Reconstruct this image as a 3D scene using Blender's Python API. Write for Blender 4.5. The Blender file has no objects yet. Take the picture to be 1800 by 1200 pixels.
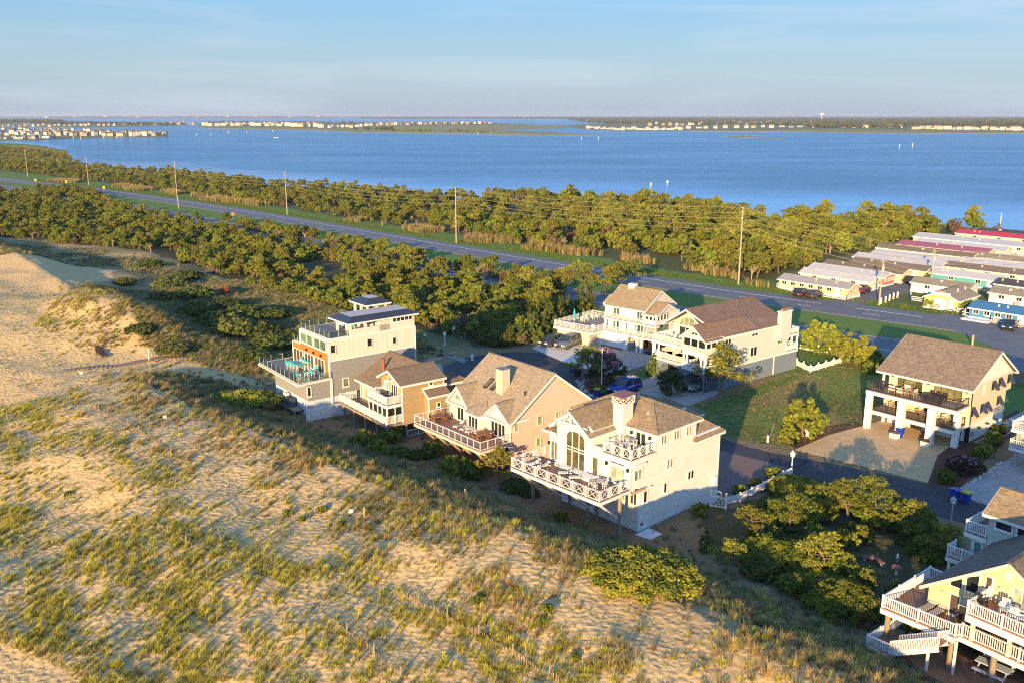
import bpy, math, random
import numpy as np
from mathutils import Vector, Matrix
random.seed(7)
S = bpy.context.scene
COL = S.collection
# ------------------------------------------------------------------ camera
CF, CX, CY, CH = 1600.0, 900.0, 600.0, 34.0          # focal length in pixels of the 1800 wide frame, camera height
PITCH = math.atan(397.0 / CF)
cam_d = bpy.data.cameras.new("camera"); cam = bpy.data.objects.new("camera", cam_d); COL.objects.link(cam)
cam.location = (0, 0, CH); cam.rotation_euler = (math.pi / 2 - PITCH, 0, 0)
cam_d.sensor_fit = 'HORIZONTAL'; cam_d.sensor_width = 36.0; cam_d.lens = 36.0 * CF / 1800.0
cam_d.clip_start = 0.5; cam_d.clip_end = 60000
S.camera = cam
# ------------------------------------------------------------------ sun and sky
SUN_EL, SUN_AZ = math.radians(11.0), math.radians(199.5)   # sun behind the camera, a little to the left
sd = bpy.data.lights.new("sun", 'SUN'); sd.energy = 3.7; sd.angle = math.radians(0.5); sd.color = (1.0, 0.68, 0.30)
so = bpy.data.objects.new("sun", sd); COL.objects.link(so)
to_sun = Vector((math.sin(SUN_AZ) * math.cos(SUN_EL), math.cos(SUN_AZ) * math.cos(SUN_EL), math.sin(SUN_EL)))
so.rotation_euler = to_sun.to_track_quat('Z', 'Y').to_euler(); so.location = to_sun * 200
W = bpy.data.worlds.new("World"); S.world = W; W.use_nodes = True
wn, wl = W.node_tree.nodes, W.node_tree.links
bg = wn["Background"]; bg.inputs["Strength"].default_value = 0.15
sky = wn.new("ShaderNodeTexSky"); sky.sky_type = 'NISHITA'; sky.sun_disc = False
sky.sun_elevation = SUN_EL; sky.sun_rotation = SUN_AZ; sky.altitude = 30
sky.air_density = 1.0; sky.dust_density = 0.3; sky.ozone_density = 5.0
# thin cirrus streaks, fixed in the sky by direction
tc = wn.new("ShaderNodeTexCoord"); mp = wn.new("ShaderNodeMapping")
mp.inputs["Rotation"].default_value = (0.0, 0.10, 0.0)
mp.inputs["Scale"].default_value = (1.3, 1.3, 15.0)
nz = wn.new("ShaderNodeTexNoise"); nz.inputs["Scale"].default_value = 2.2; nz.inputs["Detail"].default_value = 7; nz.inputs["Distortion"].default_value = 0.5
rp = wn.new("ShaderNodeValToRGB"); rp.color_ramp.elements[0].position = 0.47; rp.color_ramp.elements[1].position = 0.70
mx = wn.new("ShaderNodeMix"); mx.data_type = 'RGBA'
sc = wn.new("ShaderNodeMath"); sc.operation = 'MULTIPLY'; sc.inputs[1].default_value = 0.42
wl.new(tc.outputs["Generated"], mp.inputs["Vector"]); wl.new(mp.outputs[0], nz.inputs["Vector"]); wl.new(nz.outputs["Fac"], rp.inputs[0])
wl.new(rp.outputs[0], sc.inputs[0]); wl.new(sc.outputs[0], mx.inputs["Factor"]); 
mx.inputs["B"].default_value = (1.45, 1.68, 1.9, 1)
# the pale lilac haze low over the whole horizon, the same all round
sx = wn.new("ShaderNodeSeparateXYZ"); wl.new(tc.outputs["Generated"], sx.inputs[0])
hr = wn.new("ShaderNodeValToRGB"); hr.color_ramp.interpolation = 'B_SPLINE'
for i_, (p_, c_) in enumerate(((0.0, (0.40, 0.49, 0.66)), (0.02, (0.47, 0.55, 0.68)), (0.06, (0.46, 0.60, 0.69)), (0.115, (0.30, 0.575, 0.84)))):
    e_ = hr.color_ramp.elements[i_] if i_ < 2 else hr.color_ramp.elements.new(p_)
    e_.position = p_; e_.color = (*c_, 1)
wl.new(sx.outputs["Z"], hr.inputs[0])
hs_ = wn.new("ShaderNodeVectorMath"); hs_.operation = 'SCALE'; hs_.inputs["Scale"].default_value = 1.84; wl.new(hr.outputs[0], hs_.inputs[0])
hz = wn.new("ShaderNodeMapRange"); hz.interpolation_type = 'SMOOTHSTEP'; hz.inputs[1].default_value = 0.10; hz.inputs[2].default_value = 0.28; hz.inputs[3].default_value = 0.92; hz.inputs[4].default_value = 0.0
wl.new(sx.outputs["Z"], hz.inputs[0]); m2 = wn.new("ShaderNodeMix"); m2.data_type = 'RGBA'; wl.new(hs_.outputs[0], m2.inputs["B"])
wl.new(hz.outputs[0], m2.inputs["Factor"]); wl.new(sky.outputs[0], m2.inputs["A"]); wl.new(m2.outputs["Result"], mx.inputs["A"]); wl.new(mx.outputs["Result"], bg.inputs["Color"])
S.view_settings.view_transform = 'Standard'; S.view_settings.look = 'None'
S.view_settings.exposure = 1.66; S.view_settings.gamma = 1.0; S.view_settings.use_curve_mapping = False
S.cycles.max_bounces = 6; S.cycles.diffuse_bounces = 3; S.cycles.glossy_bounces = 3; S.cycles.transparent_max_bounces = 8
S.cycles.transmission_bounces = 4; S.cycles.volume_bounces = 0; S.cycles.use_denoising = False; S.cycles.pixel_filter_type = 'BLACKMAN_HARRIS'; S.cycles.filter_width = 1.15
S.cycles.sample_clamp_indirect = 6.0; S.cycles.caustics_reflective = False; S.cycles.caustics_refractive = False
# ------------------------------------------------------------------ surveying: a pixel of the photograph to a point on level z
_c, _s = math.cos(PITCH), math.sin(PITCH)
def at(px, py, z=0.0):
    a = (px - CX) / CF; b = (py - CY) / CF
    k = (z - CH) / (-_s - b * _c)
    return Vector((a * k, (_c - b * _s) * k, z))
def at_poly(pts, z=0.0): return [tuple(at(x, y, z)[:2]) for x, y in pts]
# ------------------------------------------------------------------ materials
def NT(m): return m.node_tree.nodes, m.node_tree.links
MATS = {}
def mat(name, col, rough=0.8, var=0.12, scale=2.0, bump=0.0, bscale=20.0, spec=0.3, metal=0.0, rnd=0.0, coord='Object', stretch=(1, 1, 1), wear=None):
    if name in MATS: return MATS[name]
    m = bpy.data.materials.new(name); m.use_nodes = True; n, l = NT(m); b = n["Principled BSDF"]
    b.inputs["Roughness"].default_value = rough; b.inputs["Specular IOR Level"].default_value = spec; b.inputs["Metallic"].default_value = metal
    tcn = n.new("ShaderNodeTexCoord"); mpn = n.new("ShaderNodeMapping"); mpn.inputs["Scale"].default_value = stretch
    l.new(tcn.outputs[coord], mpn.inputs[0])
    t = n.new("ShaderNodeTexNoise"); t.inputs["Scale"].default_value = scale; t.inputs["Detail"].default_value = 6; t.inputs["Roughness"].default_value = 0.65
    l.new(mpn.outputs[0], t.inputs["Vector"])
    mr = n.new("ShaderNodeMapRange"); mr.inputs[1].default_value = 0.25; mr.inputs[2].default_value = 0.75; mr.inputs[3].default_value = 1 - var; mr.inputs[4].default_value = 1 + var
    l.new(t.outputs["Fac"], mr.inputs[0])
    mm = n.new("ShaderNodeVectorMath"); mm.operation = 'SCALE'; mm.inputs[0].default_value = col[:3]
    last = mr.outputs[0]
    if rnd:
        oi = n.new("ShaderNodeObjectInfo"); r2 = n.new("ShaderNodeMapRange"); r2.inputs[3].default_value = 1 - rnd; r2.inputs[4].default_value = 1 + rnd
        l.new(oi.outputs["Random"], r2.inputs[0]); mu = n.new("ShaderNodeMath"); mu.operation = 'MULTIPLY'; l.new(last, mu.inputs[0]); l.new(r2.outputs[0], mu.inputs[1]); last = mu.outputs[0]
    l.new(last, mm.inputs["Scale"]); out = mm.outputs[0]
    if wear:
        wt = n.new("ShaderNodeTexNoise"); wt.inputs["Scale"].default_value = wear[1]; wt.inputs["Detail"].default_value = 8; l.new(mpn.outputs[0], wt.inputs["Vector"])
        wr = n.new("ShaderNodeMapRange"); wr.inputs[1].default_value = 0.55; wr.inputs[2].default_value = 0.75; wr.inputs[4].default_value = wear[2]; l.new(wt.outputs["Fac"], wr.inputs[0])
        wm = n.new("ShaderNodeMix"); wm.data_type = 'RGBA'; l.new(wr.outputs[0], wm.inputs["Factor"]); l.new(out, wm.inputs["A"]); wm.inputs["B"].default_value = (*wear[0], 1); out = wm.outputs["Result"]
    l.new(out, b.inputs["Base Color"])
    if bump:
        bt = n.new("ShaderNodeTexNoise"); bt.inputs["Scale"].default_value = bscale; bt.inputs["Detail"].default_value = 5; l.new(mpn.outputs[0], bt.inputs["Vector"])
        bn = n.new("ShaderNodeBump"); bn.inputs["Strength"].default_value = bump; bn.inputs["Distance"].default_value = 0.05
        l.new(bt.outputs["Fac"], bn.inputs["Height"]); l.new(bn.outputs[0], b.inputs["Normal"])
    MATS[name] = m; return m
def banded(name, col, axis='Z', pitch=0.16, var=0.10, board=0.06, rough=0.7, bump=0.5, wear=None):
    """boards or courses: bands along one object axis, every band its own shade, a bevelled joint between them"""
    if name in MATS: return MATS[name]
    m = mat(name, col, rough, var, 1.5, 0, wear=wear); n, l = NT(m); b = n["Principled BSDF"]
    tcn = n.new("ShaderNodeTexCoord"); sp = n.new("ShaderNodeSeparateXYZ"); l.new(tcn.outputs["Object"], sp.inputs[0])
    dv = n.new("ShaderNodeMath"); dv.operation = 'DIVIDE'; dv.inputs[1].default_value = pitch
    if axis == 'XY':
        ad = n.new("ShaderNodeMath"); l.new(sp.outputs["X"], ad.inputs[0]); l.new(sp.outputs["Y"], ad.inputs[1]); l.new(ad.outputs[0], dv.inputs[0])
    else: l.new(sp.outputs[axis], dv.inputs[0])
    fl = n.new("ShaderNodeMath"); fl.operation = 'FLOOR'; l.new(dv.outputs[0], fl.inputs[0])
    fr = n.new("ShaderNodeMath"); fr.operation = 'FRACT'; l.new(dv.outputs[0], fr.inputs[0])
    wn_ = n.new("ShaderNodeTexWhiteNoise"); wn_.noise_dimensions = '1D'; l.new(fl.outputs[0], wn_.inputs["W"])
    mr = n.new("ShaderNodeMapRange"); mr.inputs[3].default_value = 1 - board; mr.inputs[4].default_value = 1 + board; l.new(wn_.outputs["Value"], mr.inputs[0])
    src = b.inputs["Base Color"].links[0].from_socket
    sc_ = n.new("ShaderNodeVectorMath"); sc_.operation = 'SCALE'; l.new(src, sc_.inputs[0]); l.new(mr.outputs[0], sc_.inputs["Scale"]); l.new(sc_.outputs[0], b.inputs["Base Color"])
    bn = n.new("ShaderNodeBump"); bn.inputs["Strength"].default_value = bump; bn.inputs["Distance"].default_value = 0.03
    pw = n.new("ShaderNodeMapRange"); pw.inputs[1].default_value = 0.0; pw.inputs[2].default_value = 0.18; l.new(fr.outputs[0], pw.inputs[0]); l.new(pw.outputs[0], bn.inputs["Height"]); l.new(bn.outputs[0], b.inputs["Normal"])
    return m
def shingle(name, col, var=0.35, cell=(5.0, 5.0, 9.0), wear=None):
    if name in MATS: return MATS[name]
    m = mat(name, col, 0.9, 0.07, 0.4, 0, wear=wear); n, l = NT(m); b = n["Principled BSDF"]
    tcn = n.new("ShaderNodeTexCoord"); mpn = n.new("ShaderNodeMapping"); mpn.inputs["Scale"].default_value = cell; l.new(tcn.outputs["Object"], mpn.inputs[0])
    v = n.new("ShaderNodeTexVoronoi"); v.inputs["Scale"].default_value = 1.0; l.new(mpn.outputs[0], v.inputs["Vector"])
    sx = n.new("ShaderNodeSeparateColor"); l.new(v.outputs["Color"], sx.inputs[0])
    mr = n.new("ShaderNodeMapRange"); mr.inputs[3].default_value = 1 - var; mr.inputs[4].default_value = 1 + var; l.new(sx.outputs[0], mr.inputs[0])
    src = b.inputs["Base Color"].links[0].from_socket
    sc_ = n.new("ShaderNodeVectorMath"); sc_.operation = 'SCALE'; l.new(src, sc_.inputs[0]); l.new(mr.outputs[0], sc_.inputs["Scale"]); l.new(sc_.outputs[0], b.inputs["Base Color"])
    bn = n.new("ShaderNodeBump"); bn.inputs["Strength"].default_value = 0.5; bn.inputs["Distance"].default_value = 0.03; l.new(sx.outputs[1], bn.inputs["Height"]); l.new(bn.outputs[0], b.inputs["Normal"])
    return m
def glass_pane(name, col, rough=0.06, spec=0.6, rnd=0.0):
    if name in MATS: return MATS[name]
    m = bpy.data.materials.new(name); m.use_nodes = True; n, l = NT(m); b = n["Principled BSDF"]
    b.inputs["Roughness"].default_value = rough; b.inputs["Specular IOR Level"].default_value = spec
    oi = n.new("ShaderNodeObjectInfo"); r2 = n.new("ShaderNodeMapRange"); r2.inputs[3].default_value = 0.6; r2.inputs[4].default_value = 1.6; l.new(oi.outputs["Random"], r2.inputs[0])
    tcn = n.new("ShaderNodeTexCoord"); t = n.new("ShaderNodeTexNoise"); t.inputs["Scale"].default_value = 1.7; l.new(tcn.outputs["Object"], t.inputs["Vector"])
    mu = n.new("ShaderNodeMath"); mu.operation = 'MULTIPLY'; l.new(t.outputs["Fac"], mu.inputs[0]); l.new(r2.outputs[0], mu.inputs[1])
    sc_ = n.new("ShaderNodeVectorMath"); sc_.operation = 'SCALE'; sc_.inputs[0].default_value = [c * 2 for c in col]; l.new(mu.outputs[0], sc_.inputs["Scale"]); l.new(sc_.outputs[0], b.inputs["Base Color"])
    bn = n.new("ShaderNodeBump"); bn.inputs["Strength"].default_value = 0.06; l.new(t.outputs["Fac"], bn.inputs["Height"]); l.new(bn.outputs[0], b.inputs["Normal"])
    MATS[name] = m; return m
def leafmat(name, col, tip, trans=0.15, hue=0.25):
    """foliage: each leaf's own tint comes from the mesh, each plant's own tint from the object"""
    if name in MATS: return MATS[name]
    m = bpy.data.materials.new(name); m.use_nodes = True; n, l = NT(m); b = n["Principled BSDF"]
    b.inputs["Roughness"].default_value = 0.65; b.inputs["Specular IOR Level"].default_value = 0.25
    a = n.new("ShaderNodeAttribute"); a.attribute_name = "tint"
    mxn = n.new("ShaderNodeMix"); mxn.data_type = 'RGBA'; mxn.inputs["A"].default_value = (*col, 1); mxn.inputs["B"].default_value = (*tip, 1); l.new(a.outputs["Fac"], mxn.inputs["Factor"])
    oi = n.new("ShaderNodeObjectInfo"); hs = n.new("ShaderNodeHueSaturation")
    r1 = n.new("ShaderNodeMapRange"); r1.inputs[3].default_value = 0.5 - hue * 0.09; r1.inputs[4].default_value = 0.5 + hue * 0.09; l.new(oi.outputs["Random"], r1.inputs[0]); l.new(r1.outputs[0], hs.inputs["Hue"])
    wn_ = n.new("ShaderNodeTexWhiteNoise"); wn_.noise_dimensions = '1D'; l.new(oi.outputs["Random"], wn_.inputs["W"])
    r3 = n.new("ShaderNodeMapRange"); r3.inputs[3].default_value = 0.7; r3.inputs[4].default_value = 1.3; l.new(wn_.outputs["Value"], r3.inputs[0]); l.new(r3.outputs[0], hs.inputs["Value"])
    l.new(mxn.outputs["Result"], hs.inputs["Color"]); l.new(hs.outputs[0], b.inputs["Base Color"])
    tr = n.new("ShaderNodeBsdfTranslucent"); l.new(hs.outputs[0], tr.inputs["Color"]); ms = n.new("ShaderNodeMixShader"); ms.inputs[0].default_value = trans
    l.new(b.outputs[0], ms.inputs[1]); l.new(tr.outputs[0], ms.inputs[2]); l.new(ms.outputs[0], n["Material Output"].inputs["Surface"])
    MATS[name] = m; return m
# ------------------------------------------------------------------ object helpers
def tag(o, label=None, cat=None, group=None, kind=None):
    if label: o["label"] = label
    if cat: o["category"] = cat
    if group: o["group"] = group
    if kind: o["kind"] = kind
    return o
def thing(name, label, cat, loc=(0, 0, 0), rz=0.0, group=None):
    o = bpy.data.objects.new(name, None); COL.objects.link(o); o.location = loc; o.rotation_euler = (0, 0, rz); o.empty_display_size = 0.2
    return tag(o, label, cat, group)
def dup(root, loc, rz, label=None, group=None, scale=None):
    r = root.copy(); COL.objects.link(r); r.location = loc; r.rotation_euler = (0, 0, rz)
    if scale: r.scale = scale if hasattr(scale, '__len__') else (scale,) * 3
    if label: r["label"] = label
    if group: r["group"] = group
    for ch in list(root.children):
        c = ch.copy(); COL.objects.link(c); c.parent = r
        for g in ch.children:
            d = g.copy(); COL.objects.link(d); d.parent = c
    return r
def meshobj(name, verts, faces, mats, parent=None, mi=None, smooth=False):
    me = bpy.data.meshes.new(name); me.from_pydata([tuple(v) for v in verts], [], [tuple(f) for f in faces]); 
    for m in (mats if isinstance(mats, (list, tuple)) else [mats]): me.materials.append(m)
    if mi is not None: me.polygons.foreach_set("material_index", mi)
    if smooth: me.polygons.foreach_set("use_smooth", [True] * len(me.polygons))
    me.update(); o = bpy.data.objects.new(name, me); COL.objects.link(o)
    if parent: o.parent = parent
    return o
class MB:
    """collects faces of ONE part"""
    def __init__(s): s.v = []; s.f = []; s.mi = []
    def add(s, vs, fs, m=0):
        k = len(s.v); s.v += [tuple(v) for v in vs]; s.f += [tuple(i + k for i in f) for f in fs]; s.mi += [m] * len(fs); return s
    def box(s, x0, x1, y0, y1, z0, z1, m=0):
        return s.add([(x0, y0, z0), (x1, y0, z0), (x1, y1, z0), (x0, y1, z0), (x0, y0, z1), (x1, y0, z1), (x1, y1, z1), (x0, y1, z1)],
                     [(0, 3, 2, 1), (4, 5, 6, 7), (0, 1, 5, 4), (1, 2, 6, 5), (2, 3, 7, 6), (3, 0, 4, 7)], m)
    def prism(s, pts, vec, m=0):
        """planar loop of 3D points pushed along vec"""
        n = len(pts); p = [Vector(q) for q in pts]; q = [a + Vector(vec) for a in p]
        return s.add(p + q, [tuple(range(n - 1, -1, -1)), tuple(range(n, 2 * n))] + [(i, (i + 1) % n, n + (i + 1) % n, n + i) for i in range(n)], m)
    def beam(s, a, b, w=0.1, h=0.1, m=0, up=(0, 0, 1)):
        a, b = Vector(a), Vector(b); d = (b - a)
        if d.length < 1e-6: return s
        d.normalize(); u = Vector(up)
        if abs(d.dot(u)) > 0.98: u = Vector((1, 0, 0))
        x = d.cross(u).normalized() * (w / 2); y = x.cross(d).normalized() * (h / 2)
        return s.prism([a - x - y, a + x - y, a + x + y, a - x + y], b - a, m)
    def tube(s, a, b, r0, r1=None, n=8, m=0, caps=True):
        a, b = Vector(a), Vector(b); d = (b - a).normalized(); u = Vector((0, 0, 1)) if abs(d.z) < 0.95 else Vector((1, 0, 0))
        x = d.cross(u).normalized(); y = d.cross(x); r1 = r0 if r1 is None else r1; vs = []
        for p, r in ((a, r0), (b, r1)):
            for i in range(n): t = 2 * math.pi * i / n; vs.append(p + x * (r * math.cos(t)) + y * (r * math.sin(t)))
        fs = [(i, (i + 1) % n, n + (i + 1) % n, n + i) for i in range(n)]
        if caps: fs += [tuple(range(n - 1, -1, -1)), tuple(range(n, 2 * n))]
        return s.add(vs, fs, m)
    def lathe(s, prof, c=(0, 0, 0), n=12, m=0):
        vs = []; c = Vector(c)
        for r, z in prof:
            for i in range(n): t = 2 * math.pi * i / n; vs.append(c + Vector((r * math.cos(t), r * math.sin(t), z)))
        fs = [(k * n + i, k * n + (i + 1) % n, (k + 1) * n + (i + 1) % n, (k + 1) * n + i) for k in range(len(prof) - 1) for i in range(n)]
        fs += [tuple(range(n - 1, -1, -1)), tuple(range((len(prof) - 1) * n, len(prof) * n))]
        return s.add(vs, fs, m)
    def build(s, name, mats, parent=None, smooth=False):
        return meshobj(name, s.v, s.f, mats, parent, s.mi, smooth)
# value noise for the terrain
def _h(ix, iy, seed):
    a = (ix.astype(np.int64) * 374761393 + iy.astype(np.int64) * 668265263 + seed * 1442695041) & 0x7fffffff
    a = ((a ^ (a >> 13)) * 1274126177) & 0x7fffffff
    return ((a ^ (a >> 16)) & 0xffff) / 65535.0
def vnoise(x, y, seed=0):
    x = np.asarray(x, float); y = np.asarray(y, float); ix, iy = np.floor(x), np.floor(y); fx, fy = x - ix, y - iy
    fx = fx * fx * (3 - 2 * fx); fy = fy * fy * (3 - 2 * fy)
    a, b, c, d = _h(ix, iy, seed), _h(ix + 1, iy, seed), _h(ix, iy + 1, seed), _h(ix + 1, iy + 1, seed)
    return (a * (1 - fx) + b * fx) * (1 - fy) + (c * (1 - fx) + d * fx) * fy
def fbm(x, y, seed=0, o=4):
    t, a, k = 0, 0.5, 1.0
    for i in range(o): t = t + a * vnoise(np.asarray(x) * k, np.asarray(y) * k, seed + i); a *= 0.5; k *= 2.03
    return t / (1 - 0.5 ** o)
def sstep(a, b, x): t = np.clip((np.asarray(x, float) - a) / (b - a), 0, 1); return t * t * (3 - 2 * t)
def inpoly(x, y, poly):
    x = np.asarray(x, float); y = np.asarray(y, float); r = np.zeros(np.broadcast(x, y).shape, bool); n = len(poly)
    for i in range(n):
        x0, y0 = poly[i]; x1, y1 = poly[(i + 1) % n]
        if y0 == y1: continue
        c = ((y0 > y) != (y1 > y)) & (x < (x1 - x0) * (y - y0) / (y1 - y0) + x0); r ^= c
    return r
def dpoly(x, y, pts):
    d = np.full(np.shape(x), 1e9)
    for (x0, y0), (x1, y1) in zip(pts[:-1], pts[1:]):
        dx, dy = x1 - x0, y1 - y0; t = np.clip(((x - x0) * dx + (y - y0) * dy) / (dx * dx + dy * dy), 0, 1)
        d = np.minimum(d, np.hypot(x - x0 - t * dx, y - y0 - t * dy))
    return d
def setcol(me, name, cols):
    a = me.color_attributes.new(name, 'FLOAT_COLOR', 'POINT'); c = np.ones((len(me.vertices), 4), np.float32); c[:, :cols.shape[1]] = cols; a.data.foreach_set("color", c.ravel())
# ================================================================== the ground
S5, C5 = math.sin(math.radians(50)), math.cos(math.radians(50))
CREST_S = [0, 15.7, 21.4, 26.1, 32.3, 36.2, 41.7, 46.4, 51.6, 56.8, 66.7, 79.3, 90.9, 99.4, 112, 140, 400]
CREST_T = [39.0, 39.2, 39.6, 39.8, 40.0, 39.6, 38.8, 37.6, 36.8, 36.2, 34.8, 33.4, 31.8, 31.4, 36, 42, 40]
CREST_H = [4.9, 5.0, 5.2, 5.3, 5.4, 5.5, 5.5, 5.4, 5.3, 5.3, 5.2, 5.0, 4.7, 4.3, 2.9, 5.6, 4.5]
HWY_E = [tuple(at(*p)[:2]) for p in [(-260, 287), (-120, 300), (0, 313), (100, 322), (200, 335), (312, 350), (420, 366), (503, 380), (640, 402), (800, 430), (1000, 462), (1130, 483), (1300, 510), (1468, 531), (1640, 553), (1800, 575), (2050, 607), (2500, 663)]]   # far edge of the far carriageway
def offset(poly, d):
    r = []
    for i, (x, y) in enumerate(poly):
        a = poly[max(i - 1, 0)]; b = poly[min(i + 1, len(poly) - 1)]; dx, dy = b[0] - a[0], b[1] - a[1]; L = math.hypot(dx, dy); r.append((x - dy / L * -d * -1 if False else x + dy / L * d * 1.0, y - dx / L * d))
    return r
def dens(poly, step=6.0):
    r = [poly[0]]
    P = [Vector((*p, 0)) for p in poly]
    for i in range(len(P) - 1):
        p0, p1, p2, p3 = P[max(i - 1, 0)], P[i], P[i + 1], P[min(i + 2, len(P) - 1)]; n = max(1, int((p2 - p1).length / step))
        for k in range(1, n + 1):
            t = k / n; q = 0.5 * ((2 * p1) + (p2 - p0) * t + (2 * p0 - 5 * p1 + 4 * p2 - p3) * t * t + (3 * p1 - p0 - 3 * p2 + p3) * t ** 3); r.append((q.x, q.y))
    return r
# smooth the surveyed edge
_e = np.array(HWY_E); _e[1:-1] = 0.25 * _e[:-2] + 0.5 * _e[1:-1] + 0.25 * _e[2:]; HWY = dens([tuple(p) for p in _e], 8.0)
SHORE = [at(x, y, -1) for x, y in [(-700, 246), (-60, 250), (60, 256), (118, 266), (124, 283), (128, 292), (180, 300), (300, 306), (400, 318), (500, 330), (600, 338), (690, 342), (760, 350), (850, 352), (1000, 355), (1200, 368), (1330, 385), (1430, 386), (1600, 395), (1700, 404), (1780, 415), (2000, 436), (2600, 470)]]
SHORE_A = [math.atan2(p.x, p.y) for p in SHORE]; SHORE_D = [p.length if False else math.hypot(p.x, p.y) for p in SHORE]
def st(x, y): return -x * C5 + y * S5, x * S5 + y * C5
MOUNDS = [(at(285, 585, 4), 9, 4, 2.3), (at(180, 560, 4), 9, 5, 1.6), (at(400, 610, 3), 9, 4, 1.2), (at(60, 462, 4), 18, 8, 1.3), (at(200, 470, 4), 10, 6, 1.2), (at(330, 520, 3), 10, 7, 1.0), (at(90, 520, 4), 9, 7, -1.0), (at(130, 640, 4), 6, 4, -0.6), (at(420, 560, 2), 12, 8, 0.8)]
def ground_z(x, y):
    x = np.asarray(x, float); y = np.asarray(y, float); s, t = st(x, y)
    tcr = np.interp(s, CREST_S, CREST_T); hc = np.interp(s, CREST_S, CREST_H); d = t - tcr
    wild = sstep(104, 125, s)
    hz = dpoly(x, y, HWY[::3]); off = sstep(42, 75, hz)
    zb = (1.1 * (1 - sstep(57, 67, t))) * (1 - wild) + wild * (1.6 * (1 - sstep(70, 110, t)) + 0.0)
    back = sstep(-2, 14, d); front = hc - np.clip(-d, 0, 60) * 0.055
    z = np.where(d > 0, hc * (1 - back) + zb * back, front)
    und = (fbm(x / 13, y / 13, 3, 3) - 0.5) * 2.2 + (fbm(x / 3.2, y / 3.2, 9, 3) - 0.5) * 0.42
    amp = np.where(d < 3, 1.0, np.clip(1 - (d - 3) / 8, 0, 1)); amp = np.maximum(amp, wild * off * 0.8)
    z = z + und * amp * np.where(d < 0, 1.0, 0.6)
    for p, a, b, h in MOUNDS:
        sp, tp = st(p.x, p.y); z = z + h * np.exp(-(((s - sp) / a) ** 2 + ((t - tp) / b) ** 2))
    z = z * np.where(t > 60, np.maximum(off, 0) * np.where(wild > 0, 1, 0) + (1 - np.where(wild > 0, 1, 0)) , 1.0)
    # the bay shore
    ang = np.arctan2(x, y); D = np.hypot(x, y); sh = np.interp(ang, SHORE_A, SHORE_D) + (fbm(x / 22, y / 22, 31, 3) - 0.5) * 16
    k = sstep(-8, 10, D - sh); z = z * (1 - k) - 2.6 * k
    return z
def gz(x, y): return float(ground_z(np.array([x]), np.array([y]))[0])
# zones of bare ground colour
Z = lambda pts, z=0.0: at_poly(pts, z)
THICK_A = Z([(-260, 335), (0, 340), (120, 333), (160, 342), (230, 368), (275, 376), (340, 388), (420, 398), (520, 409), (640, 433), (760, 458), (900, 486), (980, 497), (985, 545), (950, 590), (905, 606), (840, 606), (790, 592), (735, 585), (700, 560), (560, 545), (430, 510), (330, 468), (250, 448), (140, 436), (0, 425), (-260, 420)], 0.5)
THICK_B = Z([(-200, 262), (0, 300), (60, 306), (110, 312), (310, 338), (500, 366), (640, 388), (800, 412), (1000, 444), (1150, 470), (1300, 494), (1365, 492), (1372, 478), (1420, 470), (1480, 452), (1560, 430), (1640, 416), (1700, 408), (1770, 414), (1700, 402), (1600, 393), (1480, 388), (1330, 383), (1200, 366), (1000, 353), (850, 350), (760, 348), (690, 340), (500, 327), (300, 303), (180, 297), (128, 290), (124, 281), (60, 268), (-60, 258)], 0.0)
SWALE = Z([(250, 520), (300, 490), (330, 470), (430, 512), (560, 547), (700, 563), (745, 590), (760, 640), (560, 650), (430, 640), (330, 625), (270, 560)], 1.2)
LOT = Z([(1180, 720), (1240, 705), (1390, 655), (1470, 642), (1545, 615), (1560, 650), (1540, 742), (1400, 782), (1300, 775), (1200, 740)])
LAWN1 = Z([(1040, 650), (1080, 672), (1150, 640), (1160, 648), (1150, 662), (1068, 692), (1040, 690)])
LAWN2 = Z([(1196, 722), (1290, 692), (1400, 655), (1405, 662), (1300, 712), (1210, 742)])
YARD = Z([(1395, 640), (1480, 622), (1490, 632), (1420, 655)])
TRAILER = Z([(1350, 505), (1372, 478), (1420, 470), (1480, 452), (1560, 430), (1640, 416), (1700, 408), (1790, 418), (2300, 470), (2300, 640), (1800, 582), (1620, 548), (1470, 528)])
SANDBLOW = Z([(-300, 470), (0, 480), (110, 455), (180, 455), (210, 470), (160, 500), (110, 545), (60, 590), (150, 620), (230, 615), (300, 620), (470, 640), (420, 645), (300, 650), (210, 640), (150, 660), (100, 690), (0, 700), (-300, 760)], 3.5)
GARDEN = Z([(1225, 900), (1300, 870), (1400, 840), (1520, 870), (1640, 900), (1680, 930), (1640, 1010), (1560, 1090), (1440, 1075), (1300, 1030), (1250, 980)], 1.0)
MARSH = Z([(-300, 256), (60, 258), (118, 268), (122, 285), (60, 297), (-300, 300)])
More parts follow.
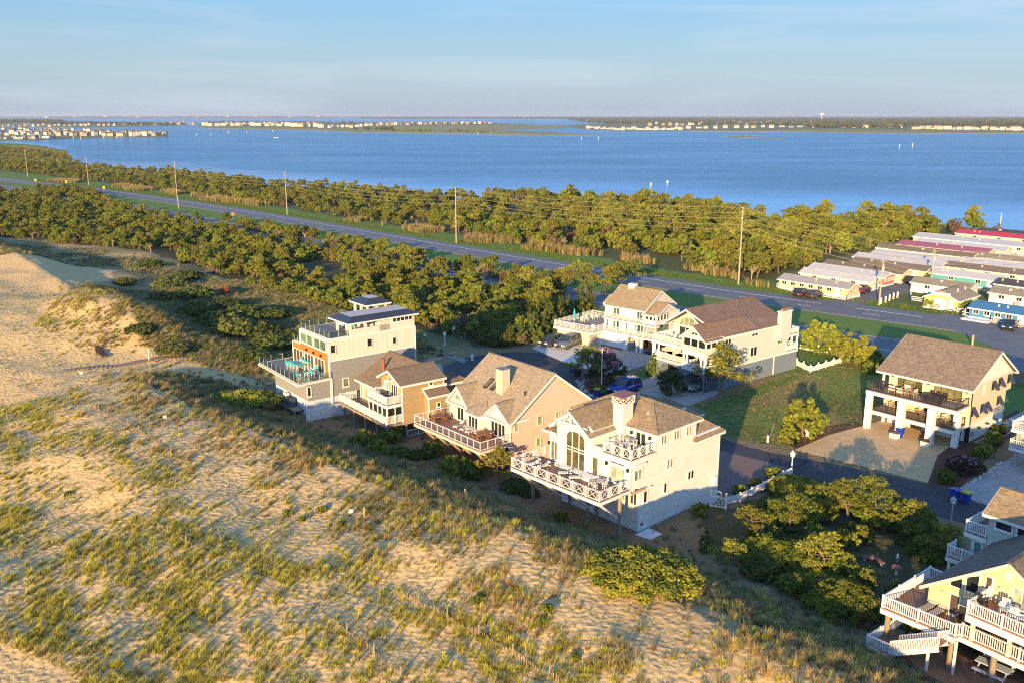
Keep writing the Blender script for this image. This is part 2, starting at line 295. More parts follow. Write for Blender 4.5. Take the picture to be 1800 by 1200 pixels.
def zone_colour(x, y, z):
    n1 = fbm(x / 9, y / 9, 41, 4); n2 = fbm(x / 1.7, y / 1.7, 43, 3); jx = x + (fbm(x / 4, y / 4, 51, 3) - 0.5) * 5; jy = y + (fbm(x / 4, y / 4, 57, 3) - 0.5) * 5
    s, t = st(x, y); d = t - np.interp(s, CREST_S, CREST_T)
    C = np.zeros(x.shape + (3,)); C[:] = (0.56, 0.395, 0.185)
    def mixin(w, col):
        nonlocal C
        w = np.clip(w, 0, 1)[..., None]; C = C * (1 - w) + np.array(col) * w
    mixin((sstep(0.45, 0.8, n2) * 0.35), (0.40, 0.28, 0.16))
    mixin(sstep(-4, 3, d + (n1 - .5) * 8) * 0.55, (0.27, 0.20, 0.11))                 # litter on the lee slope
    mixin(sstep(4, 9, d) * (1 - sstep(100, 112, s)) * 0.8, (0.17, 0.125, 0.075))            # yards round the houses
    wild = sstep(106, 118, s) * sstep(3, 9, d)
    mixin(wild * 0.75 * sstep(0.3, 0.55, n1), (0.15, 0.145, 0.065)); mixin(inpoly(jx, jy, SWALE) * (0.55 + 0.35 * n2), (0.10, 0.115, 0.055))
    mixin(sstep(72, 80, t) * sstep(100, 112, s) * .9, (0.11, 0.115, 0.045))
    mixin(inpoly(jx, jy, SANDBLOW) * 0.97, (0.56, 0.395, 0.185))
    mixin(sstep(100, 108, t) , (0.10, 0.21, 0.03)); mixin(sstep(100, 108, t) * n2 * 0.5, (0.13, 0.16, 0.035))
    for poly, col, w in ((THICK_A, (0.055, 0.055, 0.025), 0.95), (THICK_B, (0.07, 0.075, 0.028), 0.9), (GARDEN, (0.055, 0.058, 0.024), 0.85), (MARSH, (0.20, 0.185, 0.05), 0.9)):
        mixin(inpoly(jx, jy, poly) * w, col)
    mixin(inpoly(jx, jy, LOT), (0.16, 0.21, 0.04)); mixin(inpoly(jx, jy, LOT) * sstep(0.42, 0.7, n1) * 0.9, (0.24, 0.20, 0.08)); mixin(inpoly(jx, jy, LOT) * sstep(0.5, 0.75, fbm(x / 5, y / 5, 77, 3)) * 0.8, (0.06, 0.11, 0.02))
    kx, ky = x + (n2 - .5) * 0.8, y + (n2 - .5) * 0.8
    for poly in (LAWN1, LAWN2, YARD): mixin(inpoly(kx, ky, poly) * 1.0, (0.07, 0.165, 0.026))
    mixin(inpoly(jx, jy, TRAILER) * 0.95, (0.085, 0.12, 0.03)); mixin(inpoly(jx, jy, TRAILER) * sstep(0.55, 0.7, n1) * 0.7, (0.22, 0.19, 0.13))
    mixin(sstep(0.2, -0.6, z), (0.20, 0.17, 0.10))
    return C
nA, nD = 560, 640
AA = np.linspace(math.radians(-50), math.radians(50), nA); q = np.linspace(0, 1, nD); DD = 16.0 * (1400.0 / 16.0) ** q
A2, D2 = np.meshgrid(AA, DD); GX, GY = np.sin(A2) * D2 / np.maximum(np.cos(A2), .6), np.cos(A2) * D2 / np.maximum(np.cos(A2), .6)
GZ = ground_z(GX, GY)
gv = np.stack([GX, GY, GZ], -1).reshape(-1, 3).astype(np.float32)
ii = np.arange(nA * nD).reshape(nD, nA); gf = np.stack([ii[:-1, :-1], ii[:-1, 1:], ii[1:, 1:], ii[1:, :-1]], -1).reshape(-1, 4)
def bigmesh(name, v, f, mats, smooth=True):
    me = bpy.data.meshes.new(name); me.vertices.add(len(v)); me.vertices.foreach_set("co", np.ascontiguousarray(v, np.float32).ravel())
    k = f.shape[1]; me.loops.add(f.size); me.polygons.add(len(f)); me.loops.foreach_set("vertex_index", np.ascontiguousarray(f, np.int32).ravel())
    me.polygons.foreach_set("loop_start", np.arange(0, f.size, k, dtype=np.int32)); me.polygons.foreach_set("loop_total", np.full(len(f), k, np.int32))
    me.polygons.foreach_set("use_smooth", np.full(len(f), smooth)); 
    for m in mats: me.materials.append(m)
    me.update(calc_edges=True); o = bpy.data.objects.new(name, me); COL.objects.link(o); return o
def ground_mat():
    m = bpy.data.materials.new("ground soil"); m.use_nodes = True; n, l = NT(m); b = n["Principled BSDF"]; b.inputs["Roughness"].default_value = 0.95; b.inputs["Specular IOR Level"].default_value = 0.1
    a = n.new("ShaderNodeAttribute"); a.attribute_name = "Col"; tcn = n.new("ShaderNodeTexCoord")
    t = n.new("ShaderNodeTexNoise"); t.inputs["Scale"].default_value = 2.5; t.inputs["Detail"].default_value = 8; t.inputs["Roughness"].default_value = 0.7; l.new(tcn.outputs["Object"], t.inputs["Vector"])
    mr = n.new("ShaderNodeMapRange"); mr.inputs[1].default_value = 0.3; mr.inputs[2].default_value = 0.7; mr.inputs[3].default_value = 0.8; mr.inputs[4].default_value = 1.2; l.new(t.outputs["Fac"], mr.inputs[0])
    sv = n.new("ShaderNodeVectorMath"); sv.operation = 'SCALE'; l.new(a.outputs["Color"], sv.inputs[0]); l.new(mr.outputs[0], sv.inputs["Scale"]); l.new(sv.outputs[0], b.inputs["Base Color"])
    t2 = n.new("ShaderNodeTexNoise"); t2.inputs["Scale"].default_value = 3.2; t2.inputs["Detail"].default_value = 4; l.new(tcn.outputs["Object"], t2.inputs["Vector"])
    v = n.new("ShaderNodeTexVoronoi"); v.inputs["Scale"].default_value = 2.6; v.feature = 'SMOOTH_F1'; l.new(tcn.outputs["Object"], v.inputs["Vector"])
    ad = n.new("ShaderNodeMath"); l.new(t2.outputs["Fac"], ad.inputs[0]); l.new(v.outputs["Distance"], ad.inputs[1])
    bn = n.new("ShaderNodeBump"); bn.inputs["Strength"].default_value = 0.75; bn.inputs["Distance"].default_value = 0.14; l.new(ad.outputs[0], bn.inputs["Height"]); l.new(bn.outputs[0], b.inputs["Normal"])
    return m
GM = ground_mat()
ground = bigmesh("ground", gv, gf, [GM]); tag(ground, kind="structure")
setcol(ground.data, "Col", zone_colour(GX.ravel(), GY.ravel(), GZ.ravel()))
bed = meshobj("seabed", [(-40000, -6000, -3), (40000, -6000, -3), (40000, 50000, -3), (-40000, 50000, -3)], [(0, 1, 2, 3)], mat("seabed sand", (0.2, 0.17, 0.11), 0.95)); tag(bed, kind="structure")
# sea-side beach behind the viewer, so that the ground goes on there
bch = meshobj("beach", [(-400, -80, 2.0), (400, -80, 2.0), (400, 16, 2.2), (-400, 16, 2.2)], [(0, 1, 2, 3)], mat("beach sand", (0.5, 0.38, 0.24), 0.95)); tag(bch, kind="structure")
# ------------------------------------------------------------------ the bay
def water_mat():
    m = bpy.data.materials.new("bay water"); m.use_nodes = True; n, l = NT(m); b = n["Principled BSDF"]
    b.inputs["Base Color"].default_value = (0.025, 0.10, 0.20, 1); b.inputs["Roughness"].default_value = 0.18; b.inputs["IOR"].default_value = 1.33; b.inputs["Specular IOR Level"].default_value = 0.12
    tcn = n.new("ShaderNodeTexCoord"); mp_ = n.new("ShaderNodeMapping"); mp_.inputs["Rotation"].default_value = (0, 0, 0.5); mp_.inputs["Scale"].default_value = (1, 2.2, 1); l.new(tcn.outputs["Object"], mp_.inputs[0])
    hts = []
    for sc_, wgt in ((0.11, 1.0), (0.6, 0.5)):
        t = n.new("ShaderNodeTexNoise"); t.inputs["Scale"].default_value = sc_; t.inputs["Detail"].default_value = 6; t.inputs["Roughness"].default_value = 0.6; l.new(mp_.outputs[0], t.inputs["Vector"])
        k = n.new("ShaderNodeMath"); k.operation = 'MULTIPLY'; k.inputs[1].default_value = wgt; l.new(t.outputs["Fac"], k.inputs[0]); hts.append(k)
    ad = n.new("ShaderNodeMath"); l.new(hts[0].outputs[0], ad.inputs[0]); l.new(hts[1].outputs[0], ad.inputs[1])
    # calm lee along the near shore, wind streaks further out
    big = n.new("ShaderNodeTexNoise"); big.inputs["Scale"].default_value = 0.006; big.inputs["Detail"].default_value = 4; l.new(mp_.outputs[0], big.inputs["Vector"])
    br = n.new("ShaderNodeMapRange"); br.inputs[1].default_value = 0.3; br.inputs[2].default_value = 0.65; br.inputs[3].default_value = 0.5; br.inputs[4].default_value = 1.0; l.new(big.outputs["Fac"], br.inputs[0])
    at_ = n.new("ShaderNodeAttribute"); at_.attribute_name = "lee"; mu = n.new("ShaderNodeMath"); mu.operation = 'MULTIPLY'; l.new(br.outputs[0], mu.inputs[0]); l.new(at_.outputs["Fac"], mu.inputs[1])
    bn = n.new("ShaderNodeBump"); bn.inputs["Distance"].default_value = 4.5; l.new(mu.outputs[0], bn.inputs["Strength"]); l.new(ad.outputs[0], bn.inputs["Height"]); mxc = n.new("ShaderNodeMix"); mxc.data_type = 'RGBA'; mxc.inputs["A"].default_value = (0.13, 0.22, 0.31, 1); mxc.inputs["B"].default_value = (0.05, 0.205, 0.345, 1); l.new(mu.outputs[0], mxc.inputs["Factor"])
    df = n.new("ShaderNodeBsdfDiffuse"); l.new(mxc.outputs["Result"], df.inputs["Color"]); l.new(bn.outputs[0], df.inputs["Normal"])
    gl = n.new("ShaderNodeBsdfGlossy"); gl.inputs["Color"].default_value = (.62, .82, 1, 1); gl.inputs["Roughness"].default_value = 0.12; l.new(bn.outputs[0], gl.inputs["Normal"])
    lr = n.new("ShaderNodeMapRange"); lr.inputs[3].default_value = 0.62; lr.inputs[4].default_value = 0.40; l.new(mu.outputs[0], lr.inputs[0])
    ms = n.new("ShaderNodeMixShader"); l.new(lr.outputs[0], ms.inputs[0]); l.new(df.outputs[0], ms.inputs[1]); l.new(gl.outputs[0], ms.inputs[2]); l.new(ms.outputs[0], n["Material Output"].inputs["Surface"]); n.remove(b)
    return m
wA = np.linspace(math.radians(-60), math.radians(60), 241); wD = 180.0 * (40000.0 / 180.0) ** np.linspace(0, 1, 160)
a2, d2 = np.meshgrid(wA, wD); wx, wy = np.sin(a2) * d2, np.cos(a2) * d2; wv = np.stack([wx, wy, np.full(wx.shape, -1.0)], -1).reshape(-1, 3)
ii = np.arange(wv.shape[0]).reshape(160, 241); wf = np.stack([ii[:-1, :-1], ii[:-1, 1:], ii[1:, 1:], ii[1:, :-1]], -1).reshape(-1, 4)
water = bigmesh("water", wv, wf, [water_mat()]); tag(water, kind="structure")
sh = np.interp(a2, SHORE_A, SHORE_D); lee = 0.12 + 0.88 * sstep(25, 210, (d2 - sh) + (fbm(wx / 60, wy / 25, 5, 3) - .5) * 90)
setcol(water.data, "lee", np.repeat(lee.ravel()[:, None], 3, 1))
# ------------------------------------------------------------------ roads
ASPH = mat("highway asphalt", (0.135, 0.14, 0.155), 0.85, 0.14, 0.35, 0.3, 14, wear=((0.17, 0.165, 0.16), 0.12, 0.6))
ASPH2 = mat("street asphalt", (0.045, 0.046, 0.052), 0.8, 0.2, 0.6, 0.3, 14, wear=((0.075, 0.072, 0.07), 0.3, 0.6))
def cracks(m, scale, amt):
    n, l = NT(m); b = n["Principled BSDF"]; src = b.inputs["Base Color"].links[0].from_socket; tcn = n.new("ShaderNodeTexCoord"); w_ = n.new("ShaderNodeTexNoise"); w_.inputs["Scale"].default_value = scale * 3; w_.inputs["Detail"].default_value = 4; l.new(tcn.outputs["Object"], w_.inputs["Vector"])
    mxv = n.new("ShaderNodeMix"); mxv.data_type = 'VECTOR'; mxv.inputs["Factor"].default_value = .12; l.new(tcn.outputs["Object"], mxv.inputs[4]); l.new(w_.outputs["Color"], mxv.inputs[5]); v = n.new("ShaderNodeTexVoronoi"); v.feature = 'DISTANCE_TO_EDGE'; v.inputs["Scale"].default_value = scale; l.new(mxv.outputs[1], v.inputs["Vector"])
    mr = n.new("ShaderNodeMapRange"); mr.inputs[1].default_value = 0.0; mr.inputs[2].default_value = .02; mr.inputs[3].default_value = amt; mr.inputs[4].default_value = 1.0; l.new(v.outputs["Distance"], mr.inputs[0]); sc_ = n.new("ShaderNodeVectorMath"); sc_.operation = 'SCALE'; l.new(src, sc_.inputs[0]); l.new(mr.outputs[0], sc_.inputs["Scale"]); l.new(sc_.outputs[0], b.inputs["Base Color"])
cracks(ASPH2, .16, .35); cracks(ASPH, .07, .75)
PAINT = mat("road paint", (0.75, 0.74, 0.70), 0.6, 0.15, 3)
YPAINT = mat("yellow road paint", (0.70, 0.50, 0.12), 0.6, 0.15, 3)
def ribbon(name, line, d0, d1, z, m, th=0.02, kind="structure"):
    a, b = offset(line, d0), offset(line, d1); n = len(line)
    vs = [(x, y, z) for x, y in a] + [(x, y, z) for x, y in b] + [(x, y, z - th) for x, y in a] + [(x, y, z - th) for x, y in b]
    fs = [(i, i + 1, n + i + 1, n + i) for i in range(n - 1)] + [(2 * n + i, 2 * n + i + 1, i + 1, i) for i in range(n - 1)] + [(n + i, n + i + 1, 3 * n + i + 1, 3 * n + i) for i in range(n - 1)]
    o = meshobj(name, vs, fs, m)
    if kind: tag(o, kind=kind)
    return o
sgn = -1.0 if offset([(0, 0), (1, -1)], 1.0)[0][1] > 0 else 1.0     # positive = towards the camera
ribbon("highway", HWY, sgn * 0, sgn * 11.4, 0.03, ASPH)
ribbon("highway", HWY, sgn * 22.4, sgn * 33.2, 0.03, ASPH)
ribbon("road_marking", HWY, sgn * 3.1, sgn * 3.28, 0.036, PAINT, 0.004); ribbon("road_marking", HWY, sgn * 10.6, sgn * 10.76, 0.036, YPAINT, 0.004)
ribbon("road_marking", HWY, sgn * 23.2, sgn * 23.36, 0.036, YPAINT, 0.004); ribbon("road_marking", HWY, sgn * 30.4, sgn * 30.58, 0.036, PAINT, 0.004)
def dashes(d, L=3.0, gap=9.0):
    mb = MB(); line = offset(HWY, sgn * d); acc = 0.0; P = [Vector((*p, 0)) for p in line]; pos = 0.0
    for a, b in zip(P[:-1], P[1:]):
        seg = (b - a).length; t = 0.0
        while t < seg:
            ph = (pos + t) % (L + gap); step = min((L - ph) if ph < L else (L + gap - ph), seg - t)
            if ph < L and step > 0.05:
                u = (b - a).normalized(); nn = Vector((-u.y, u.x, 0)) * 0.09; p = a + u * t; q_ = a + u * (t + step)
                mb.add([(p.x - nn.x, p.y - nn.y, .036), (q_.x - nn.x, q_.y - nn.y, .036), (q_.x + nn.x, q_.y + nn.y, .036), (p.x + nn.x, p.y + nn.y, .036)], [(0, 1, 2, 3)])
            t += max(step, 0.01)
        pos += seg
    tag(mb.build("road_marking", PAINT), kind="structure")
dashes(6.9); dashes(26.9)
def sheet(name, pts, z, m, th=0.02, kind="structure", raw=False):
    P = pts if raw else at_poly(pts); mb = MB(); mb.prism([(x, y, z) for x, y in P], (0, 0, -th)); o = mb.build(name, m); tag(o, kind=kind); return o
def roundpoly(c, r, n=40): return [(c[0] + r * math.cos(2 * math.pi * i / n), c[1] + r * math.sin(2 * math.pi * i / n)) for i in range(n)]
STREET = dens([(8, 108), (15, 99), (22.7, 87.8), (30.5, 82.8), (39.6, 76.3), (46, 71), (56, 62), (70, 50)], 2.5)
ribbon("street", STREET, -3.6, 3.6, 0.030, ASPH2)
sheet("cul_de_sac", roundpoly((1.5, 119.0), 11.5), 0.034, ASPH2, raw=True)
sheet("cul_de_sac", [(3, 108), (9, 103.5), (14, 104), (12, 112), (11, 116)], 0.038, ASPH2, raw=True)
ribbon("access_road", dens([tuple(at(x, y)[:2]) for x, y in [(1440, 548), (1490, 533), (1560, 513), (1620, 502), (1700, 482), (1790, 466), (1900, 448)]], 4), -3.2, 3.2, 0.045, mat("worn asphalt", (0.13, 0.13, 0.13), 0.9, 0.2, 0.3, wear=((0.24, 0.21, 0.17), 0.25, 0.8)))
ribbon("access_road", dens([tuple(at(x, y)[:2]) for x, y in [(1640, 555), (1720, 575), (1830, 620), (1900, 650), (2000, 700)]], 4), -7, 5.5, 0.042, ASPH)
CONC = mat("concrete paving", (0.33, 0.32, 0.30), 0.9, 0.16, 0.5, 0.2, 12, wear=((0.22, 0.21, 0.19), 0.4, 0.6))
cracks(CONC, .3, .6)
SHELL = mat("crushed shell drive", (0.55, 0.52, 0.46), 0.95, 0.15, 1.2, 0.6, 9)
GRAVEL = mat("golden pea gravel", (0.55, 0.38, 0.19), 0.95, 0.22, 1.0, 0.8, 7, wear=((0.34, 0.24, 0.13), 2.2, 0.7))
MULCH = mat("bark mulch", (0.09, 0.045, 0.025), 0.95, 0.3, 3, 0.8, 10)
PAVER = mat("brick pavers", (0.17, 0.12, 0.105), 0.9, 0.2, 4, 0.4, 8)
sheet("driveway", [(935, 612), (980, 592), (1030, 596), (1060, 612), (1045, 652), (1000, 640)], 0.050, SHELL)
sheet("driveway", [(1035, 600), (1066, 602), (1190, 622), (1165, 632), (1080, 660), (1058, 662), (1040, 640)], 0.062, CONC)
sheet("driveway", [(1078, 690), (1160, 655), (1240, 680), (1270, 690), (1190, 722), (1100, 735), (1062, 718)], 0.050, CONC)
sheet("driveway", [(1398, 790), (1455, 765), (1540, 742), (1580, 725), (1720, 752), (1690, 790), (1660, 812), (1636, 850)], 0.050, GRAVEL)
sheet("driveway", [(1250, 800), (1268, 792), (1385, 822), (1345, 862), (1240, 868)], 0.056, PAVER)
sheet("driveway", [(1682, 862), (1730, 832), (1800, 790), (1900, 800), (1900, 905), (1760, 895), (1715, 882)], 0.050, CONC)
sheet("flower_bed", [(1380, 780), (1420, 755), (1500, 742), (1530, 746), (1455, 768), (1402, 788)], 0.046, MULCH)
sheet("flower_bed", [(1630, 852), (1648, 800), (1690, 770), (1790, 720), (1800, 745), (1740, 800), (1688, 856)], 0.052, MULCH)
sheet("flower_bed", [(1022, 672), (1042, 656), (1080, 662), (1094, 684), (1062, 694), (1030, 694)], 0.054, MULCH)
sheet("flower_bed", [(1045, 601), (1090, 611), (1096, 617), (1062, 610)], 0.075, MULCH)
sheet("path", [(748, 612), (812, 603), (832, 606), (810, 610), (770, 617), (822, 633), (815, 638), (756, 618)], 0.060, mat("grey plank path", (0.22, 0.21, 0.19), 0.9, 0.2, 2))
sheet("path", [(750, 600), (800, 598), (830, 606), (790, 624), (752, 640)], 0.03, mat("sandy clearing", (0.33, 0.28, 0.19), 0.95, 0.25, 1.5))
sheet("driveway", [(738, 636), (775, 640), (800, 700), (770, 712), (742, 690)], 0.046, CONC)
# ================================================================== houses
WHITE = mat("white paint", (0.68, 0.66, 0.62), 0.55, 0.06, 1.2)
WHITE2 = mat("white vinyl", (0.65, 0.65, 0.64), 0.45, 0.05, 1.2)
TIMBER = mat("weathered timber", (0.24, 0.19, 0.14), 0.9, 0.25, 3, 0.3, 12, stretch=(4, 4, 0.6))
TANWOOD = mat("new timber", (0.42, 0.28, 0.16), 0.8, 0.18, 3, 0.2, 10)
GL = glass_pane("dark window glass", (0.018, 0.024, 0.026)); GLW = glass_pane("window glass with painted warm reflection", (0.11, 0.10, 0.05)); GLG = glass_pane("green window glass", (0.10, 0.17, 0.12), 0.1)  # the warm panes have a sunlit reflection put into their base colour
CURT = glass_pane("curtained window glass", (0.22, 0.24, 0.17), 0.12)
DARK = mat("painted dark opening", (0.012, 0.012, 0.013), 0.9, 0.3, 2); BLACK = mat("black metal", (0.02, 0.02, 0.022), 0.45, 0.1, 5)  # DARK paints an opening's inner shade onto a solid face
CONCP = mat("concrete pier", (0.3, 0.29, 0.27), 0.9, 0.1, 2)
def thin_glass(name, tint=(0.55, 0.72, 0.66), t=0.80):
    m = bpy.data.materials.new(name); m.use_nodes = True; n, l = NT(m); n.remove(n["Principled BSDF"])
    a = n.new("ShaderNodeBsdfTransparent"); a.inputs[0].default_value = (0.86, 0.93, 0.9, 1); g = n.new("ShaderNodeBsdfGlossy"); g.inputs["Roughness"].default_value = 0.05; g.inputs["Color"].default_value = (*tint, 1)
    x = n.new("ShaderNodeMixShader"); x.inputs[0].default_value = 1 - t; l.new(a.outputs[0], x.inputs[1]); l.new(g.outputs[0], x.inputs[2]); l.new(x.outputs[0], n["Material Output"].inputs["Surface"]); return m
CLEAR = thin_glass("clear glass panel")
class House:
    def __init__(s, name, label, xy, z0, B, cat="house"):
        s.z0 = z0; s.B = math.radians(B); s.root = thing(name, label, cat, (xy[0], xy[1], z0), -s.B); s.xy = xy
    def L(s, u, v, z): return Vector((-u, v, z - s.z0))
    def world(s, u, v, z): return Vector((s.xy[0] - u * math.cos(s.B) + v * math.sin(s.B), s.xy[1] + u * math.sin(s.B) + v * math.cos(s.B), z))
    def rz(s, deg=0): return -s.B + math.radians(deg)
    def mbox(s, mb, u0, u1, v0, v1, z0, z1, m=0): mb.box(-max(u0, u1), -min(u0, u1), min(v0, v1), max(v0, v1), z0 - s.z0, z1 - s.z0, m)
    def box(s, name, u0, u1, v0, v1, z0, z1, m, parent=None, label=None):
        mb = MB(); s.mbox(mb, u0, u1, v0, v1, z0, z1); o = mb.build(name, m, parent or s.root)
        if label: o["label"] = label
        return o
    def fr(s, face, c, a0, a1, z0, z1, o0, o1):
        if face == 'F': return (a0, a1, c - o1, c - o0, z0, z1)
        if face == 'B': return (a0, a1, c + o0, c + o1, z0, z1)
        if face == 'R': return (c - o1, c - o0, a0, a1, z0, z1)
        return (c + o0, c + o1, a0, a1, z0, z1)
    def win(s, face, c, a0, a1, z0, z1, n=2, frame=None, pane=None, fw=0.09, d=0.07, name="window", rows=1, sill=True):
        frame = frame or WHITE; pane = pane or GL; a0, a1 = min(a0, a1), max(a0, a1); mb = MB()
        bars = [(a0, a0 + fw, z0, z1), (a1 - fw, a1, z0, z1), (a0 + fw, a1 - fw, z0, z0 + fw), (a0 + fw, a1 - fw, z1 - fw, z1)]
        mw = fw * 0.7
        for i in range(1, n): q = a0 + (a1 - a0) * i / n; bars.append((q - mw / 2, q + mw / 2, z0 + fw, z1 - fw))
        for i in range(1, rows): q = z0 + (z1 - z0) * i / rows; bars.append((a0 + fw, a1 - fw, q - mw / 2 + .002, q + mw / 2 + .002))
        for k, b in enumerate(bars): s.mbox(mb, *s.fr(face, c, *b, -0.01, d if k < 4 else d - 0.012))
        if sill: s.mbox(mb, *s.fr(face, c, a0 - .05, a1 + .05, z0 - .05, z0 - 0.002, -0.01, d + .04))
        w = mb.build(name, frame, s.root)
        for i in range(n):
            p0 = a0 + fw * .5 + (a1 - a0 - fw) * i / n; p1 = a0 + fw * .5 + (a1 - a0 - fw) * (i + 1) / n
            s.box("pane", *s.fr(face, c, p0 + .006, p1 - .006, z0 + fw * .5, z1 - fw * .5, -0.012, 0.018), pane, w)
        return w
    def door(s, face, c, a0, a1, z0, z1, m=None, frame=None):
        a0, a1 = min(a0, a1), max(a0, a1); o = s.box("door", *s.fr(face, c, a0, a1, z0, z1, -.01, .05), m or WHITE); mb = MB()
        for b in ((a0 - .09, a0 - .003, z0, z1 + .09), (a1 + .003, a1 + .09, z0, z1 + .09), (a0 - .003, a1 + .003, z1 + .003, z1 + .09)): s.mbox(mb, *s.fr(face, c, *b, -.01, .07))
        mb.build("door_frame", frame or WHITE, o); s.box("handle", *s.fr(face, c, a1 - .18, a1 - .1, z0 + .75, z0 + .9, .05, .09), BLACK, o); return o
    def poly(s, name, face, c, pts, th, m, parent=None):
        """flat upright piece: outline (a,z), thickness th going inwards from the face"""
        mb = MB(); P = [s.L(a, c, z) if face in 'FB' else s.L(c, a, z) for a, z in pts]
        v = {'F': (0, th, 0), 'B': (0, -th, 0), 'R': (-th, 0, 0), 'L': (th, 0, 0)}[face]; mb.prism(P, v); return mb.build(name, m, parent or s.root)
    def archwin(s, face, c, a0, a1, z0, zs, zt, n=3, frame=None, pane=None, rows=(), fw=.09):
        frame = frame or WHITE; pane = pane or GL; N = 12; mid = (a0 + a1) / 2; hw = abs(a1 - a0) / 2
        def top(a, g=0.0): t = min(1, abs(a - mid) / hw); return zs + (zt - zs - g) * math.sqrt(max(0, 1 - t * t))
        lo, hi = min(a0, a1), max(a0, a1); xs = [lo + (hi - lo) * i / N for i in range(N + 1)]; out = [(x, top(x)) for x in xs]
        ins = [(lo + fw + (hi - lo - 2 * fw) * i / N, zs + (zt - zs - fw) * math.sqrt(max(0, 1 - min(1, abs(-1 + 2 * i / N)) ** 2))) for i in range(N + 1)]
        mb = MB(); P3 = (lambda a, z, o: s.L(a, c - o, z)) if face == 'F' else (lambda a, z, o: s.L(c - o, a, z))
        ring_o = [(lo, z0)] + out + [(hi, z0)]; ring_i = [(lo + fw, z0 + fw)] + ins + [(hi - fw, z0 + fw)]; k = len(ring_o)
        vs = [P3(a, z, .07) for a, z in ring_o] + [P3(a, z, .07) for a, z in ring_i] + [P3(a, z, -.01) for a, z in ring_o] + [P3(a, z, -.01) for a, z in ring_i]; fs = []
        for i in range(k): j = (i + 1) % k; fs += [(i, j, k + j, k + i), (i, 2 * k + i, 2 * k + j, j), (k + i, k + j, 3 * k + j, 3 * k + i)]
        mb.add(vs, fs)
        for i in range(1, n): q = lo + (hi - lo) * i / n; s.mbox(mb, *s.fr(face, c, q - .03, q + .03, z0 + fw, top(q) - fw * .7, -.01, .055))
        for q in rows: s.mbox(mb, *s.fr(face, c, lo + fw, hi - fw, q - .035, q + .035, -.01, .052))
        w = mb.build("window", frame, s.root); e = fw * .5
        s.poly("pane", face, c - .018, [(lo + e, z0 + e)] + [(a, z) for a, z in [(lo + e + (hi - lo - 2 * e) * i / N, zs + (zt - zs - e) * math.sqrt(max(0, 1 - abs(-1 + 2 * i / N) ** 2))) for i in range(N + 1)]] + [(hi - e, z0 + e)], .03, pane, w); return w
    def slabs(s, name, polys, m, th=.14, parent=None):
        mb = MB()
        for p in polys: mb.prism([s.L(*q) for q in p], (0, 0, -th))
        return mb.build(name, m, parent or s.root)
    def edge(s, name, segs, m=None, w=.07, h=.2, dz=-.13, parent=None):
        mb = MB()
        for a, b in segs: mb.beam(s.L(a[0], a[1], a[2] + dz), s.L(b[0], b[1], b[2] + dz), w, h)
        return mb.build(name, m or WHITE, parent or s.root)
    def gable(s, u0, u1, v0, v1, ze, zr, axis, m, oh=.35, og=.25, ridge=None, trim=None, vents=0):
        lo, hi = (v0, v1) if axis == 'u' else (u0, u1); e0, e1 = (u0 - og, u1 + og) if axis == 'u' else (v0 - og, v1 + og)
        r = (lo + hi) / 2 if ridge is None else ridge; k0 = (zr - ze) / (r - lo); k1 = (zr - ze) / (hi - r)
        P = (lambda a, b, z: (a, b, z)) if axis == 'u' else (lambda a, b, z: (b, a, z))
        A0, A1 = P(e0, lo - oh, ze - oh * k0), P(e1, lo - oh, ze - oh * k0); B0, B1 = P(e0, hi + oh, ze - oh * k1), P(e1, hi + oh, ze - oh * k1); R0, R1 = P(e0, r, zr), P(e1, r, zr)
        ro = s.slabs("roof", [[A0, A1, R1, R0], [R0, R1, B1, B0]], m)
        s.edge("fascia", [(A0, A1), (B0, B1), (A0, R0), (R0, B0), (A1, R1), (R1, B1)], trim, parent=ro); 
        s.edge("ridge_cap", [(R0, R1)], m, .3, .06, .03, parent=ro); return ro
    def hip(s, u0, u1, v0, v1, ze, zr, m, oh=.35, trim=None):
        u0 -= oh; u1 += oh; v0 -= oh; v1 += oh; du, dv = u1 - u0, v1 - v0
        c = [(u0, v0, ze), (u1, v0, ze), (u1, v1, ze), (u0, v1, ze)]
        if du >= dv: h = dv / 2; a, b = (u0 + h, v0 + h, zr), (u1 - h, v0 + h, zr); ps = [[c[0], c[1], b, a], [c[1], c[2], b], [c[2], c[3], a, b], [c[3], c[0], a]]
        else: h = du / 2; a, b = (u0 + h, v0 + h, zr), (u0 + h, v1 - h, zr); ps = [[c[0], c[1], a], [c[1], c[2], b, a], [c[2], c[3], b], [c[3], c[0], a, b]]
        ps = [[q for i, q in enumerate(p) if q != p[i - 1]] for p in ps]
        ro = s.slabs("roof", ps, m); s.edge("fascia", [(c[i], c[(i + 1) % 4]) for i in range(4)], trim, parent=ro)
        s.edge("ridge_cap", [(c[0], a), (c[1], b if du >= dv else a), (c[2], b), (c[3], a if du >= dv else b)] + ([(a, b)] if a != b else []), m, .26, .05, .03, parent=ro); return ro
    def deck(s, poly, z, m, th=.22, rim=None, name="deck"):
        mb = MB(); mb.prism([s.L(u, v, z) for u, v in poly], (0, 0, -.06)); d = mb.build(name, m, s.root)
        n = len(poly); r = MB()
        for i in range(n): a, b = poly[i], poly[(i + 1) % n]; r.beam(s.L(*a, z - .075 - th / 2), s.L(*b, z - .075 - th / 2), .1, th)
        r.build("rim_board", rim or WHITE, d); j = MB(); us = [p[0] for p in poly]; vs = [p[1] for p in poly]
        k = int((max(us) - min(us)) / .8)
        for i in range(1, k): q = min(us) + (max(us) - min(us)) * i / k; s.mbox(j, q - .03, q + .03, min(vs) + .06, max(vs) - .02, z - .28, z - .065)
        if len(poly) == 4 and k > 1: o = j.build("joist", TANWOOD, d); o["kind"] = "stuff"
        return d
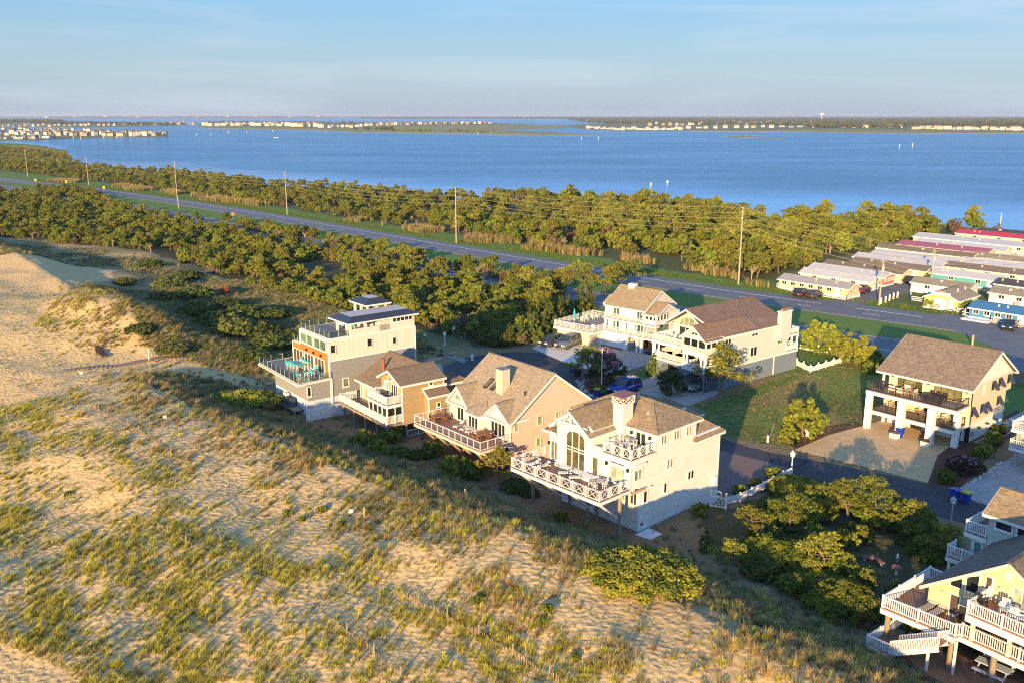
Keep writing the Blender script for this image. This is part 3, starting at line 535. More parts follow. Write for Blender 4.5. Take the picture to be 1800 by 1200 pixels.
    def rail(s, pts, z, h=.85, style='bal', m=None, step=1.4, pw=.1, m2=None, ends=True):
        if style == 'lat': pw = .07
        if style == 'glass': pw = .025
        if style == 'x': pw = .085
        m = m or WHITE2; top = MB(); fill = MB(); panels = []; posts = []
        for a, b in zip(pts[:-1], pts[1:]):
            A, Bv = Vector((*a, 0)), Vector((*b, 0)); Ln = (Bv - A).length; n = max(1, round(Ln / step)); dr = (Bv - A) / n; u_ = dr.normalized()
            (top.beam(s.L(*a, z + h), s.L(*b, z + h), .09, .05) if style != 'glass' else top.beam(s.L(*a, z + .03), s.L(*b, z + .03), .05, .05))
            if style != 'glass': top.beam(s.L(*a, z + .09), s.L(*b, z + .09), .05, .05)
            for i in range(n + 1):
                p = A + dr * i
                if not any((p - q).length < .05 for q in posts): posts.append(p)
            for i in range(n):
                p, q = A + dr * i + u_ * pw / 2, A + dr * (i + 1) - u_ * pw / 2; l2 = (q - p).length
                def sp(f, zz): r = p + (q - p) * f; return s.L(r.x, r.y, z + zz)
                if style in ('bal', 'thin'):
                    k = max(2, int(l2 / (.125 if style == 'bal' else .16)))
                    w = .045 if style == 'bal' else .016
                    for t in range(1, k): fill.beam(sp(t / k, .1), sp(t / k, h - .02), w, w, up=(1, 0, 0))
                elif style == 'x':
                    y0, y1 = .12, h - .03
                    for f0, f1, f2, f3 in ((.16, y0, .84, y1), (.16, y1, .84, y0)): fill.beam(sp(f0, f1), sp(f2, f3), .032, .032)
                    for f in (.16, .84): fill.beam(sp(f, y0), sp(f, y1), .03, .03, up=(1, 0, 0))
                    for f in (.08, .92): fill.beam(sp(f, y0), sp(f, y1), .022, .022, up=(1, 0, 0))
                elif style == 'glass': panels.append((sp(.02, .04), sp(.98, .04), h - .06))
                elif style == 'lat':
                    for t in range(1, 7): fill.beam(sp(t / 7, .1), sp(t / 7, h), .026, .026, up=(1, 0, 0))
                    for t in (.35, .6): fill.beam(sp(0, h * t), sp(1, h * t), .026, .026)
        r = top.build("railing", m, s.root)
        pm = MB(); pm.box(-pw / 2, pw / 2, -pw / 2, pw / 2, 0, h + (.06 if style != 'glass' else 0)); 
        if style in ('bal', 'x', 'lat'): pm.box(-pw * .6, pw * .6, -pw * .6, pw * .6, h + .06, h + .09)
        first = None
        for p in posts:
            if first is None: first = pm.build("post", m, r)
            o = first if p is posts[0] else first.copy()
            if o is not first: COL.objects.link(o)
            o.parent = r; o.location = s.L(p.x, p.y, z)
        if fill.v: f = fill.build("balusters", m2 or m, r); f["kind"] = "stuff"
        for a, b, hh in panels: mbp = MB(); d = (b - a); nrm = Vector((-d.y, d.x, 0)).normalized() * .012; mbp.prism([a - nrm, b - nrm, b - nrm + Vector((0, 0, hh)), a - nrm + Vector((0, 0, hh))], nrm * 2); mbp.build("glass_panel", m2 or CLEAR, r)
        return r
    def piling(s, u, v, z0, z1, r=.16, m=None, sq=False):
        mb = MB(); a, b = s.L(u, v, z0), s.L(u, v, z1)
        (mb.beam(a, b, r * 2, r * 2, up=(1, 0, 0)) if sq else mb.tube(a, b, r, n=10)); return mb.build("piling", m or TIMBER, s.root)
    def beamp(s, name, a, b, w, h, m, parent=None): mb = MB(); mb.beam(s.L(*a), s.L(*b), w, h); return mb.build(name, m, parent or s.root)
    def lampw(s, face, c, a, z): s.box("wall_lamp", *s.fr(face, c, a - .1, a + .1, z, z + .28, 0, .2), BLACK)
# ---------------- the white house with the lattice railings
SID_W = banded("white lap siding", (0.72, 0.655, 0.575), 'Z', .17, .08, .03, .65, .35, wear=((.60, .56, .50), .35, .5))
SH_TAN = shingle("tan mixed shingles", (0.25, 0.185, 0.112), .28, wear=((0.30, 0.24, 0.16), 5, 0.5)); SH_GREY = shingle("grey brown shingles", (0.225, 0.185, 0.135), .35)
DECKB = banded("brown deck boards", (0.20, 0.125, 0.09), 'XY', .2, .12, .10, .75, .5)
h = House("white_beach_house", "white clapboard house with crossed white railings and a tall lattice-topped chimney, centre foreground", (10.26, 68.26), 1.0, 47)
H1 = h; v0 = -1.2
h.box("wall", 0, 9, 0, 11, 0.4, 5.0, SID_W); h.box("foundation_skirt", -.02, 9.02, -.02, 11.02, .4, 1.35, WHITE)
h.box("wall", 0.0, 9, v0, 10.98, 5.003, 7.58, SID_W); h.box("wall", .01, 8.8, 1.9, 7.4, 7.583, 9.15, SID_W)
h.box("wall", 0.01, 4.4, 7.41, 10.97, 7.583 - .2, 7.15 + .1, SID_W)
h.box("wall", 3.9, 7.8, -1.55, 3.0, 5.2, 9.05, SID_W); h.poly("gable_wall", 'F', -1.55, [(3.9, 9.05), (7.8, 9.05), (5.85, 10.3)], .3, SID_W)
h.box("corner_board", -.03, .1, v0 - .03, v0 + .1, 5.0, 7.55, WHITE); h.box("corner_board", -.03, .1, 1.86, 1.99, 7.6, 9.1, WHITE); h.box("corner_board", -.025, .1, 10.9, 11.03, 1.4, 7.1, WHITE); h.box("corner_board", -.03, .12, -.03, .12, 1.4, 4.95, WHITE)
h.gable(3.9, 7.8, -1.9, 4.6, 9.0, 10.45, 'v', SH_TAN, .35, .25)
h.hip(0, 8.8, 1.9, 7.4, 9.15, 10.75, SH_TAN, .38); h.hip(-.05, 4.6, 7.2, 11, 7.2, 8.75, SH_TAN, .3)
h.slabs("roof", [[(7.83, -1.6, 8.3), (9.4, -1.6, 7.95), (9.4, 2.2, 7.95), (7.83, 2.2, 8.3)], [(7.83, -1.6, 8.3), (7.83, 1.85, 8.9), (9.4, 1.85, 8.9), (9.4, -1.6, 7.9)]], SH_TAN); h.box("wall", 7.81, 9, -.9, 1.88, 7.59, 8.0, SID_W)
h.edge("fascia", [((7.9, -1.63, 8.0), (9.42, -1.63, 7.95))])
# gable truss
for a, b in (((4.0, 9.35), (7.7, 9.35)), ((5.85, 9.35), (5.85, 10.2)), ((5.0, 9.35), (5.5, 9.95)), ((6.7, 9.35), (6.2, 9.95))): h.beamp("gable_truss", (a[0], -1.95, a[1]), (b[0], -1.95, b[1]), .1, .12, WHITE)
h.archwin('F', -1.55, 4.45, 6.75, 5.35, 8.1, 8.75, 3, pane=GLW, rows=(6.95, 7.2), fw=.13)
h.box("wall", 3.0, 3.9, -1.45, -1.19, 5.2, 7.9, SID_W); h.win('F', -1.45, 3.1, 3.85, 5.4, 7.05, 1, pane=GLW); h.box("ledge", 2.98, 3.92, -1.6, -1.2, 7.2, 7.32, WHITE)
h.win('F', v0, 6.95 + .95, 8.85, 5.3, 7.05, 2, pane=GLW, name="sliding_door"); h.win('F', v0, 7.95, 8.85, 7.1, 7.35, 2, pane=GL)
h.win('F', v0, .5, 2.15, 5.28, 6.75, 2, pane=CURT, name="sliding_door"); h.win('F', v0, .55, 2.1, 6.85, 7.15, 2, pane=GL)
h.win('F', 1.9, .95, 2.1, 7.65, 8.95, 2, pane=GL, name="sliding_door"); 
for a, z in ((2.45, 6.6), (.2, 6.6), (8.95, 6.6)): h.lampw('F', v0, a, z)
for a in (.55, 2.5): h.lampw('F', 1.9, a, 8.45)
h.win('R', 0, 2.5, 3.35, 7.9, 8.8, 2, pane=CURT); h.win('R', 0, 4.2, 5.05, 7.88, 8.78, 2, pane=CURT); h.win('R', 0, 5.9, 6.75, 7.86, 8.76, 2, pane=CURT)
h.win('R', 0, -.8, .3, 5.65, 6.65, 2, pane=CURT); h.win('R', 0, 3.4, 4.35, 5.55, 6.5, 2, pane=CURT); h.win('R', 0, .45, 1.05, 3.4, 4.55, 1, pane=GL); h.win('R', 0, 3.1, 3.65, 3.5, 4.5, 1, pane=GL); h.win('R', 0, 6.4, 7.4, 3.75, 4.6, 2, pane=GL)
h.win('F', 0, .15, .95, 3.3, 4.5, 2, pane=GL)
for a0, a1, z in ((-.85, .5, 6.95), (.4, 1.3, 4.7)): h.box("awning_box", *h.fr('R', 0, a0, a1, z, z + .14, .003, .25), WHITE)
h.box("vent", *h.fr('R', 0, -.0 + .3, .55, 1.55, 1.75, .0, .05), BLACK); h.box("electric_meter", *h.fr('R', 0, 10.2, 10.6, 2.2, 3.1, .0, .2), WHITE2)
CHM = mat("chimney render", (0.62, 0.55, 0.50), .8, .06, 2)
c = h.box("chimney", 2.95, 4.0, 1.2, 2.5, 7.5, 10.9, CHM); COPPER = mat("copper cap", (0.26, 0.10, 0.06), .5, .25, 3, metal=.3)
mb = MB()
for z in (10.95, 11.5): h.mbox(mb, 2.85, 4.1, 1.1, 1.17, z, z + .07); h.mbox(mb, 2.85, 4.1, 2.53, 2.6, z, z + .07); h.mbox(mb, 2.85, 2.92, 1.17, 2.53, z, z + .07); h.mbox(mb, 4.03, 4.1, 1.17, 2.53, z, z + .07)
for (ua, va), (ub, vb) in (((2.88, 1.14), (4.07, 1.14)), ((2.88, 1.14), (2.88, 2.56))):
    for i in range(2):
        f0, f1 = i / 2, (i + 1) / 2; P = lambda f, z: h.L(ua + (ub - ua) * f, va + (vb - va) * f, z)
        mb.beam(P(f0, 11.0), P(f1, 11.5), .05, .05); mb.beam(P(f0, 11.5), P(f1, 11.0), .05, .05); mb.beam(P(f0, 10.95), P(f0, 11.55), .06, .06, up=(1, 0, 0)); mb.beam(P(f1, 10.95), P(f1, 11.55), .06, .06, up=(1, 0, 0))
mb.build("chimney_lattice", WHITE, c); h.slabs("chimney_cap", [[(2.8, 1.05, 11.6), (4.15, 1.05, 11.6), (4.15, 2.65, 11.75), (2.8, 2.65, 11.75)]], COPPER, .06, c); h.box("flue", 3.1, 3.85, 1.35, 2.35, 10.9, 11.45, COPPER, c)
mb = MB(); mb.tube(h.L(1.9, 3.2, 9.6), h.L(1.9, 3.2, 10.15), .07); mb.build("vent_pipe", WHITE2, h.root)
h.deck([(-.05, -4.9), (9.9, -4.9), (9.9, -1.22), (-.05, -1.22)], 5.2, DECKB, .26)
h.rail([(0, -1.25), (0, -4.85), (9.85, -4.85), (9.85, -.9)], 5.2, .82, 'x', step=1.35); 
h.deck([(-.04, -1.25), (2.9, -1.25), (2.9, 1.88), (-.04, 1.88)], 7.62, DECKB, .2); h.rail([(0, 1.85), (0, -1.2), (2.87, -1.2), (2.87, .9)], 7.62, .8, 'x', step=1.0)
h.box("bench", 2.9, 4.2, -2.6, -1.9, 5.21, 5.6, WHITE); h.box("planter", 4.2, 7.6, -2.0, -1.62, 5.21, 5.5, WHITE)
for (u, v) in ((10.0, -2.2), (6.8, -2.13), (3.4, -2.33), (.05, -2.35), (3.7, -.9), (6.9, -.8)): h.piling(u, v, 0.5, 4.95, .15)
for u in (9.3, 6.6, 3.5, .35): h.beamp("brace", (u, -4.7, 4.9), (u - .1, -2.0, 2.6), .42, .12, WHITE)
h.beamp("girder", (-.3, -2.3, 4.85), (10.1, -2.3, 4.85), .16, .26, TANWOOD); h.beamp("girder", (-1.2 + .9, -1.45, 4.9), (-.3, .35, 4.9), .12, .2, TANWOOD)
# garage wing behind
h.box("wall", 6.0, 11, 11.0, 16.2, .3, 6.1, SID_W); h.hip(6.0, 11, 10.6, 16.2, 6.15, 7.75, SH_TAN, .4); h.box("wall", 4.4, 9, 7.41, 11.2, 7.38, 8.3, SID_W); h.hip(4.4, 9, 7.0, 11.2, 8.3, 9.3, SH_TAN, .3)
tag(MB().prism([h.world(-.15, -.6, 1.05), h.world(-.15, 1.2, 1.05), h.world(-1.6, 1.1, 1.05), h.world(-1.6, -.5, 1.05)], (0, 0, .08)).build("hatch_cover", WHITE2), "flat white hatch lying on the sand against the white house wall", "hatch cover")
# ---------------- the pink-beige house with the long shingle roof
SID_P = mat("peach shake siding", (0.68, 0.43, 0.33), .85, .16, 3, .8, 9, stretch=(1, 1, 2.4)); CRM = mat("cream paint", (0.61, 0.52, 0.40), .6, .06, 2); SH_T2 = shingle("sandy shingles", (0.28, 0.225, 0.155), .24)
DECKR = banded("red brown deck boards", (0.27, 0.145, 0.105), 'XY', .2, .12, .10, .75, .5)
h = House("peach_shingled_house", "peach shake-sided house under one long tan roof with a square chimney and small front gables", (-0.13, 81.17), 1.2, 50.5); H2 = h
h.box("wall", 0, 9.75, 0, 10.7, 1.0, 6.05, SID_P); h.poly("gable_wall", 'R', 0, [(0, 6.05), (10.7, 6.05), (5.36, 9.75)], .3, SID_P); h.poly("gable_wall", 'L', 9.75, [(0, 6.05), (10.7, 6.05), (5.36, 9.75)], .3, SID_P)
h.box("front_wall", .02, 9.72, -.06, 0.02, 4.1, 6.0, CRM)
h.gable(0, 9.75, 0, 10.7, 6.1, 9.9, 'u', SH_T2, .3, .3, ridge=5.36)
for u0, u1, zp in ((6.7, 9.6, 7.75), (.25, 3.4, 7.5)):
    um = (u0 + u1) / 2; h.poly("gable_wall", 'F', -.1, [(u0, 4.12), (u1, 4.12), (u1, 6.2), (um, zp - .12), (u0, 6.2)], .3, CRM); h.gable(u0, u1, -.15, 2.1, 6.25, zp, 'v', SH_T2, .28, .2)
h.archwin('F', -.1, 7.5, 8.8, 6.25, 6.3, 6.95, 1, pane=CURT); h.poly("gable_panel", 'F', -.14, [(1.0, 6.2), (2.65, 6.2), (1.82, 7.05)], .05, WHITE); h.box("ledge", .4, 3.3, -.35, -.1, 6.02, 6.14, WHITE); h.box("ledge", 7.0, 9.3, -.35, -.1, 6.02, 6.14, WHITE)
h.win('F', -.1, 7.15, 8.35, 4.2, 5.85, 2, name="sliding_door", pane=GL); h.win('F', -.1, .6, 2.85, 4.2, 5.8, 4, name="sliding_door", pane=GL)
# bay
mb = MB(); by = [(3.5, -.02), (3.9, -.75), (5.7, -.75), (6.15, -.02)]; mb.prism([h.L(u, v, 4.15) for u, v in by], (0, 0, 1.75)); mb.build("bay_wall", CRM, h.root)
h.slabs("roof", [[(3.2, -.1, 5.9), (3.75, -1.05, 5.9), (4.8, .9, 6.9)], [(3.75, -1.05, 5.9), (5.85, -1.05, 5.9), (4.8, .9, 6.9)], [(5.85, -1.05, 5.9), (6.45, -.1, 5.9), (4.8, .9, 6.9)]], SH_T2); h.edge("fascia", [((3.2, -.1, 5.9), (3.75, -1.05, 5.9)), ((3.75, -1.05, 5.9), (5.85, -1.05, 5.9)), ((5.85, -1.05, 5.9), (6.45, -.1, 5.9))])
h.win('F', -.75, 4.0, 5.6, 4.35, 5.65, 3, pane=GL); h.box("bench", 3.6, 5.9, -1.25, -.85, 4.1, 4.45, CRM)
for a0, a1, z0, z1, p in ((.38, 1.05, 4.95, 5.95, CURT), (3.3, 4.0, 5.0, 6.0, CURT), (5.65, 6.5, 5.2, 5.95, CURT), (7.3, 8.15, 5.2, 5.95, CURT), (3.15, 3.8, 2.85, 3.8, CURT)): h.win('R', 0, a0, a1, z0, z1, 2 if a1 - a0 > .75 else 1, frame=CRM, pane=p)
h.box("corner_board", -.03, .12, -.09, .1, 1.4, 6.0, WHITE); c = h.box("chimney", 3.7, 4.65, 1.95, 2.95, 6.5, 9.95, SID_P); h.box("chimney_cap", 3.65, 4.7, 1.9, 3.0, 9.95, 10.0, mat("lead cap", (0.16, .18, .22), .5)), h.box("corner_board", 3.67, 3.8, 1.92, 2.05, 7, 9.93, CRM)
k = (9.9 - 6.1) / 5.36
for u in (6.25, 5.2): w = h.slabs("skylight", [[(u, 2.0, 6.1 + k * 2.0 + .12), (u + .55, 2.0, 6.1 + k * 2.0 + .12), (u + .55, 3.0, 6.1 + k * 3.0 + .12), (u, 3.0, 6.1 + k * 3 + .12)]], BLACK, .14); h.slabs("pane", [[(u + .07, 2.08, 6.1 + k * 2.08 + .13), (u + .48, 2.08, 6.1 + k * 2.08 + .13), (u + .48, 2.92, 6.1 + k * 2.92 + .13), (u + .07, 2.92, 6.1 + k * 2.92 + .13)]], GLW, .03, w)
mb = MB(); mb.tube(h.L(1.0, 2.6, 7.8), h.L(1.0, 2.6, 8.35), .07); mb.build("vent_pipe", BLACK, h.root)
h.deck([(-.15, -3.75), (10.45, -3.95), (10.45, .4), (-.15, -.02)], 4.09, DECKR, .24, CRM); h.rail([(-.1, -.1), (-.1, -3.7), (10.4, -3.9), (10.4, .4)], 4.09, .85, 'thin', WHITE2, 1.0, .05, m2=mat("grey cable", (0.2, .2, .21), .5))
for u, v in ((9.8, -1.6), (7.6, -1.5), (5.4, -1.5), (3.2, -1.4), (1.0, -1.3), (8.0, -.2), (5, -.2), (2, -.2)): h.piling(u, v, .4, 3.85, .15)
for u in (9.9, 7.7, 5.5, 3.3, 1.1): h.beamp("brace", (u, -3.6, 3.85), (u - .1, -1.55, 1.7), .16, .2, TANWOOD)
h.beamp("girder", (-.4, -1.5, 3.72), (10.4, -1.6, 3.72), .18, .25, TANWOOD); h.beamp("girder", (-.6, -3.4, 3.76), (10.4, -3.55, 3.76), .12, .2, TANWOOD)
h.box("lattice_skirt", .3, 9.6, -.16, -.09, 1.1, 3.7, banded("slatted skirt", (0.16, .11, .08), 'Z', .14, .1, .1, .85, .9)); 
# ---------------- the small tan cottage
SID_T = banded("tan lap siding", (0.36, 0.255, 0.135), 'Z', .15, .08, .05, .75, .6, wear=((0.26, .17, .09), .6, .5)); SH_B = shingle("brown shingles", (0.18, 0.13, 0.088), .24); DECKG = banded("grey deck boards", (0.17, 0.145, 0.12), 'XY', .18, .12, .1, .8, .5)
h = House("tan_cottage", "small tan clapboard cottage with brown roofs between the grey house and peach house", (-11.42, 90.29), 1.2, 52.5); H3 = h
h.box("wall", 0, 4.2, 0, 5.2, 2.6, 7.1, SID_T); h.poly("gable_wall", 'F', 0, [(.0, 7.1), (4.2, 7.1), (2.2, 8.0)], .2, SID_T); h.gable(0, 4.3, -.1, 5.1, 7.12, 8.15, 'v', SH_B, .3, .25, ridge=2.2)
h.box("wall", 4.21, 9.4, .1, 8.2, 2.6, 5.7, SID_T); h.poly("gable_wall", 'L', 9.4, [(.1, 5.7), (8.2, 5.7), (4.1, 7.9)], .2, SID_T); h.gable(2.6, 9.5, .1, 8.2, 5.75, 8.0, 'u', SH_B, .45, .2); h.box("wall", 1, 4.2, 5.21, 8.6, 2.6, 5.9, SID_T); h.hip(.8, 4.2, 5.2, 8.6, 5.9, 6.7, SH_B, .25)
h.box("wall", -.8, 0.0, 2.75, 5.25, 2.8, 5.35, SID_T); h.slabs("roof", [[(-1.05, 2.6, 5.4), (-.02, 2.6, 6.0), (-.02, 5.4, 6.0), (-1.05, 5.4, 5.4)]], SH_B); h.edge("fascia", [((-1.07, 2.6, 5.4), (-1.07, 5.4, 5.4)), ((-1.07, 2.58, 5.4), (-.02, 2.58, 6.0))]); h.box("flashing", -.12, -.003, 2.5, 5.5, 6.0, 6.25, WHITE)
for a in (2.75, 5.15): h.box("corner_board", -.83, -.72, a - .03, a + .07, 2.9, 5.25, WHITE)
h.box("corner_board", -.03, .1, -.03, .1, 2.7, 7.0, WHITE); h.box("corner_board", -.03, .1, 5.12, 5.23, 5.9, 7.0, WHITE)
h.win('R', 0, 3.3, 3.85, 6.3, 6.95, 1); h.win('R', -.8, 3.7, 4.25, 4.0, 4.6, 1)
h.win('F', 0, 2.6, 3.5, 5.3, 6.75, 2, name="sliding_door", pane=CURT); h.win('F', 0, .7, 2.1, 5.25, 6.75, 3, name="sliding_door"); h.win('F', 0, 1.8, 2.8, 6.9, 7.35, 1, pane=CURT)
h.deck([(.0, -1.85), (3.9, -1.85), (3.9, -.01), (.0, -.01)], 5.1, DECKG, .3); h.rail([(.05, -.05), (.05, -1.8), (3.85, -1.8), (3.85, -.05)], 5.1, .85, 'bal', step=1.0)
h.deck([(-.02, -2.0), (10.4, -2.0), (10.4, .1), (-.02, -.01)], 3.0, DECKG, .24, TIMBER); h.rail([(10.35, .1), (10.35, -1.95), (.03, -1.95), (.03, -.02)], 3.0, .85, 'bal', step=1.1)
for u in (.1, 1.05, 2.0, 2.95, 3.8): h.box("porch_post", u - .06, u + .06, -1.83, -1.71, 3.0, 4.8, WHITE)
for u in (.12, 1.08, 2.03, 2.98): h.box("screen", u, u + .8, -1.79, -1.75, 3.85, 4.78, GL)
h.box("screen", .03, .07, -1.6, -.9, 3.85, 4.78, GL); h.box("screen", .03, .07, -.8, -.1, 3.85, 4.78, GL); h.box("porch_post", .0, .12, -.9, -.8, 3.0, 4.8, WHITE)
for a0, a1 in ((4.6, 5.5), (5.9, 6.8), (7.2, 8.1), (8.4, 9.2)): h.win('F', .1, a0, a1, 3.5, 5.2, 2, pane=CURT)
mb = MB(); mb.tube(h.L(7.1, 1.9, 6.5), h.L(7.1, 1.9, 7.9), .17, n=10); mb.tube(h.L(7.1, 1.9, 7.9), h.L(7.1, 1.9, 8.0), .22, n=10); mb.build("flue_pipe", mat("rusty flue", (.24, .09, .05), .7), h.root)
for u, v in ((10, -1.7), (7.5, -1.7), (5, -1.7), (2.5, -1.7), (.2, -1.7), (8, .6), (4, .6), (.3, .6), (.3, 4.8), (4, 4.8)): h.piling(u, v, .6, 2.75, .13)
h.rail([(-.3, 0.3), (-.3, 4.5)], 1.3, .7, 'thin', WHITE2, 1.5, .05)
# ---------------- the modern grey house with the orange panel
SHG = mat("grey cedar shake", (0.23, 0.225, 0.225), .9, .30, 3.2, .6, 10, stretch=(1, 1, 1.8)); BNB = banded("off white board and batten", (0.57, 0.515, 0.44), 'Y', .62, .05, .02, .6, 1.0); OFFW = mat("off white panel", (0.58, 0.525, 0.46), .6, .05, 2); ORG = mat("orange cedar panel", (0.43, 0.15, 0.035), .6, .15, 2, stretch=(1, 1, 6)); NAVY = banded("navy standing seam", (0.03, 0.036, 0.06), 'Y', .45, .08, .05, .35, 1.2); FLAT = mat("pale roof membrane", (0.42, 0.40, 0.40), .8, .1, 1); DECKP = banded("taupe deck boards", (0.25, 0.21, 0.18), 'XY', .2, .08, .07, .75, .5)
SCRN = mat("brown solar screen", (0.075, 0.05, 0.035), .6, .35, 3, stretch=(6, 6, .7))
h = House("modern_grey_house", "modern grey three-storey house with an orange front panel, glass rails and navy roofs", (-22.69, 96.93), 1.0, 51.5); H4 = h
h.box("wall", 0, 8.65, 0, 14.2, 3.08, 5.15, SHG); h.box("foundation_skirt", .03, 8.62, .03, 14.17, .8, 3.08, banded("white skirting with painted blue shade", (0.50, .55, .60), 'Z', .2, .06, .03, .7, .15))  # white skirting; the blue tint of its shade is put into the colour
h.box("wall", 0.0, 9.25, 2.82, 14.2, 5.15, 7.2, SHG); h.box("wall", 0, 7.2, 2.84, 14.19, 7.2, 9.55, BNB); h.box("band_board", -.04, 7.23, 2.78, 14.23, 7.15, 7.3, WHITE); h.box("band_board", -.05, 7.25, 2.76, 14.24, 9.5, 9.7, WHITE); h.box("parapet", 7.2, 9.3, 2.78, 9, 7.2, 7.85, OFFW)
for v in (2.8, 14.2): h.box("corner_board", -.035, .1, v - .06, v + .06, 3.1, 9.5, WHITE)
h.box("orange_panel", .2, 7.15, 2.74, 2.82, 5.4, 8.1, ORG); h.box("orange_panel", 7.15, 9.2, 2.745, 2.815, 7.0, 7.75, ORG); h.box("corner_board", .0, .2, 2.72, 2.82, 5.4, 9.5, WHITE); h.box("corner_board", 9.2, 9.33, 2.72, 2.82, 5.4, 7.85, WHITE); h.box("corner_board", 7.12, 7.3, 2.72, 2.82, 7.9, 9.5, WHITE)
for a0, a1 in ((1.1, 3.5), (3.75, 6.1), (6.5, 9.1)): h.win('F', 2.74, a0, a1, 5.42, 7.15, 3, pane=SCRN, name="sliding_door", sill=False)
for a0, a1 in ((.45, 3.5), (3.8, 6.95)): h.win('F', 2.74, a0, a1, 8.15, 9.4, 2, pane=GLG)
for a in (3.6, 5.4, 1.8): h.lampw('F', 2.74, a, 7.4)
for a0, a1, z0, z1 in ((2.92, 3.65, 8.05, 9.1), (7.6, 8.35, 8.1, 9.1), (11.0, 11.6, 7.9, 8.75)): h.win('R', 0, a0, a1, z0, z1, 1, pane=GL, frame=OFFW)
h.win('R', 0, 4.3, 5.15, 3.9, 5.0, 1, pane=CURT); h.win('R', 0, .95 - 1.4 + .3, .4, 3.6, 4.8, 1, pane=GL); h.win('F', 0, 5.0, 5.7, 4.4, 4.9, 1); h.win('F', 0, 2.9, 3.5, 4.35, 4.85, 1); h.win('F', 0, 3.7, 4.3, 4.35, 4.85, 1); h.win('F', 0, 6.6, 7.2, 4.4, 4.9, 1)
h.box("downpipe", -.1, 0, 2.9, 3.0, 2.2, 5.3, WHITE)
h.deck([(-.4, -1.3), (10.9, -1.0), (10.9, 2.75), (-.02, 2.75)], 5.37, DECKP, .2); h.rail([(-.3, 2.6), (-.3, -1.2), (10.8, -.9), (10.8, 3.5)], 5.37, .8, 'glass', WHITE2, 1.3, .04)
h.box("roof_deck", .1, 7.1, 2.9, 9.4, 9.7, 9.74, DECKP); h.rail([(.1, 5.3), (.1, 2.95), (7.1, 2.95), (7.1, 8.5)], 9.72, .75, 'glass', WHITE2, 1.2, .04); h.rail([(7.3, 2.95), (9.2, 2.95), (9.2, 6.5)], 7.85, .7, 'glass', WHITE2, 1.1, .04)
h.box("planter_wall", 5.4, 7.05, 8.4, 8.7, 9.75, 10.15, OFFW)
# pavilion on the roof
h.box("wall", 0.02, 3.7, 10.8, 14.15, 9.7, 11.15, OFFW); h.box("parapet_wall", .02, .25, 5.55, 10.8, 9.7, 10.4, OFFW); h.box("wall", .02, 3.7, 9.4, 10.79, 9.7, 11.15, OFFW)
for u, v in ((.15, 5.65), (3.3, 5.7), (1.0, 5.7), (.15, 7.6), (3.5, 8.6)): h.box("porch_post", u - .12, u + .12, v - .12, v + .12, 9.7, 11.15, WHITE)
h.win('R', .02, 11.1, 13.9, 10.45, 11.1, 5, pane=GL)
def flathip(u0, u1, v0, v1, ze, zr, inset):
    c = [(u0, v0, ze), (u1, v0, ze), (u1, v1, ze), (u0, v1, ze)]; t = [(u0 + inset, v0 + inset, zr), (u1 - inset, v0 + inset, zr), (u1 - inset, v1 - inset, zr), (u0 + inset, v1 - inset, zr)]
    r = h.slabs("roof", [[c[i], c[(i + 1) % 4], t[(i + 1) % 4], t[i]] for i in range(4)], NAVY, .1); h.slabs("roof_top", [[(x, y, z + .02) for x, y, z in t]], FLAT, .08, r); h.edge("fascia", [(c[i], c[(i + 1) % 4]) for i in range(4)], WHITE, .08, .16, -.16, r)
flathip(-.35, 4.3, 5.1, 14.6, 11.3, 11.75, 1.0)
for u, v in ((3.6, 9.9), (6.6, 9.9), (6.6, 12.4), (3.6, 12.4), (5.1, 9.9), (3.6, 11.2)): h.box("porch_post", u - .12, u + .12, v - .12, v + .12, 9.7, 12.2, WHITE)
flathip(3.1, 7.1, 9.4, 12.9, 12.3, 12.8, 1.1)
WF = banded("white louvre fence", (0.66, .69, .73), 'Z', .13, .05, .03, .6, .3)
h.box("hvac_platform", 1.3, 6.5, -1.2, -.02, 1.75, 1.87, TIMBER)
for u in (1.5, 3.8, 6.2): h.piling(u, -1.05, .8, 1.75, .08, sq=True)
# louvre fence at the cottage side
fz = thing("louvre_fence", "white louvred enclosure fence at the foot of the grey house", "fence", h.world(0, 0, 1.2), h.rz())
for (u0, v0_), (u1, v1_) in (((.1, -.15), (-1.3, -.9)), ((-1.3, -.9), (-1.4, 1.2)), ((-1.4, 1.2), (-1.5, 3.4)), ((-1.5, 3.4), (-1.6, 5.6))):
    a, b = Vector((-u0, v0_, 0)), Vector((-u1, v1_, 0)); p = MB(); p.beam(a, a + Vector((0, 0, 1.6)), .13, .13, up=(1, 0, 0)); p.build("post", WHITE2, fz)
    for z in range(11): s_ = MB(); s_.beam(a + Vector((0, 0, .12 + z * .13)), b + Vector((0, 0, .12 + z * .13)), .03, .1); s_.build("slat", WHITE2, fz)
# ---------------- the white house with the large deck beside the cul-de-sac
SID_W2 = banded("white siding", (0.66, 0.67, 0.66), 'Z', .16, .05, .02, .6, .45); SH_T3 = shingle("tan shingles", (0.27, 0.21, 0.125), .22, wear=((0.30, .16, .06), .9, .35)); GTEAL = glass_pane("teal window glass", (0.06, 0.11, 0.11), .08); GREYW = banded("silvered cedar boards", (0.45, 0.41, 0.36), 'XY', .16, .14, .12, .85, .5)
h = House("white_deck_house", "white three-level house with tan roof and a big raised deck by the cul-de-sac", (19.17, 129.6), 0.0, 43.5); H5 = h
h.box("wall", 0, 7.1, 1.0, 8, 2.3, 6.5, SID_W2); h.poly("gable_wall", 'R', 0, [(1.0, 6.5), (8, 6.5), (4.1, 8.6)], .3, OFFW); h.poly("gable_wall", 'L', 7.1, [(1.0, 6.5), (8, 6.5), (4.1, 8.6)], .3, OFFW); h.gable(0, 7.1, .25, 8, 6.45, 8.85, 'u', SH_T3, .2, .25, ridge=4.1)
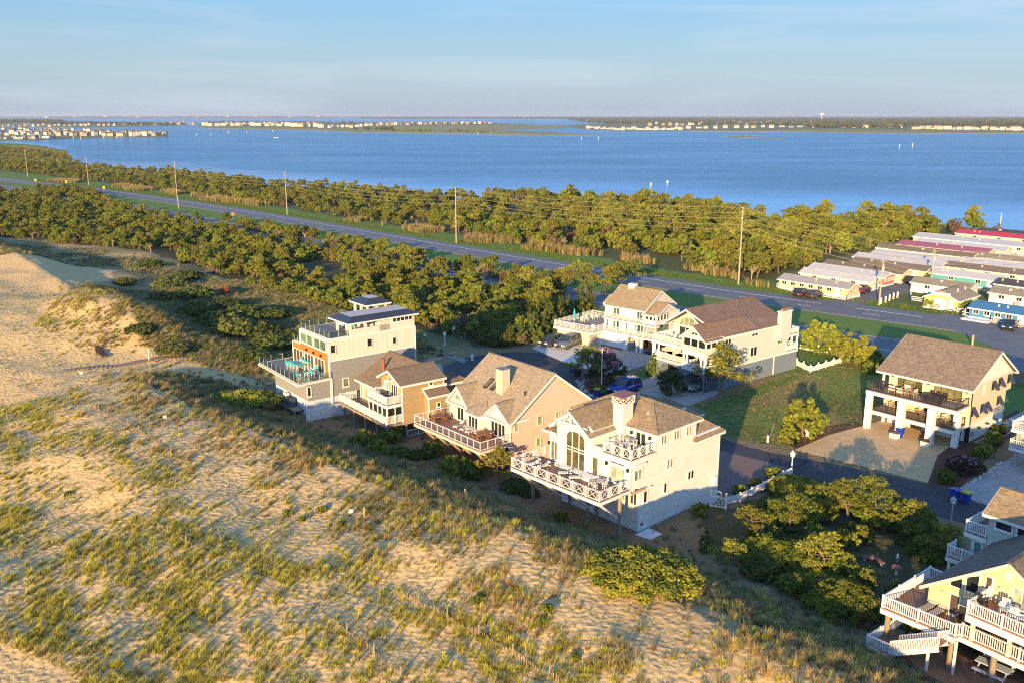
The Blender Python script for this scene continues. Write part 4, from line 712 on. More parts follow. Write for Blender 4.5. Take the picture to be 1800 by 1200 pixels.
h.box("wall", 3.1, 7.1, .05, 8, .0, 2.3, SID_W2); h.box("back_wall", -2.1, 3.1, 4, 8, 0, 2.3, DARK)  # arcade back wall coloured near-black to paint in its shade
h.box("wall", -2.1, -.01, 3.6, 6.2, 2.3, 6.0, SID_W2)
for u in (3.0, 1.1, .35, -1.9): h.box("porch_post", u - .18, u + .18, .02, .4, 0, 2.3, WHITE)
for a0, a1 in ((1.3, 2.82), (-1.7, .15)):
    mb = MB(); mb.prism([h.L(a0, .1, 1.75), h.L(a0 + .35, .1, 2.1), h.L(a1 - .35, .1, 2.1), h.L(a1, .1, 1.75), h.L(a1, .1, 2.3), h.L(a0, .1, 2.3)], (0, .2, 0)); mb.build("arch", WHITE, h.root)
for z in (2.42, 4.42): h.deck([(-2.2, .05), (7.3, .05), (7.3, 1.0), (-2.2, 1.0)], z, DECKP, .22)
h.rail([(-2.2, 3.5), (-2.15, .1), (7.2, .1)], 2.42, .75, 'lat', step=1.2); h.rail([(0, .1), (7.2, .1), (7.25, 2.5)], 4.42, .75, 'lat', step=1.2)
for u in (-2.1, -.05, 1.6, 3.3, 5.0, 7.1): h.box("porch_post", u - .07, u + .07, .06, .2, 2.42, 6.2 if u < 0 else 4.2, WHITE)
for a0, a1, z0, z1 in ((5.0, 6.25, 4.6, 6.25), (.8, 1.9, 4.6, 6.2), (5.0, 6.25, 2.55, 4.15), (.5, 1.8, 2.55, 4.0)): h.win('F', 1.0, a0, a1, z0, z1, 2, pane=GTEAL)
h.box("shutter", *h.fr('F', 1.0, 2.4, 3.9, 2.7, 4.1, 0, .04), WHITE2)
h.box("screen_room", -2.1, -.02, .4, 3.5, 4.42, 5.0, WHITE2)
for a0, a1 in ((-.65, -.1), (-1.35, -.72), (-2.05, -1.42)): h.win('F', .4, a0, a1, 5.0, 5.95, 1, pane=GL)
for a0, a1 in ((.45, 1.1), (1.2, 1.9), (2.0, 2.7), (2.8, 3.4)): h.win('R', -2.1, a0, a1, 5.0, 5.95, 1, pane=GL)
h.box("screen_back", -2.08, -.03, .45, 3.5, 5.0, 5.95, GL); h.box("screen_back", -2.05, -.05, 3.4, 3.55, 2.4, 4.3, GTEAL)
h.gable(-2.1, 0.3, .4, 5.6, 6.0, 7.3, 'u', SH_T3, .25, .2); h.poly("gable_wall", 'R', -2.1, [(.5, 6), (5.5, 6), (3.0, 7.15)], .2, OFFW)
h.box("cupola", 4.55, 5.55, 3.6, 4.6, 8.3, 9.25, WHITE); h.box("wall", 6.2, 8.2, 4.5, 8.5, 2.4, 7.0, SID_W2); h.gable(6.0, 8.3, 4.5, 9.0, 7.0, 8.2, 'v', SH_T3, .2, .2); h.box("wall", 7.1, 8.3, 1.6, 4.4, 2.4, 6.4, SID_W2); h.gable(6.6, 8.3, 1.6, 4.4, 6.4, 7.3, 'u', SH_T3, .2, .2)
h.box("garage_wall", 8.3, 14.7, -2.1, 4.5, -.05, 2.2, GREYW); h.box("garage_wall", 7.2, 8.31, -.1, 3, -.05, 2.15, WHITE2)
for a in (13.2, 11.6): h.box("corner_board", *h.fr('F', -2.1, a - .05, a + .05, 0, 2.2, .0, .04), WHITE)
h.deck([(7.3, -2.6), (14.6, -3.1), (14.9, 6.8), (7.3, 6.8)], 2.45, DECKP, .36); h.rail([(7.3, .1), (7.35, -2.5), (14.5, -3.0), (14.8, 6.7), (8.4, 6.7)], 2.45, .85, 'lat', step=1.2)
# ---------------- the blue-grey house with the brown roof
SID_C = banded("cream lap siding", (0.56, 0.54, 0.49), 'Z', .16, .05, .02, .65, .45); SHBLK = mat("slate blue shake", (0.155, 0.19, 0.23), .9, .16, 3, .4, 9, stretch=(1, 1, 2.2)); SH_BR = shingle("brown weathered shingles", (0.185, 0.12, 0.085), .28, wear=((.22, .18, .13), .35, .7))
h = House("brown_roof_house", "tall cream house with brown roof, columned porches and slate-blue ground floor", (26.94, 111.97), 0.0, 52); H6 = h
h.box("wall", 0, 10, 1.5, 13, 2.6, 7.0, SID_C); h.box("wall", 0, 3.6, -.4, 1.5, 2.6, 7.0, SID_C)
h.box("foundation", .0, 10, -.8, 15.7, -.1, 2.55, SHBLK); h.box("band_board", -.05, 10.05, -.45, 15.8, 2.52, 2.7, WHITE)
for u0, u1, v in ((4.6, 5.2, -2.3), (8.6, 9.3, -2.3), (.0, .5, -3.2), (3.3, 3.8, -3.2)): h.box("pier", u0, u1, v, -.81, -.1, 2.55, SHBLK)
for a0, a1, v in ((5.2, 8.6, -2.3), (.5, 3.3, -3.2)):
    N = 10; pts = [(a0, 1.55)] + [(a0 + (a1 - a0) * i / N, 1.5 + .65 * math.sqrt(max(0, 1 - (2 * i / N - 1) ** 2))) for i in range(N + 1)] + [(a1, 2.55), (a0, 2.55)]
    h.poly("arch", 'F', v, pts, .3, SHBLK); h.box("garage_shade_sheet", *h.fr('F', -.8, a0, a1, 0, 2.2, .002, .02), DARK)  # dark sheet on the wall paints the shade inside the garage
h.box("side_wall", .0, .3, -3.2, -.8, -.1, 2.55, SHBLK)
h.gable(0, 10, -.2, 13, 7.0, 9.4, 'v', SH_BR, .3, .3, ridge=6.2); h.gable(0, 3.75, -3.75, 6, 6.95, 8.4, 'v', SH_BR, .3, .25); h.gable(4.6, 10, 1.2, 10, 7.0, 9.0, 'v', SH_BR, .3, .25)
h.poly("gable_wall", 'F', -3.55, [(0, 6.9), (3.7, 6.9), (1.87, 8.25)], .2, SID_C); h.poly("gable_wall", 'F', 1.48, [(4.6, 7.0), (10, 7.0), (7.3, 8.85)], .3, SID_C); h.poly("gable_wall", 'B', 12.98, [(0, 7.0), (10, 7.0), (6.2, 9.25)], .3, SID_C)
h.archwin('F', 1.48, 5.4, 9.0, 6.6, 6.8, 7.9, 4, pane=CURT); h.win('F', 1.48, 5.5, 8.9, 5.1, 6.5, 3, pane=GL); h.archwin('F', -3.56, 1.2, 2.5, 7.15, 7.2, 7.65, 2, pane=GL)
# screened porch
h.box("porch_floor", -.05, 3.75, -3.65, -.4, 4.9, 5.1, WHITE); h.box("porch_floor", -.05, 3.75, -3.65, -.4, 2.55, 2.72, WHITE); h.box("porch_beam", -.02, 3.72, -3.6, -3.45, 6.65, 6.95, WHITE); h.box("porch_beam", -.02, .13, -3.45, -.4, 6.65, 6.95, WHITE); h.box("porch_beam", -.03, 3.73, -3.62, -3.3, 4.6, 4.9, WHITE); h.box("porch_beam", -.03, .2, -3.3, -.4, 4.6, 4.9, WHITE)
for u in (.03, 1.25, 2.45, 3.65): h.box("porch_post", u - .08, u + .08, -3.6, -3.44, 5.1, 6.65, WHITE)
for v in (-2.5, -1.45, -.45): h.box("porch_post", -.02, .14, v - .08, v + .08, 5.1, 6.65, WHITE)
for a0, a1 in ((.11, 1.17), (1.33, 2.37), (2.53, 3.57)): h.box("screen", a0, a1, -3.55, -3.52, 5.75, 6.64, GL)
for a0, a1 in ((-3.44, -2.58), (-2.42, -1.53), (-1.37, -.53)): h.box("screen", .04, .07, a0, a1, 5.75, 6.64, GL)
h.box("porch_back", 0.3, 3.6, -.5, -.41, 2.7, 4.6, mat("porch wall with painted shade", (.4, .39, .36), .8))  # siding tone darkened, porch shade put into the wall colour
h.rail([(.05, -.45), (.05, -3.55), (3.65, -3.55)], 5.1, .62, 'bal', step=1.2); h.rail([(.05, -.45), (.05, -3.55), (3.65, -3.55), (3.65, -.8)], 2.72, .7, 'bal', step=1.2)
COLM = WHITE
def column(u, v, z0, z1, r=.15): mb = MB(); mb.lathe([(r * 1.4, z0 - h.z0), (r * 1.4, z0 + .1 - h.z0), (r, z0 + .12 - h.z0), (r * .85, z1 - .12 - h.z0), (r * 1.3, z1 - .1 - h.z0), (r * 1.3, z1 - h.z0)], h.L(u, v, h.z0), 12); return mb.build("column", WHITE, h.root)
for u, v in ((.15, -3.45), (.75, -3.45), (3.1, -3.45), (3.6, -3.45), (.15, -.6)): column(u, v, 2.72, 4.6)
h.deck([(3.75, -2.4), (10.1, -2.4), (10.1, 1.5), (3.75, 1.5)], 5.0, FLAT, .4); h.rail([(3.8, -2.3), (10.0, -2.3), (10.0, 1.4)], 5.0, .75, 'bal', step=1.3); h.deck([(3.75, -2.3), (10.1, -2.3), (10.1, 1.5), (3.75, 1.5)], 2.7, DECKP, .25); h.rail([(3.8, -2.2), (10.0, -2.2), (10.0, 1.4)], 2.7, .75, 'bal', step=1.3)
for u in (4.1, 4.8, 9.2, 9.9): column(u, -2.1, 2.7, 4.6)
h.win('F', 1.5, 5.2, 8.6, 2.9, 4.4, 3, pane=GL); h.box("hanging_shade", 6.6, 6.7, -2.1, -.6, 3.5, 4.1, WHITE2)
for a0, a1, z0, z1, n in ((.05, 1.35, 5.72, 6.7, 2), (5.4, 6.8, 5.95, 6.8, 2), (11.1, 12.3, 4.15, 4.7, 2), (2.1, 2.75, 3.3, 4.6, 1), (5.3, 6.8, 3.3, 4.65, 2)): h.win('R', 0, a0, a1, z0, z1, n, pane=GL)
c = h.box("chimney", -.65, -.003, 10.8, 13.0, 4.95, 8.55, SID_C); h.box("chimney_cap", -.75, .1, 10.7, 13.1, 8.55, 8.7, WHITE, c); h.box("flue", -.5, -.1, 11.3, 12.5, 8.7, 9.0, mat("terracotta flue", (.3, .11, .05), .8), c); h.box("chimney_base", -.6, -.004, 11.0, 12.8, 4.7, 4.95, SID_C, c)
for z in (2.9, 5.15): h.deck([(-.1, 13.0), (9, 13.0), (9, 15.7), (-.1, 15.7)], z, DECKP, .3)
h.rail([(-.05, 13.1), (-.05, 15.65), (9, 15.65)], 5.15, .7, 'bal', step=1.2); h.rail([(-.05, 13.1), (-.05, 15.65), (9, 15.65)], 2.9, .7, 'bal', step=1.2)
for v in (13.2, 14.4, 15.6): h.box("porch_post", -.05, .15, v - .1, v + .1, 2.9, 4.85, WHITE)
h.box("downpipe", -.1, 0, 10.5, 10.6, .1, 2.6, WHITE)
for k_ in range(7): h.box("quoin", -.06, .0, -.4 + .12, -.1, 5.05 + k_ * .26, 5.18 + k_ * .26, BLACK)
# ---------------- the cream house with the dark shutters
STUC = mat("cream stucco", (0.58, 0.48, 0.335), .85, .05, 1.5, .2, 30); SH_T4 = shingle("dark tan shingles", (0.205, 0.155, 0.115), .3); SHUT = banded("slate shutter louvre", (0.05, 0.05, 0.075), 'Z', .07, .1, .05, .5, .8); BB = banded("white board and batten", (0.62, 0.6, 0.54), 'Y', .3, .04, .02, .6, 1.0); DECKT = banded("tan deck boards", (0.27, 0.21, 0.17), 'XY', .2, .1, .08, .75, .5)
h = House("cream_shutter_house", "cream house with slate propped shutters, black railings and square white pillars", (48.42, 91.63), 0.0, 49.4); H7 = h
h.box("wall", 0, 9.1, 0, 9.0, 2.0, 6.2, STUC); h.box("wall", .02, 9.1, 0.6, 9.0, -.05, 2.0, WHITE2); h.box("wall", 0.02, 9.08, 8.99, 10.3, 4.2, 6.2, STUC); h.box("band_board", -.05, 9.1, -.03, 9.05, 1.98, 2.15, WHITE)
h.poly("gable_wall", 'R', .0, [(0, 6.2), (10.3, 6.2), (5.85, 9.0)], .3, BB); h.poly("gable_wall", 'L', 9.1, [(0, 6.2), (10.3, 6.2), (5.85, 9.0)], .3, BB); h.box("band_board", -.05, 0, .3, 9.6, 6.25, 6.4, OFFW)
h.gable(0, 10.1, -.3, 10.9, 6.2, 9.25, 'u', SH_T4, .25, .3, ridge=5.85)
h.deck([(.1, -3.0), (10.1, -3.0), (10.1, 0), (.1, 0)], 4.35, DECKT, .36); h.deck([(.25, -2.9), (9.5, -2.9), (9.5, .6), (.25, .6)], 2.15, DECKT, .36)
h.rail([(.2, -.1), (.2, -2.95), (10.0, -2.95), (10.0, 0)], 4.35, .8, 'thin', BLACK, 1.7, .06); h.rail([(.35, -.1), (.35, -2.85), (9.4, -2.85), (9.4, .4)], 2.15, .8, 'thin', BLACK, 1.7, .06)
for u, v, w in ((9.55, -3.15, .3), (5.8, -3.2, .36), (2.5, -3.2, .36), (.35, -2.0, .3)): h.box("pillar", u - w, u + w, v - w, v + w, -.05, 4.0, WHITE)
for u in (9.6,): h.box("porch_post", u - .1, u + .1, -.35, -.15, 4.35, 6.1, WHITE)
h.box("porch_post", 9.3, 9.55, .1, .35, 0, 4.1, WHITE)
for a0, a1 in ((5.3, 8.05), (1.0, 3.95)): h.win('F', 0, a0, a1, 4.42, 5.95, 4, BLACK, GLW, .05, name="sliding_door", sill=False)
for a in (8.6, 4.6, .5): h.lampw('F', 0, a, 5.6)
h.win('F', 0.0, .7, 1.7, 2.3, 3.7, 2, pane=CURT); h.win('F', 0.0, 3.2, 5.6, 2.25, 3.8, 2, pane=GL); h.win('F', 0, 7, 8.2, 2.3, 3.7, 2, pane=GLW)
for a0, a1 in ((5.2, 6.4), (.9, 1.9), (3.6, 4.1), (-.0, .5)): h.box("garage_shade_sheet", *h.fr('F', .6, a0, a1, 0, 1.75, .0, .03), DARK)  # dark sheets on the solid wall paint the shade of open bays
for a, z in ((4.95, 5.0), (6.6, 5.05), (9.0, 5.0), (.35, 2.95), (2.65, 2.85), (3.8, 2.85), (6.8, 2.9)):
    h.box("window_opening", *h.fr('R', 0, a - .05, a + .6, z, z + 1.0, -.01, .02), GL); mb = MB(); mb.prism([h.L(-.05, a - .08, z + 1.05), h.L(-.05, a + .63, z + 1.05), h.L(-.62, a + .63, z + .1), h.L(-.62, a - .08, z + .1)], (.04, 0, .03)); mb.build("shutter", SHUT, h.root)
h.win('R', 0, 2.75, 3.1, 5.05, 6.05, 1, pane=GL)
for a in (2.3, 4.4, 6.5): h.box("wall_lamp", -.35, 0, a, a + .25, 1.3, 1.45, BLACK)
for pts in ([(-.06, -.02, 6.0), (-.06, -.02, 4.3), (-.06, .25, 4.1), (-.06, .25, .3)],):
    mb = MB(); [mb.beam(h.L(*a), h.L(*b), .09, .09) for a, b in zip(pts[:-1], pts[1:])]; mb.build("downpipe", BLACK, h.root)
h.box("electric_meter", -.2, 0, .9, 1.35, .7, 1.3, mat("meter grey", (.3, .32, .33), .5))
POOLW = mat("pool water", (0.12, 0.45, 0.62), .08, .08, 1, .2, 3)
sheet("swimming_pool", [tuple(h.world(-2.2, 11.5, 0)[:2]), tuple(h.world(-7, 11.5, 0)[:2]), tuple(h.world(-7, 15, 0)[:2]), tuple(h.world(-2.2, 15, 0)[:2])], .075, POOLW, raw=True)
sheet("pool_deck", [tuple(h.world(.5, 10, 0)[:2]), tuple(h.world(-9, 10, 0)[:2]), tuple(h.world(-9, 19, 0)[:2]), tuple(h.world(.5, 19, 0)[:2])], .055, CONC, raw=True)
sheet("path", [tuple(h.world(-.3, 1, 0)[:2]), tuple(h.world(-1.7, 1, 0)[:2]), tuple(h.world(-1.7, 10, 0)[:2]), tuple(h.world(-.3, 10, 0)[:2])], .062, mat("sand bed", (.36, .27, .16), .95, .15, 3), raw=True)
for i in range(11): sheet("stepping_stone", [tuple(h.world(u, 1.4 + i * .75 + dv, 0)[:2]) for u, dv in ((-.6, 0), (-1.45, .1), (-1.45, .5), (-.6, .4))], .1, mat("dark step stone", (.07, .075, .085), .9, .2, 3), raw=True)
# ---------------- the yellow house at the lower right
SID_Y = banded("yellow lap siding", (0.52, 0.44, 0.27), 'Z', .16, .06, .03, .65, .5); SH_D = shingle("charcoal brown shingles", (0.135, 0.105, 0.085), .3); DECKO = banded("orange brown deck boards", (0.30, 0.155, 0.085), 'XY', .22, .12, .07, .7, .8)
h = House("yellow_gable_house", "yellow gabled house with wide white-railed decks at the lower right corner", (26.26, 50.4), 2.2, 52); H8 = h
h.box("wall", -8.5, .75, 0, 8.6, 4.2, 6.0, SID_Y); h.box("under_wall", -8.45, .7, 2.6, 8.55, 1.4, 4.19, mat("brown boarding with painted shade", (.10, .07, .05), .9, .2, 2)); h.poly("gable_wall", 'F', 0, [(-8.5, 6.0), (.75, 6.0), (-3.8, 9.15)], .3, SID_Y); h.gable(-8.6, .8, -.1, 8.6, 6.05, 9.35, 'v', SH_D, .3, .35, ridge=-3.8, trim=CRM)  # under-deck shade is put into the dark boarding colour
h.win('F', 0, -1.25, -.55, 4.55, 6.0, 1, pane=SCRN, name="door"); h.win('F', 0, -2.95, -2.45, 6.62, 7.95, 1, pane=SCRN, name="door"); h.win('F', 0, -5.1, -4.0, 6.6, 7.9, 2, pane=CURT, name="sliding_door"); h.win('F', 0, -7.4, -6.2, 6.6, 7.9, 2, pane=CURT)
for pts in ([(-.5, 6.4), (-1.25, 6.42), (-1.25, 7.35), (-.5, 6.95)], [(-1.4, 6.42), (-2.2, 6.45), (-2.2, 7.85), (-1.4, 7.43)]):
    w = h.poly("window", 'F', -.06, pts, .08, WHITE); ca = sum(p[0] for p in pts) / 4; cz = sum(p[1] for p in pts) / 4; h.poly("pane", 'F', -.075, [(ca + (a - ca) * .84, cz + (z - cz) * .84) for a, z in pts], .05, GL, w)
h.box("wall_lamp", *h.fr('F', 0, -.25, -.1, 5.7, 5.9, 0, .15), CRM); h.box("wall_lamp", *h.fr('F', 0, -3.45, -3.3, 7.3, 7.55, 0, .15), CRM); h.box("vent", *h.fr('F', 0, -3.9, -3.5, 8.2, 8.6, 0, .05), WHITE)
for a0, a1 in ((-3.2, -2.2), (-4.8, -3.6), (-6.4, -5.2)): h.win('F', 0, a0, a1, 4.6, 5.9, 2, pane=GL)
h.deck([(2.35, -2.5), (-2.15, -2.2), (-2.15, 0), (.75, 0), (.75, 3.4), (2.45, 3.4)], 4.5, DECKO, .3); h.deck([(-2.16, -1.75), (-8.5, -1.9), (-8.5, 0), (-2.16, 0)], 4.497, DECKO, .3)
h.rail([(.8, 3.35), (2.4, 3.35), (2.3, -2.45), (-2.1, -2.15)], 4.5, .78, 'bal', step=1.9, pw=.11); h.rail([(-2.1, -2.1), (-2.3, -1.75), (-5.5, -1.8), (-8.5, -1.85)], 4.5, .78, 'bal', step=2.4, pw=.11)
h.deck([(-2.75, -2.6), (-8.5, -2.7), (-8.5, -.01), (-2.75, -.01)], 6.5, DECKO, .4); h.rail([(-2.8, -.1), (-2.8, -2.6), (-8.5, -2.7)], 6.5, .78, 'bal', step=2.2, pw=.11)
for u in (-2.85, -4.9, -7): h.box("porch_post", u - .1, u + .1, -1.85, -1.65, 4.5, 6.1, CRM)
for u, v in ((2.1, -2.0), (-1.9, -2.0), (-4.0, -1.2), (-6.0, -1.2), (2.2, 1.5)): h.piling(u, v, 1.4, 4.2, .17)
h.box("porch_post", -2.35, -2.22, -2.35, -2.22, 1.8, 4.3, WHITE); h.box("porch_post", -1.25, -1.12, -3.3, -3.17, 1.6, 4.0, WHITE)
# stairs and the lower landing
st_ = MB()
for i in range(9): h.mbox(st_, -1.9 + i * .31, -1.9 + (i + 1) * .31 + .05, -3.6, -2.55, 4.25 - i * .2, 4.31 - i * .2)
st_.build("stair_tread", DECKO, h.root)
for v in (-3.62, -2.56):
    h.beamp("stringer", (-1.9, v, 4.15), (.95, v, 2.4), .06, .3, WHITE); h.beamp("handrail", (-1.9, v, 4.95), (.95, v, 3.25), .08, .07, WHITE); bl = MB()
    for i in range(30): u = -1.9 + i * 2.85 / 29; z = 4.15 - i * 1.75 / 29; bl.beam(h.L(u, v, z), h.L(u, v, z + .8), .045, .045, up=(1, 0, 0))
    o = bl.build("balusters", WHITE2, h.root); o["kind"] = "stuff"
h.deck([(2.35, -3.8), (.9, -3.65), (.9, -1.4), (2.35, -1.0)], 2.45, DECKO, .2); h.rail([(2.3, .6), (2.32, -3.78), (.95, -3.62)], 2.3, .75, 'bal', step=1.4, pw=.1)
h.deck([(-1.6, -3.5), (-8.5, -3.3), (-8.5, 0), (1.6, 0), (1.6, -2.4)], 2.2, DECKO, .2, TIMBER)
# ---------------- the pale green house behind it
SID_G = banded("pale green lap siding", (0.42, 0.47, 0.41), 'Z', .16, .05, .03, .65, .45)
h = House("pale_green_house", "pale green house with two white-railed corner balconies behind the yellow house", tuple(H8.world(0, 0, 0)[:2]), .8, 52); H9 = h
h.box("wall", -8, 1.5, 9.0, 13.0, .5, 8.0, SID_G); h.poly("gable_wall", 'L', 1.5, [(9.0, 8.0), (13.0, 8.0), (11, 8.9)], .2, SID_G); h.gable(-8, 1.55, 9.0, 13, 8.0, 9.1, 'u', SH_TAN, .3, .3)
h.win('F', 9.0, -.1, 1.1, 6.9, 7.75, 1, pane=GL); h.win('F', 9.0, -2.4, -.3, 6.9, 7.7, 2, pane=GL); h.win('F', 9.0, .7, 1.35, 4.4, 5.7, 1, pane=GTEAL)
h.deck([(1.52, 9.0), (3.0, 9.0), (3.0, 12.5), (1.52, 12.5)], 6.0, DECKR, .3); h.rail([(1.6, 9.05), (2.95, 9.05), (2.95, 12.4), (1.6, 12.4)], 6.0, .8, 'bal', step=1.5)
h.box("wall", 1.5, 2.6, 9.2, 12.6, .5, 5.7, SID_G); h.deck([(1.5, 8.0), (3.6, 8.0), (3.6, 9.18), (1.5, 9.18)], 4.2, DECKR, .3); h.rail([(1.6, 8.05), (3.55, 8.05), (3.55, 9.1)], 4.2, .8, 'bal', step=1.2); h.win('F', 9.2, 1.75, 2.4, 4.3, 5.5, 1, pane=GTEAL); h.piling(3.4, 8.2, .5, 4.0, .1, WHITE, True)
# ---------------- the balcony house cut by the right edge
h = House("grey_balcony_house", "pale grey raised house with stacked white-railed balconies at the right edge", tuple(at(1783, 817)[:2]), 0, 50); H10 = h
h.box("wall", -9, -2.6, 1.5, 8, 2, 7, SID_C); h.gable(-9, -2.6, 1.5, 8, 7, 9, 'u', SH_GREY)
for z in (2.0, 3.9): h.deck([(.5, -.6), (-6, -.6), (-6, 4), (.5, 4)], z, mat("light grey deck", (.38, .38, .38), .8, .1, 2), .25); h.rail([(-6, -.55), (.45, -.55), (.45, 3.9)], z, .8, 'lat', step=1.2)
for u, v in ((0, 0), (0, 3.5), (-4, 0)): h.piling(u, v, 0, 3.7, .14, CONCP, True)
# ================================================================== trailer park across the highway
PAL = dict(white=WHITE2, cream=mat("cream metal siding", (.60, .51, .34), .6, .06, 1), tan=mat("tan metal siding", (.50, .40, .22), .6, .06, 1), mint=mat("pale mint siding", (.50, .57, .42), .6, .06, 1), pink=mat("coral pink siding", (.55, .14, .13), .6, .06, 1), lime=mat("lime green siding", (.33, .42, .16), .6, .06, 1), turq=mat("turquoise siding", (.07, .31, .36), .6, .06, 1), blue=mat("blue siding", (.06, .19, .36), .6, .06, 1), grey=mat("grey siding", (.33, .31, .29), .7, .06, 1))
ROOFS = dict(grey=mat("grey metal roof", (.29, .28, .27), .6, .12, .8), white=mat("white coated roof", (.42, .42, .43), .6, .10, .8), brown=shingle("trailer brown shingles", (.17, .135, .10), .25), red=mat("red metal roof", (.42, .035, .05), .5, .12, 1), magenta=mat("faded magenta roof", (.27, .09, .135), .55, .12, 1), dark=mat("dark roof", (.06, .055, .06), .7, .15, 1), blue=mat("blue metal roof", (.05, .16, .31), .45, .1, 1), taupe=shingle("taupe shingles", (.25, .21, .155), .2))
def trailer(label, px, L, Wd, wall, roof, B=48.5, ze=2.05, zr=2.8, end=None, nwin=3, endwin=2, axis='u'):
    h = House("mobile_home", label, tuple(at(*px)[:2]), 0.0, B, "mobile home"); h.root["group"] = "mobile homes across the highway"
    w = PAL[wall]; h.box("wall", 0, L, 0, Wd, .0, ze, w); h.box("skirting", -.02, L + .02, -.02, Wd + .02, .0, .4, PAL['white'])
    if axis == 'u': h.gable(0, L, 0, Wd, ze, zr, 'u', ROOFS[roof], .3, .3); h.poly("gable_wall", 'R', 0, [(0, ze), (Wd, ze), (Wd / 2, zr - .1)], .1, PAL[end] if end else w)
    else: h.gable(0, L, 0, Wd, ze, zr, 'v', ROOFS[roof], .3, .3); h.poly("gable_wall", 'F', 0, [(0, ze), (L, ze), (L / 2, zr - .1)], .1, PAL[end] if end else w)
    for i in range(nwin): a = L * (i + .7) / (nwin + .6); h.win('F', 0, a, a + min(1.1, L / nwin * .5), .95, 1.75, 2, pane=GL, sill=False)
    for i in range(endwin): a = Wd * (i + .5) / endwin - .45; h.win('R', 0, a, a + .9, .95, 1.75, 2, pane=GL, sill=False)
    q_ = random.Random(int(px[0])); k_ = 'u' if axis == 'u' else 'v'
    for i in range(2): a = (L if k_ == 'u' else Wd) * q_.uniform(.2, .9); b_ = (Wd if k_ == 'u' else L) * .3; u_, v_ = (a, b_) if k_ == 'u' else (b_, a); h.box("roof_vent", u_ - .14, u_ + .14, v_ - .14, v_ + .14, ze + .25, zr + .05, INSV)
    h.box("air_conditioner", L * .5, L * .5 + .8, -.75, -.05, 0, .8, PAL['grey']); h.door('F', 0, L * .12, L * .12 + .8, .35, 1.9); h.box("step", L * .12 - .2, L * .12 + 1.0, -.9, -.06, 0, .3, CONCP)
    return h
INSV = mat("galvanised vent", (.4, .4, .4), .5)
T1 = trailer("cream mobile home with a long window row, grey roof and white yard fence", (1489.5, 526), 15, 4.2, 'tan', 'grey', nwin=7)
trailer("pale mint mobile home with white roof second in the row", (1528, 513), 15.5, 3.6, 'mint', 'white', endwin=1)
trailer("coral pink mobile home with mint gable beside the utility pole", (1552, 505), 17, 4.6, 'pink', 'white', end='mint', endwin=3)
trailer("cream mobile home with two brown roof sections behind the utility pole", (1583, 499), 18, 4.6, 'cream', 'brown')
trailer("white mobile home with brown roof next to a clipped hedge", (1625, 493), 17, 4.4, 'cream', 'brown')
trailer("cream mobile home with white roof behind the second utility pole", (1650, 485), 20, 4.6, 'cream', 'white', endwin=1)
trailer("pale mint mobile home with white roof and a lattice porch", (1680, 478), 20, 4.4, 'mint', 'white')
trailer("cream mobile home with long brown roof just below the magenta roof", (1706, 468), 23, 4.4, 'cream', 'brown', endwin=3)
trailer("cream mobile home under a faded magenta roof", (1733, 460), 22, 4.8, 'cream', 'magenta')
trailer("cream and coral mobile home with pale roof and shrubs at its end", (1763, 456), 22, 5.0, 'cream', 'white', end='cream', endwin=3)
trailer("long white roofed hall with an arcaded orange side wall", (1812, 450), 30, 7.0, 'cream', 'white', nwin=8)
trailer("bright red roofed mobile home at the far right", (1835, 437), 23, 6, 'cream', 'red')
trailer("dark roofed mobile home behind the red roof", (1850, 431), 20, 5, 'white', 'dark')
SHOP = trailer("lime green cottage with a white sign board on its roof edge", (1682, 548), 6.0, 8.5, 'lime', 'taupe', nwin=0, endwin=3, axis='v', zr=3.4); SHOP.box("garage_door", *SHOP.fr('F', 0, 2.0, 4.2, .3, 1.9, 0, .05), WHITE2); SHOP.box("sign_board", *SHOP.fr('F', 0, 1.2, 4.6, 2.5, 3.1, .5, .6), WHITE2); SHOP.box("sign_arch", *SHOP.fr('F', 0, 2.1, 3.7, 3.1, 3.4, .5, .6), mat("coral sign top", (.5, .17, .10), .6)); SHOP.box("step", *SHOP.fr('F', 0, 1.4, 5.8, .0, .25, 0.01, .9), WHITE2)
trailer("white mobile home with taupe roof behind the lime cottage", (1700, 527), 11, 4.4, 'white', 'taupe', nwin=2, endwin=0)
trailer("turquoise mobile home with a pale ribbed roof and awning", (1757, 512), 14, 4.4, 'turq', 'white', nwin=2, endwin=1)
trailer("cream mobile home with brown roof behind the turquoise one", (1815, 503), 18, 4.6, 'cream', 'brown')
trailer("white roofed mobile home in the middle of the second block", (1810, 490), 15, 4.4, 'white', 'white')
trailer("taupe roofed mobile home behind the white roofed one", (1830, 480), 15, 4.4, 'white', 'taupe')
trailer("small white roofed shed home at the end of the second block", (1790, 472), 5, 3, 'blue', 'white', nwin=1)
BLU = trailer("bright blue cottage with blue metal roof and glazed porch near the road", (1812, 577), 10, 5.4, 'blue', 'blue', nwin=5, endwin=0); BLU.box("porch_deck", 6, 10.5, -2.0, -.03, 0, .25, WHITE2)
trailer("brown roofed mobile home beside the dark carport", (1850, 548), 11, 5, 'white', 'taupe')
trailer("dark roofed carport trimmed in turquoise", (1795, 522), 5, 4, 'turq', 'dark', nwin=0)
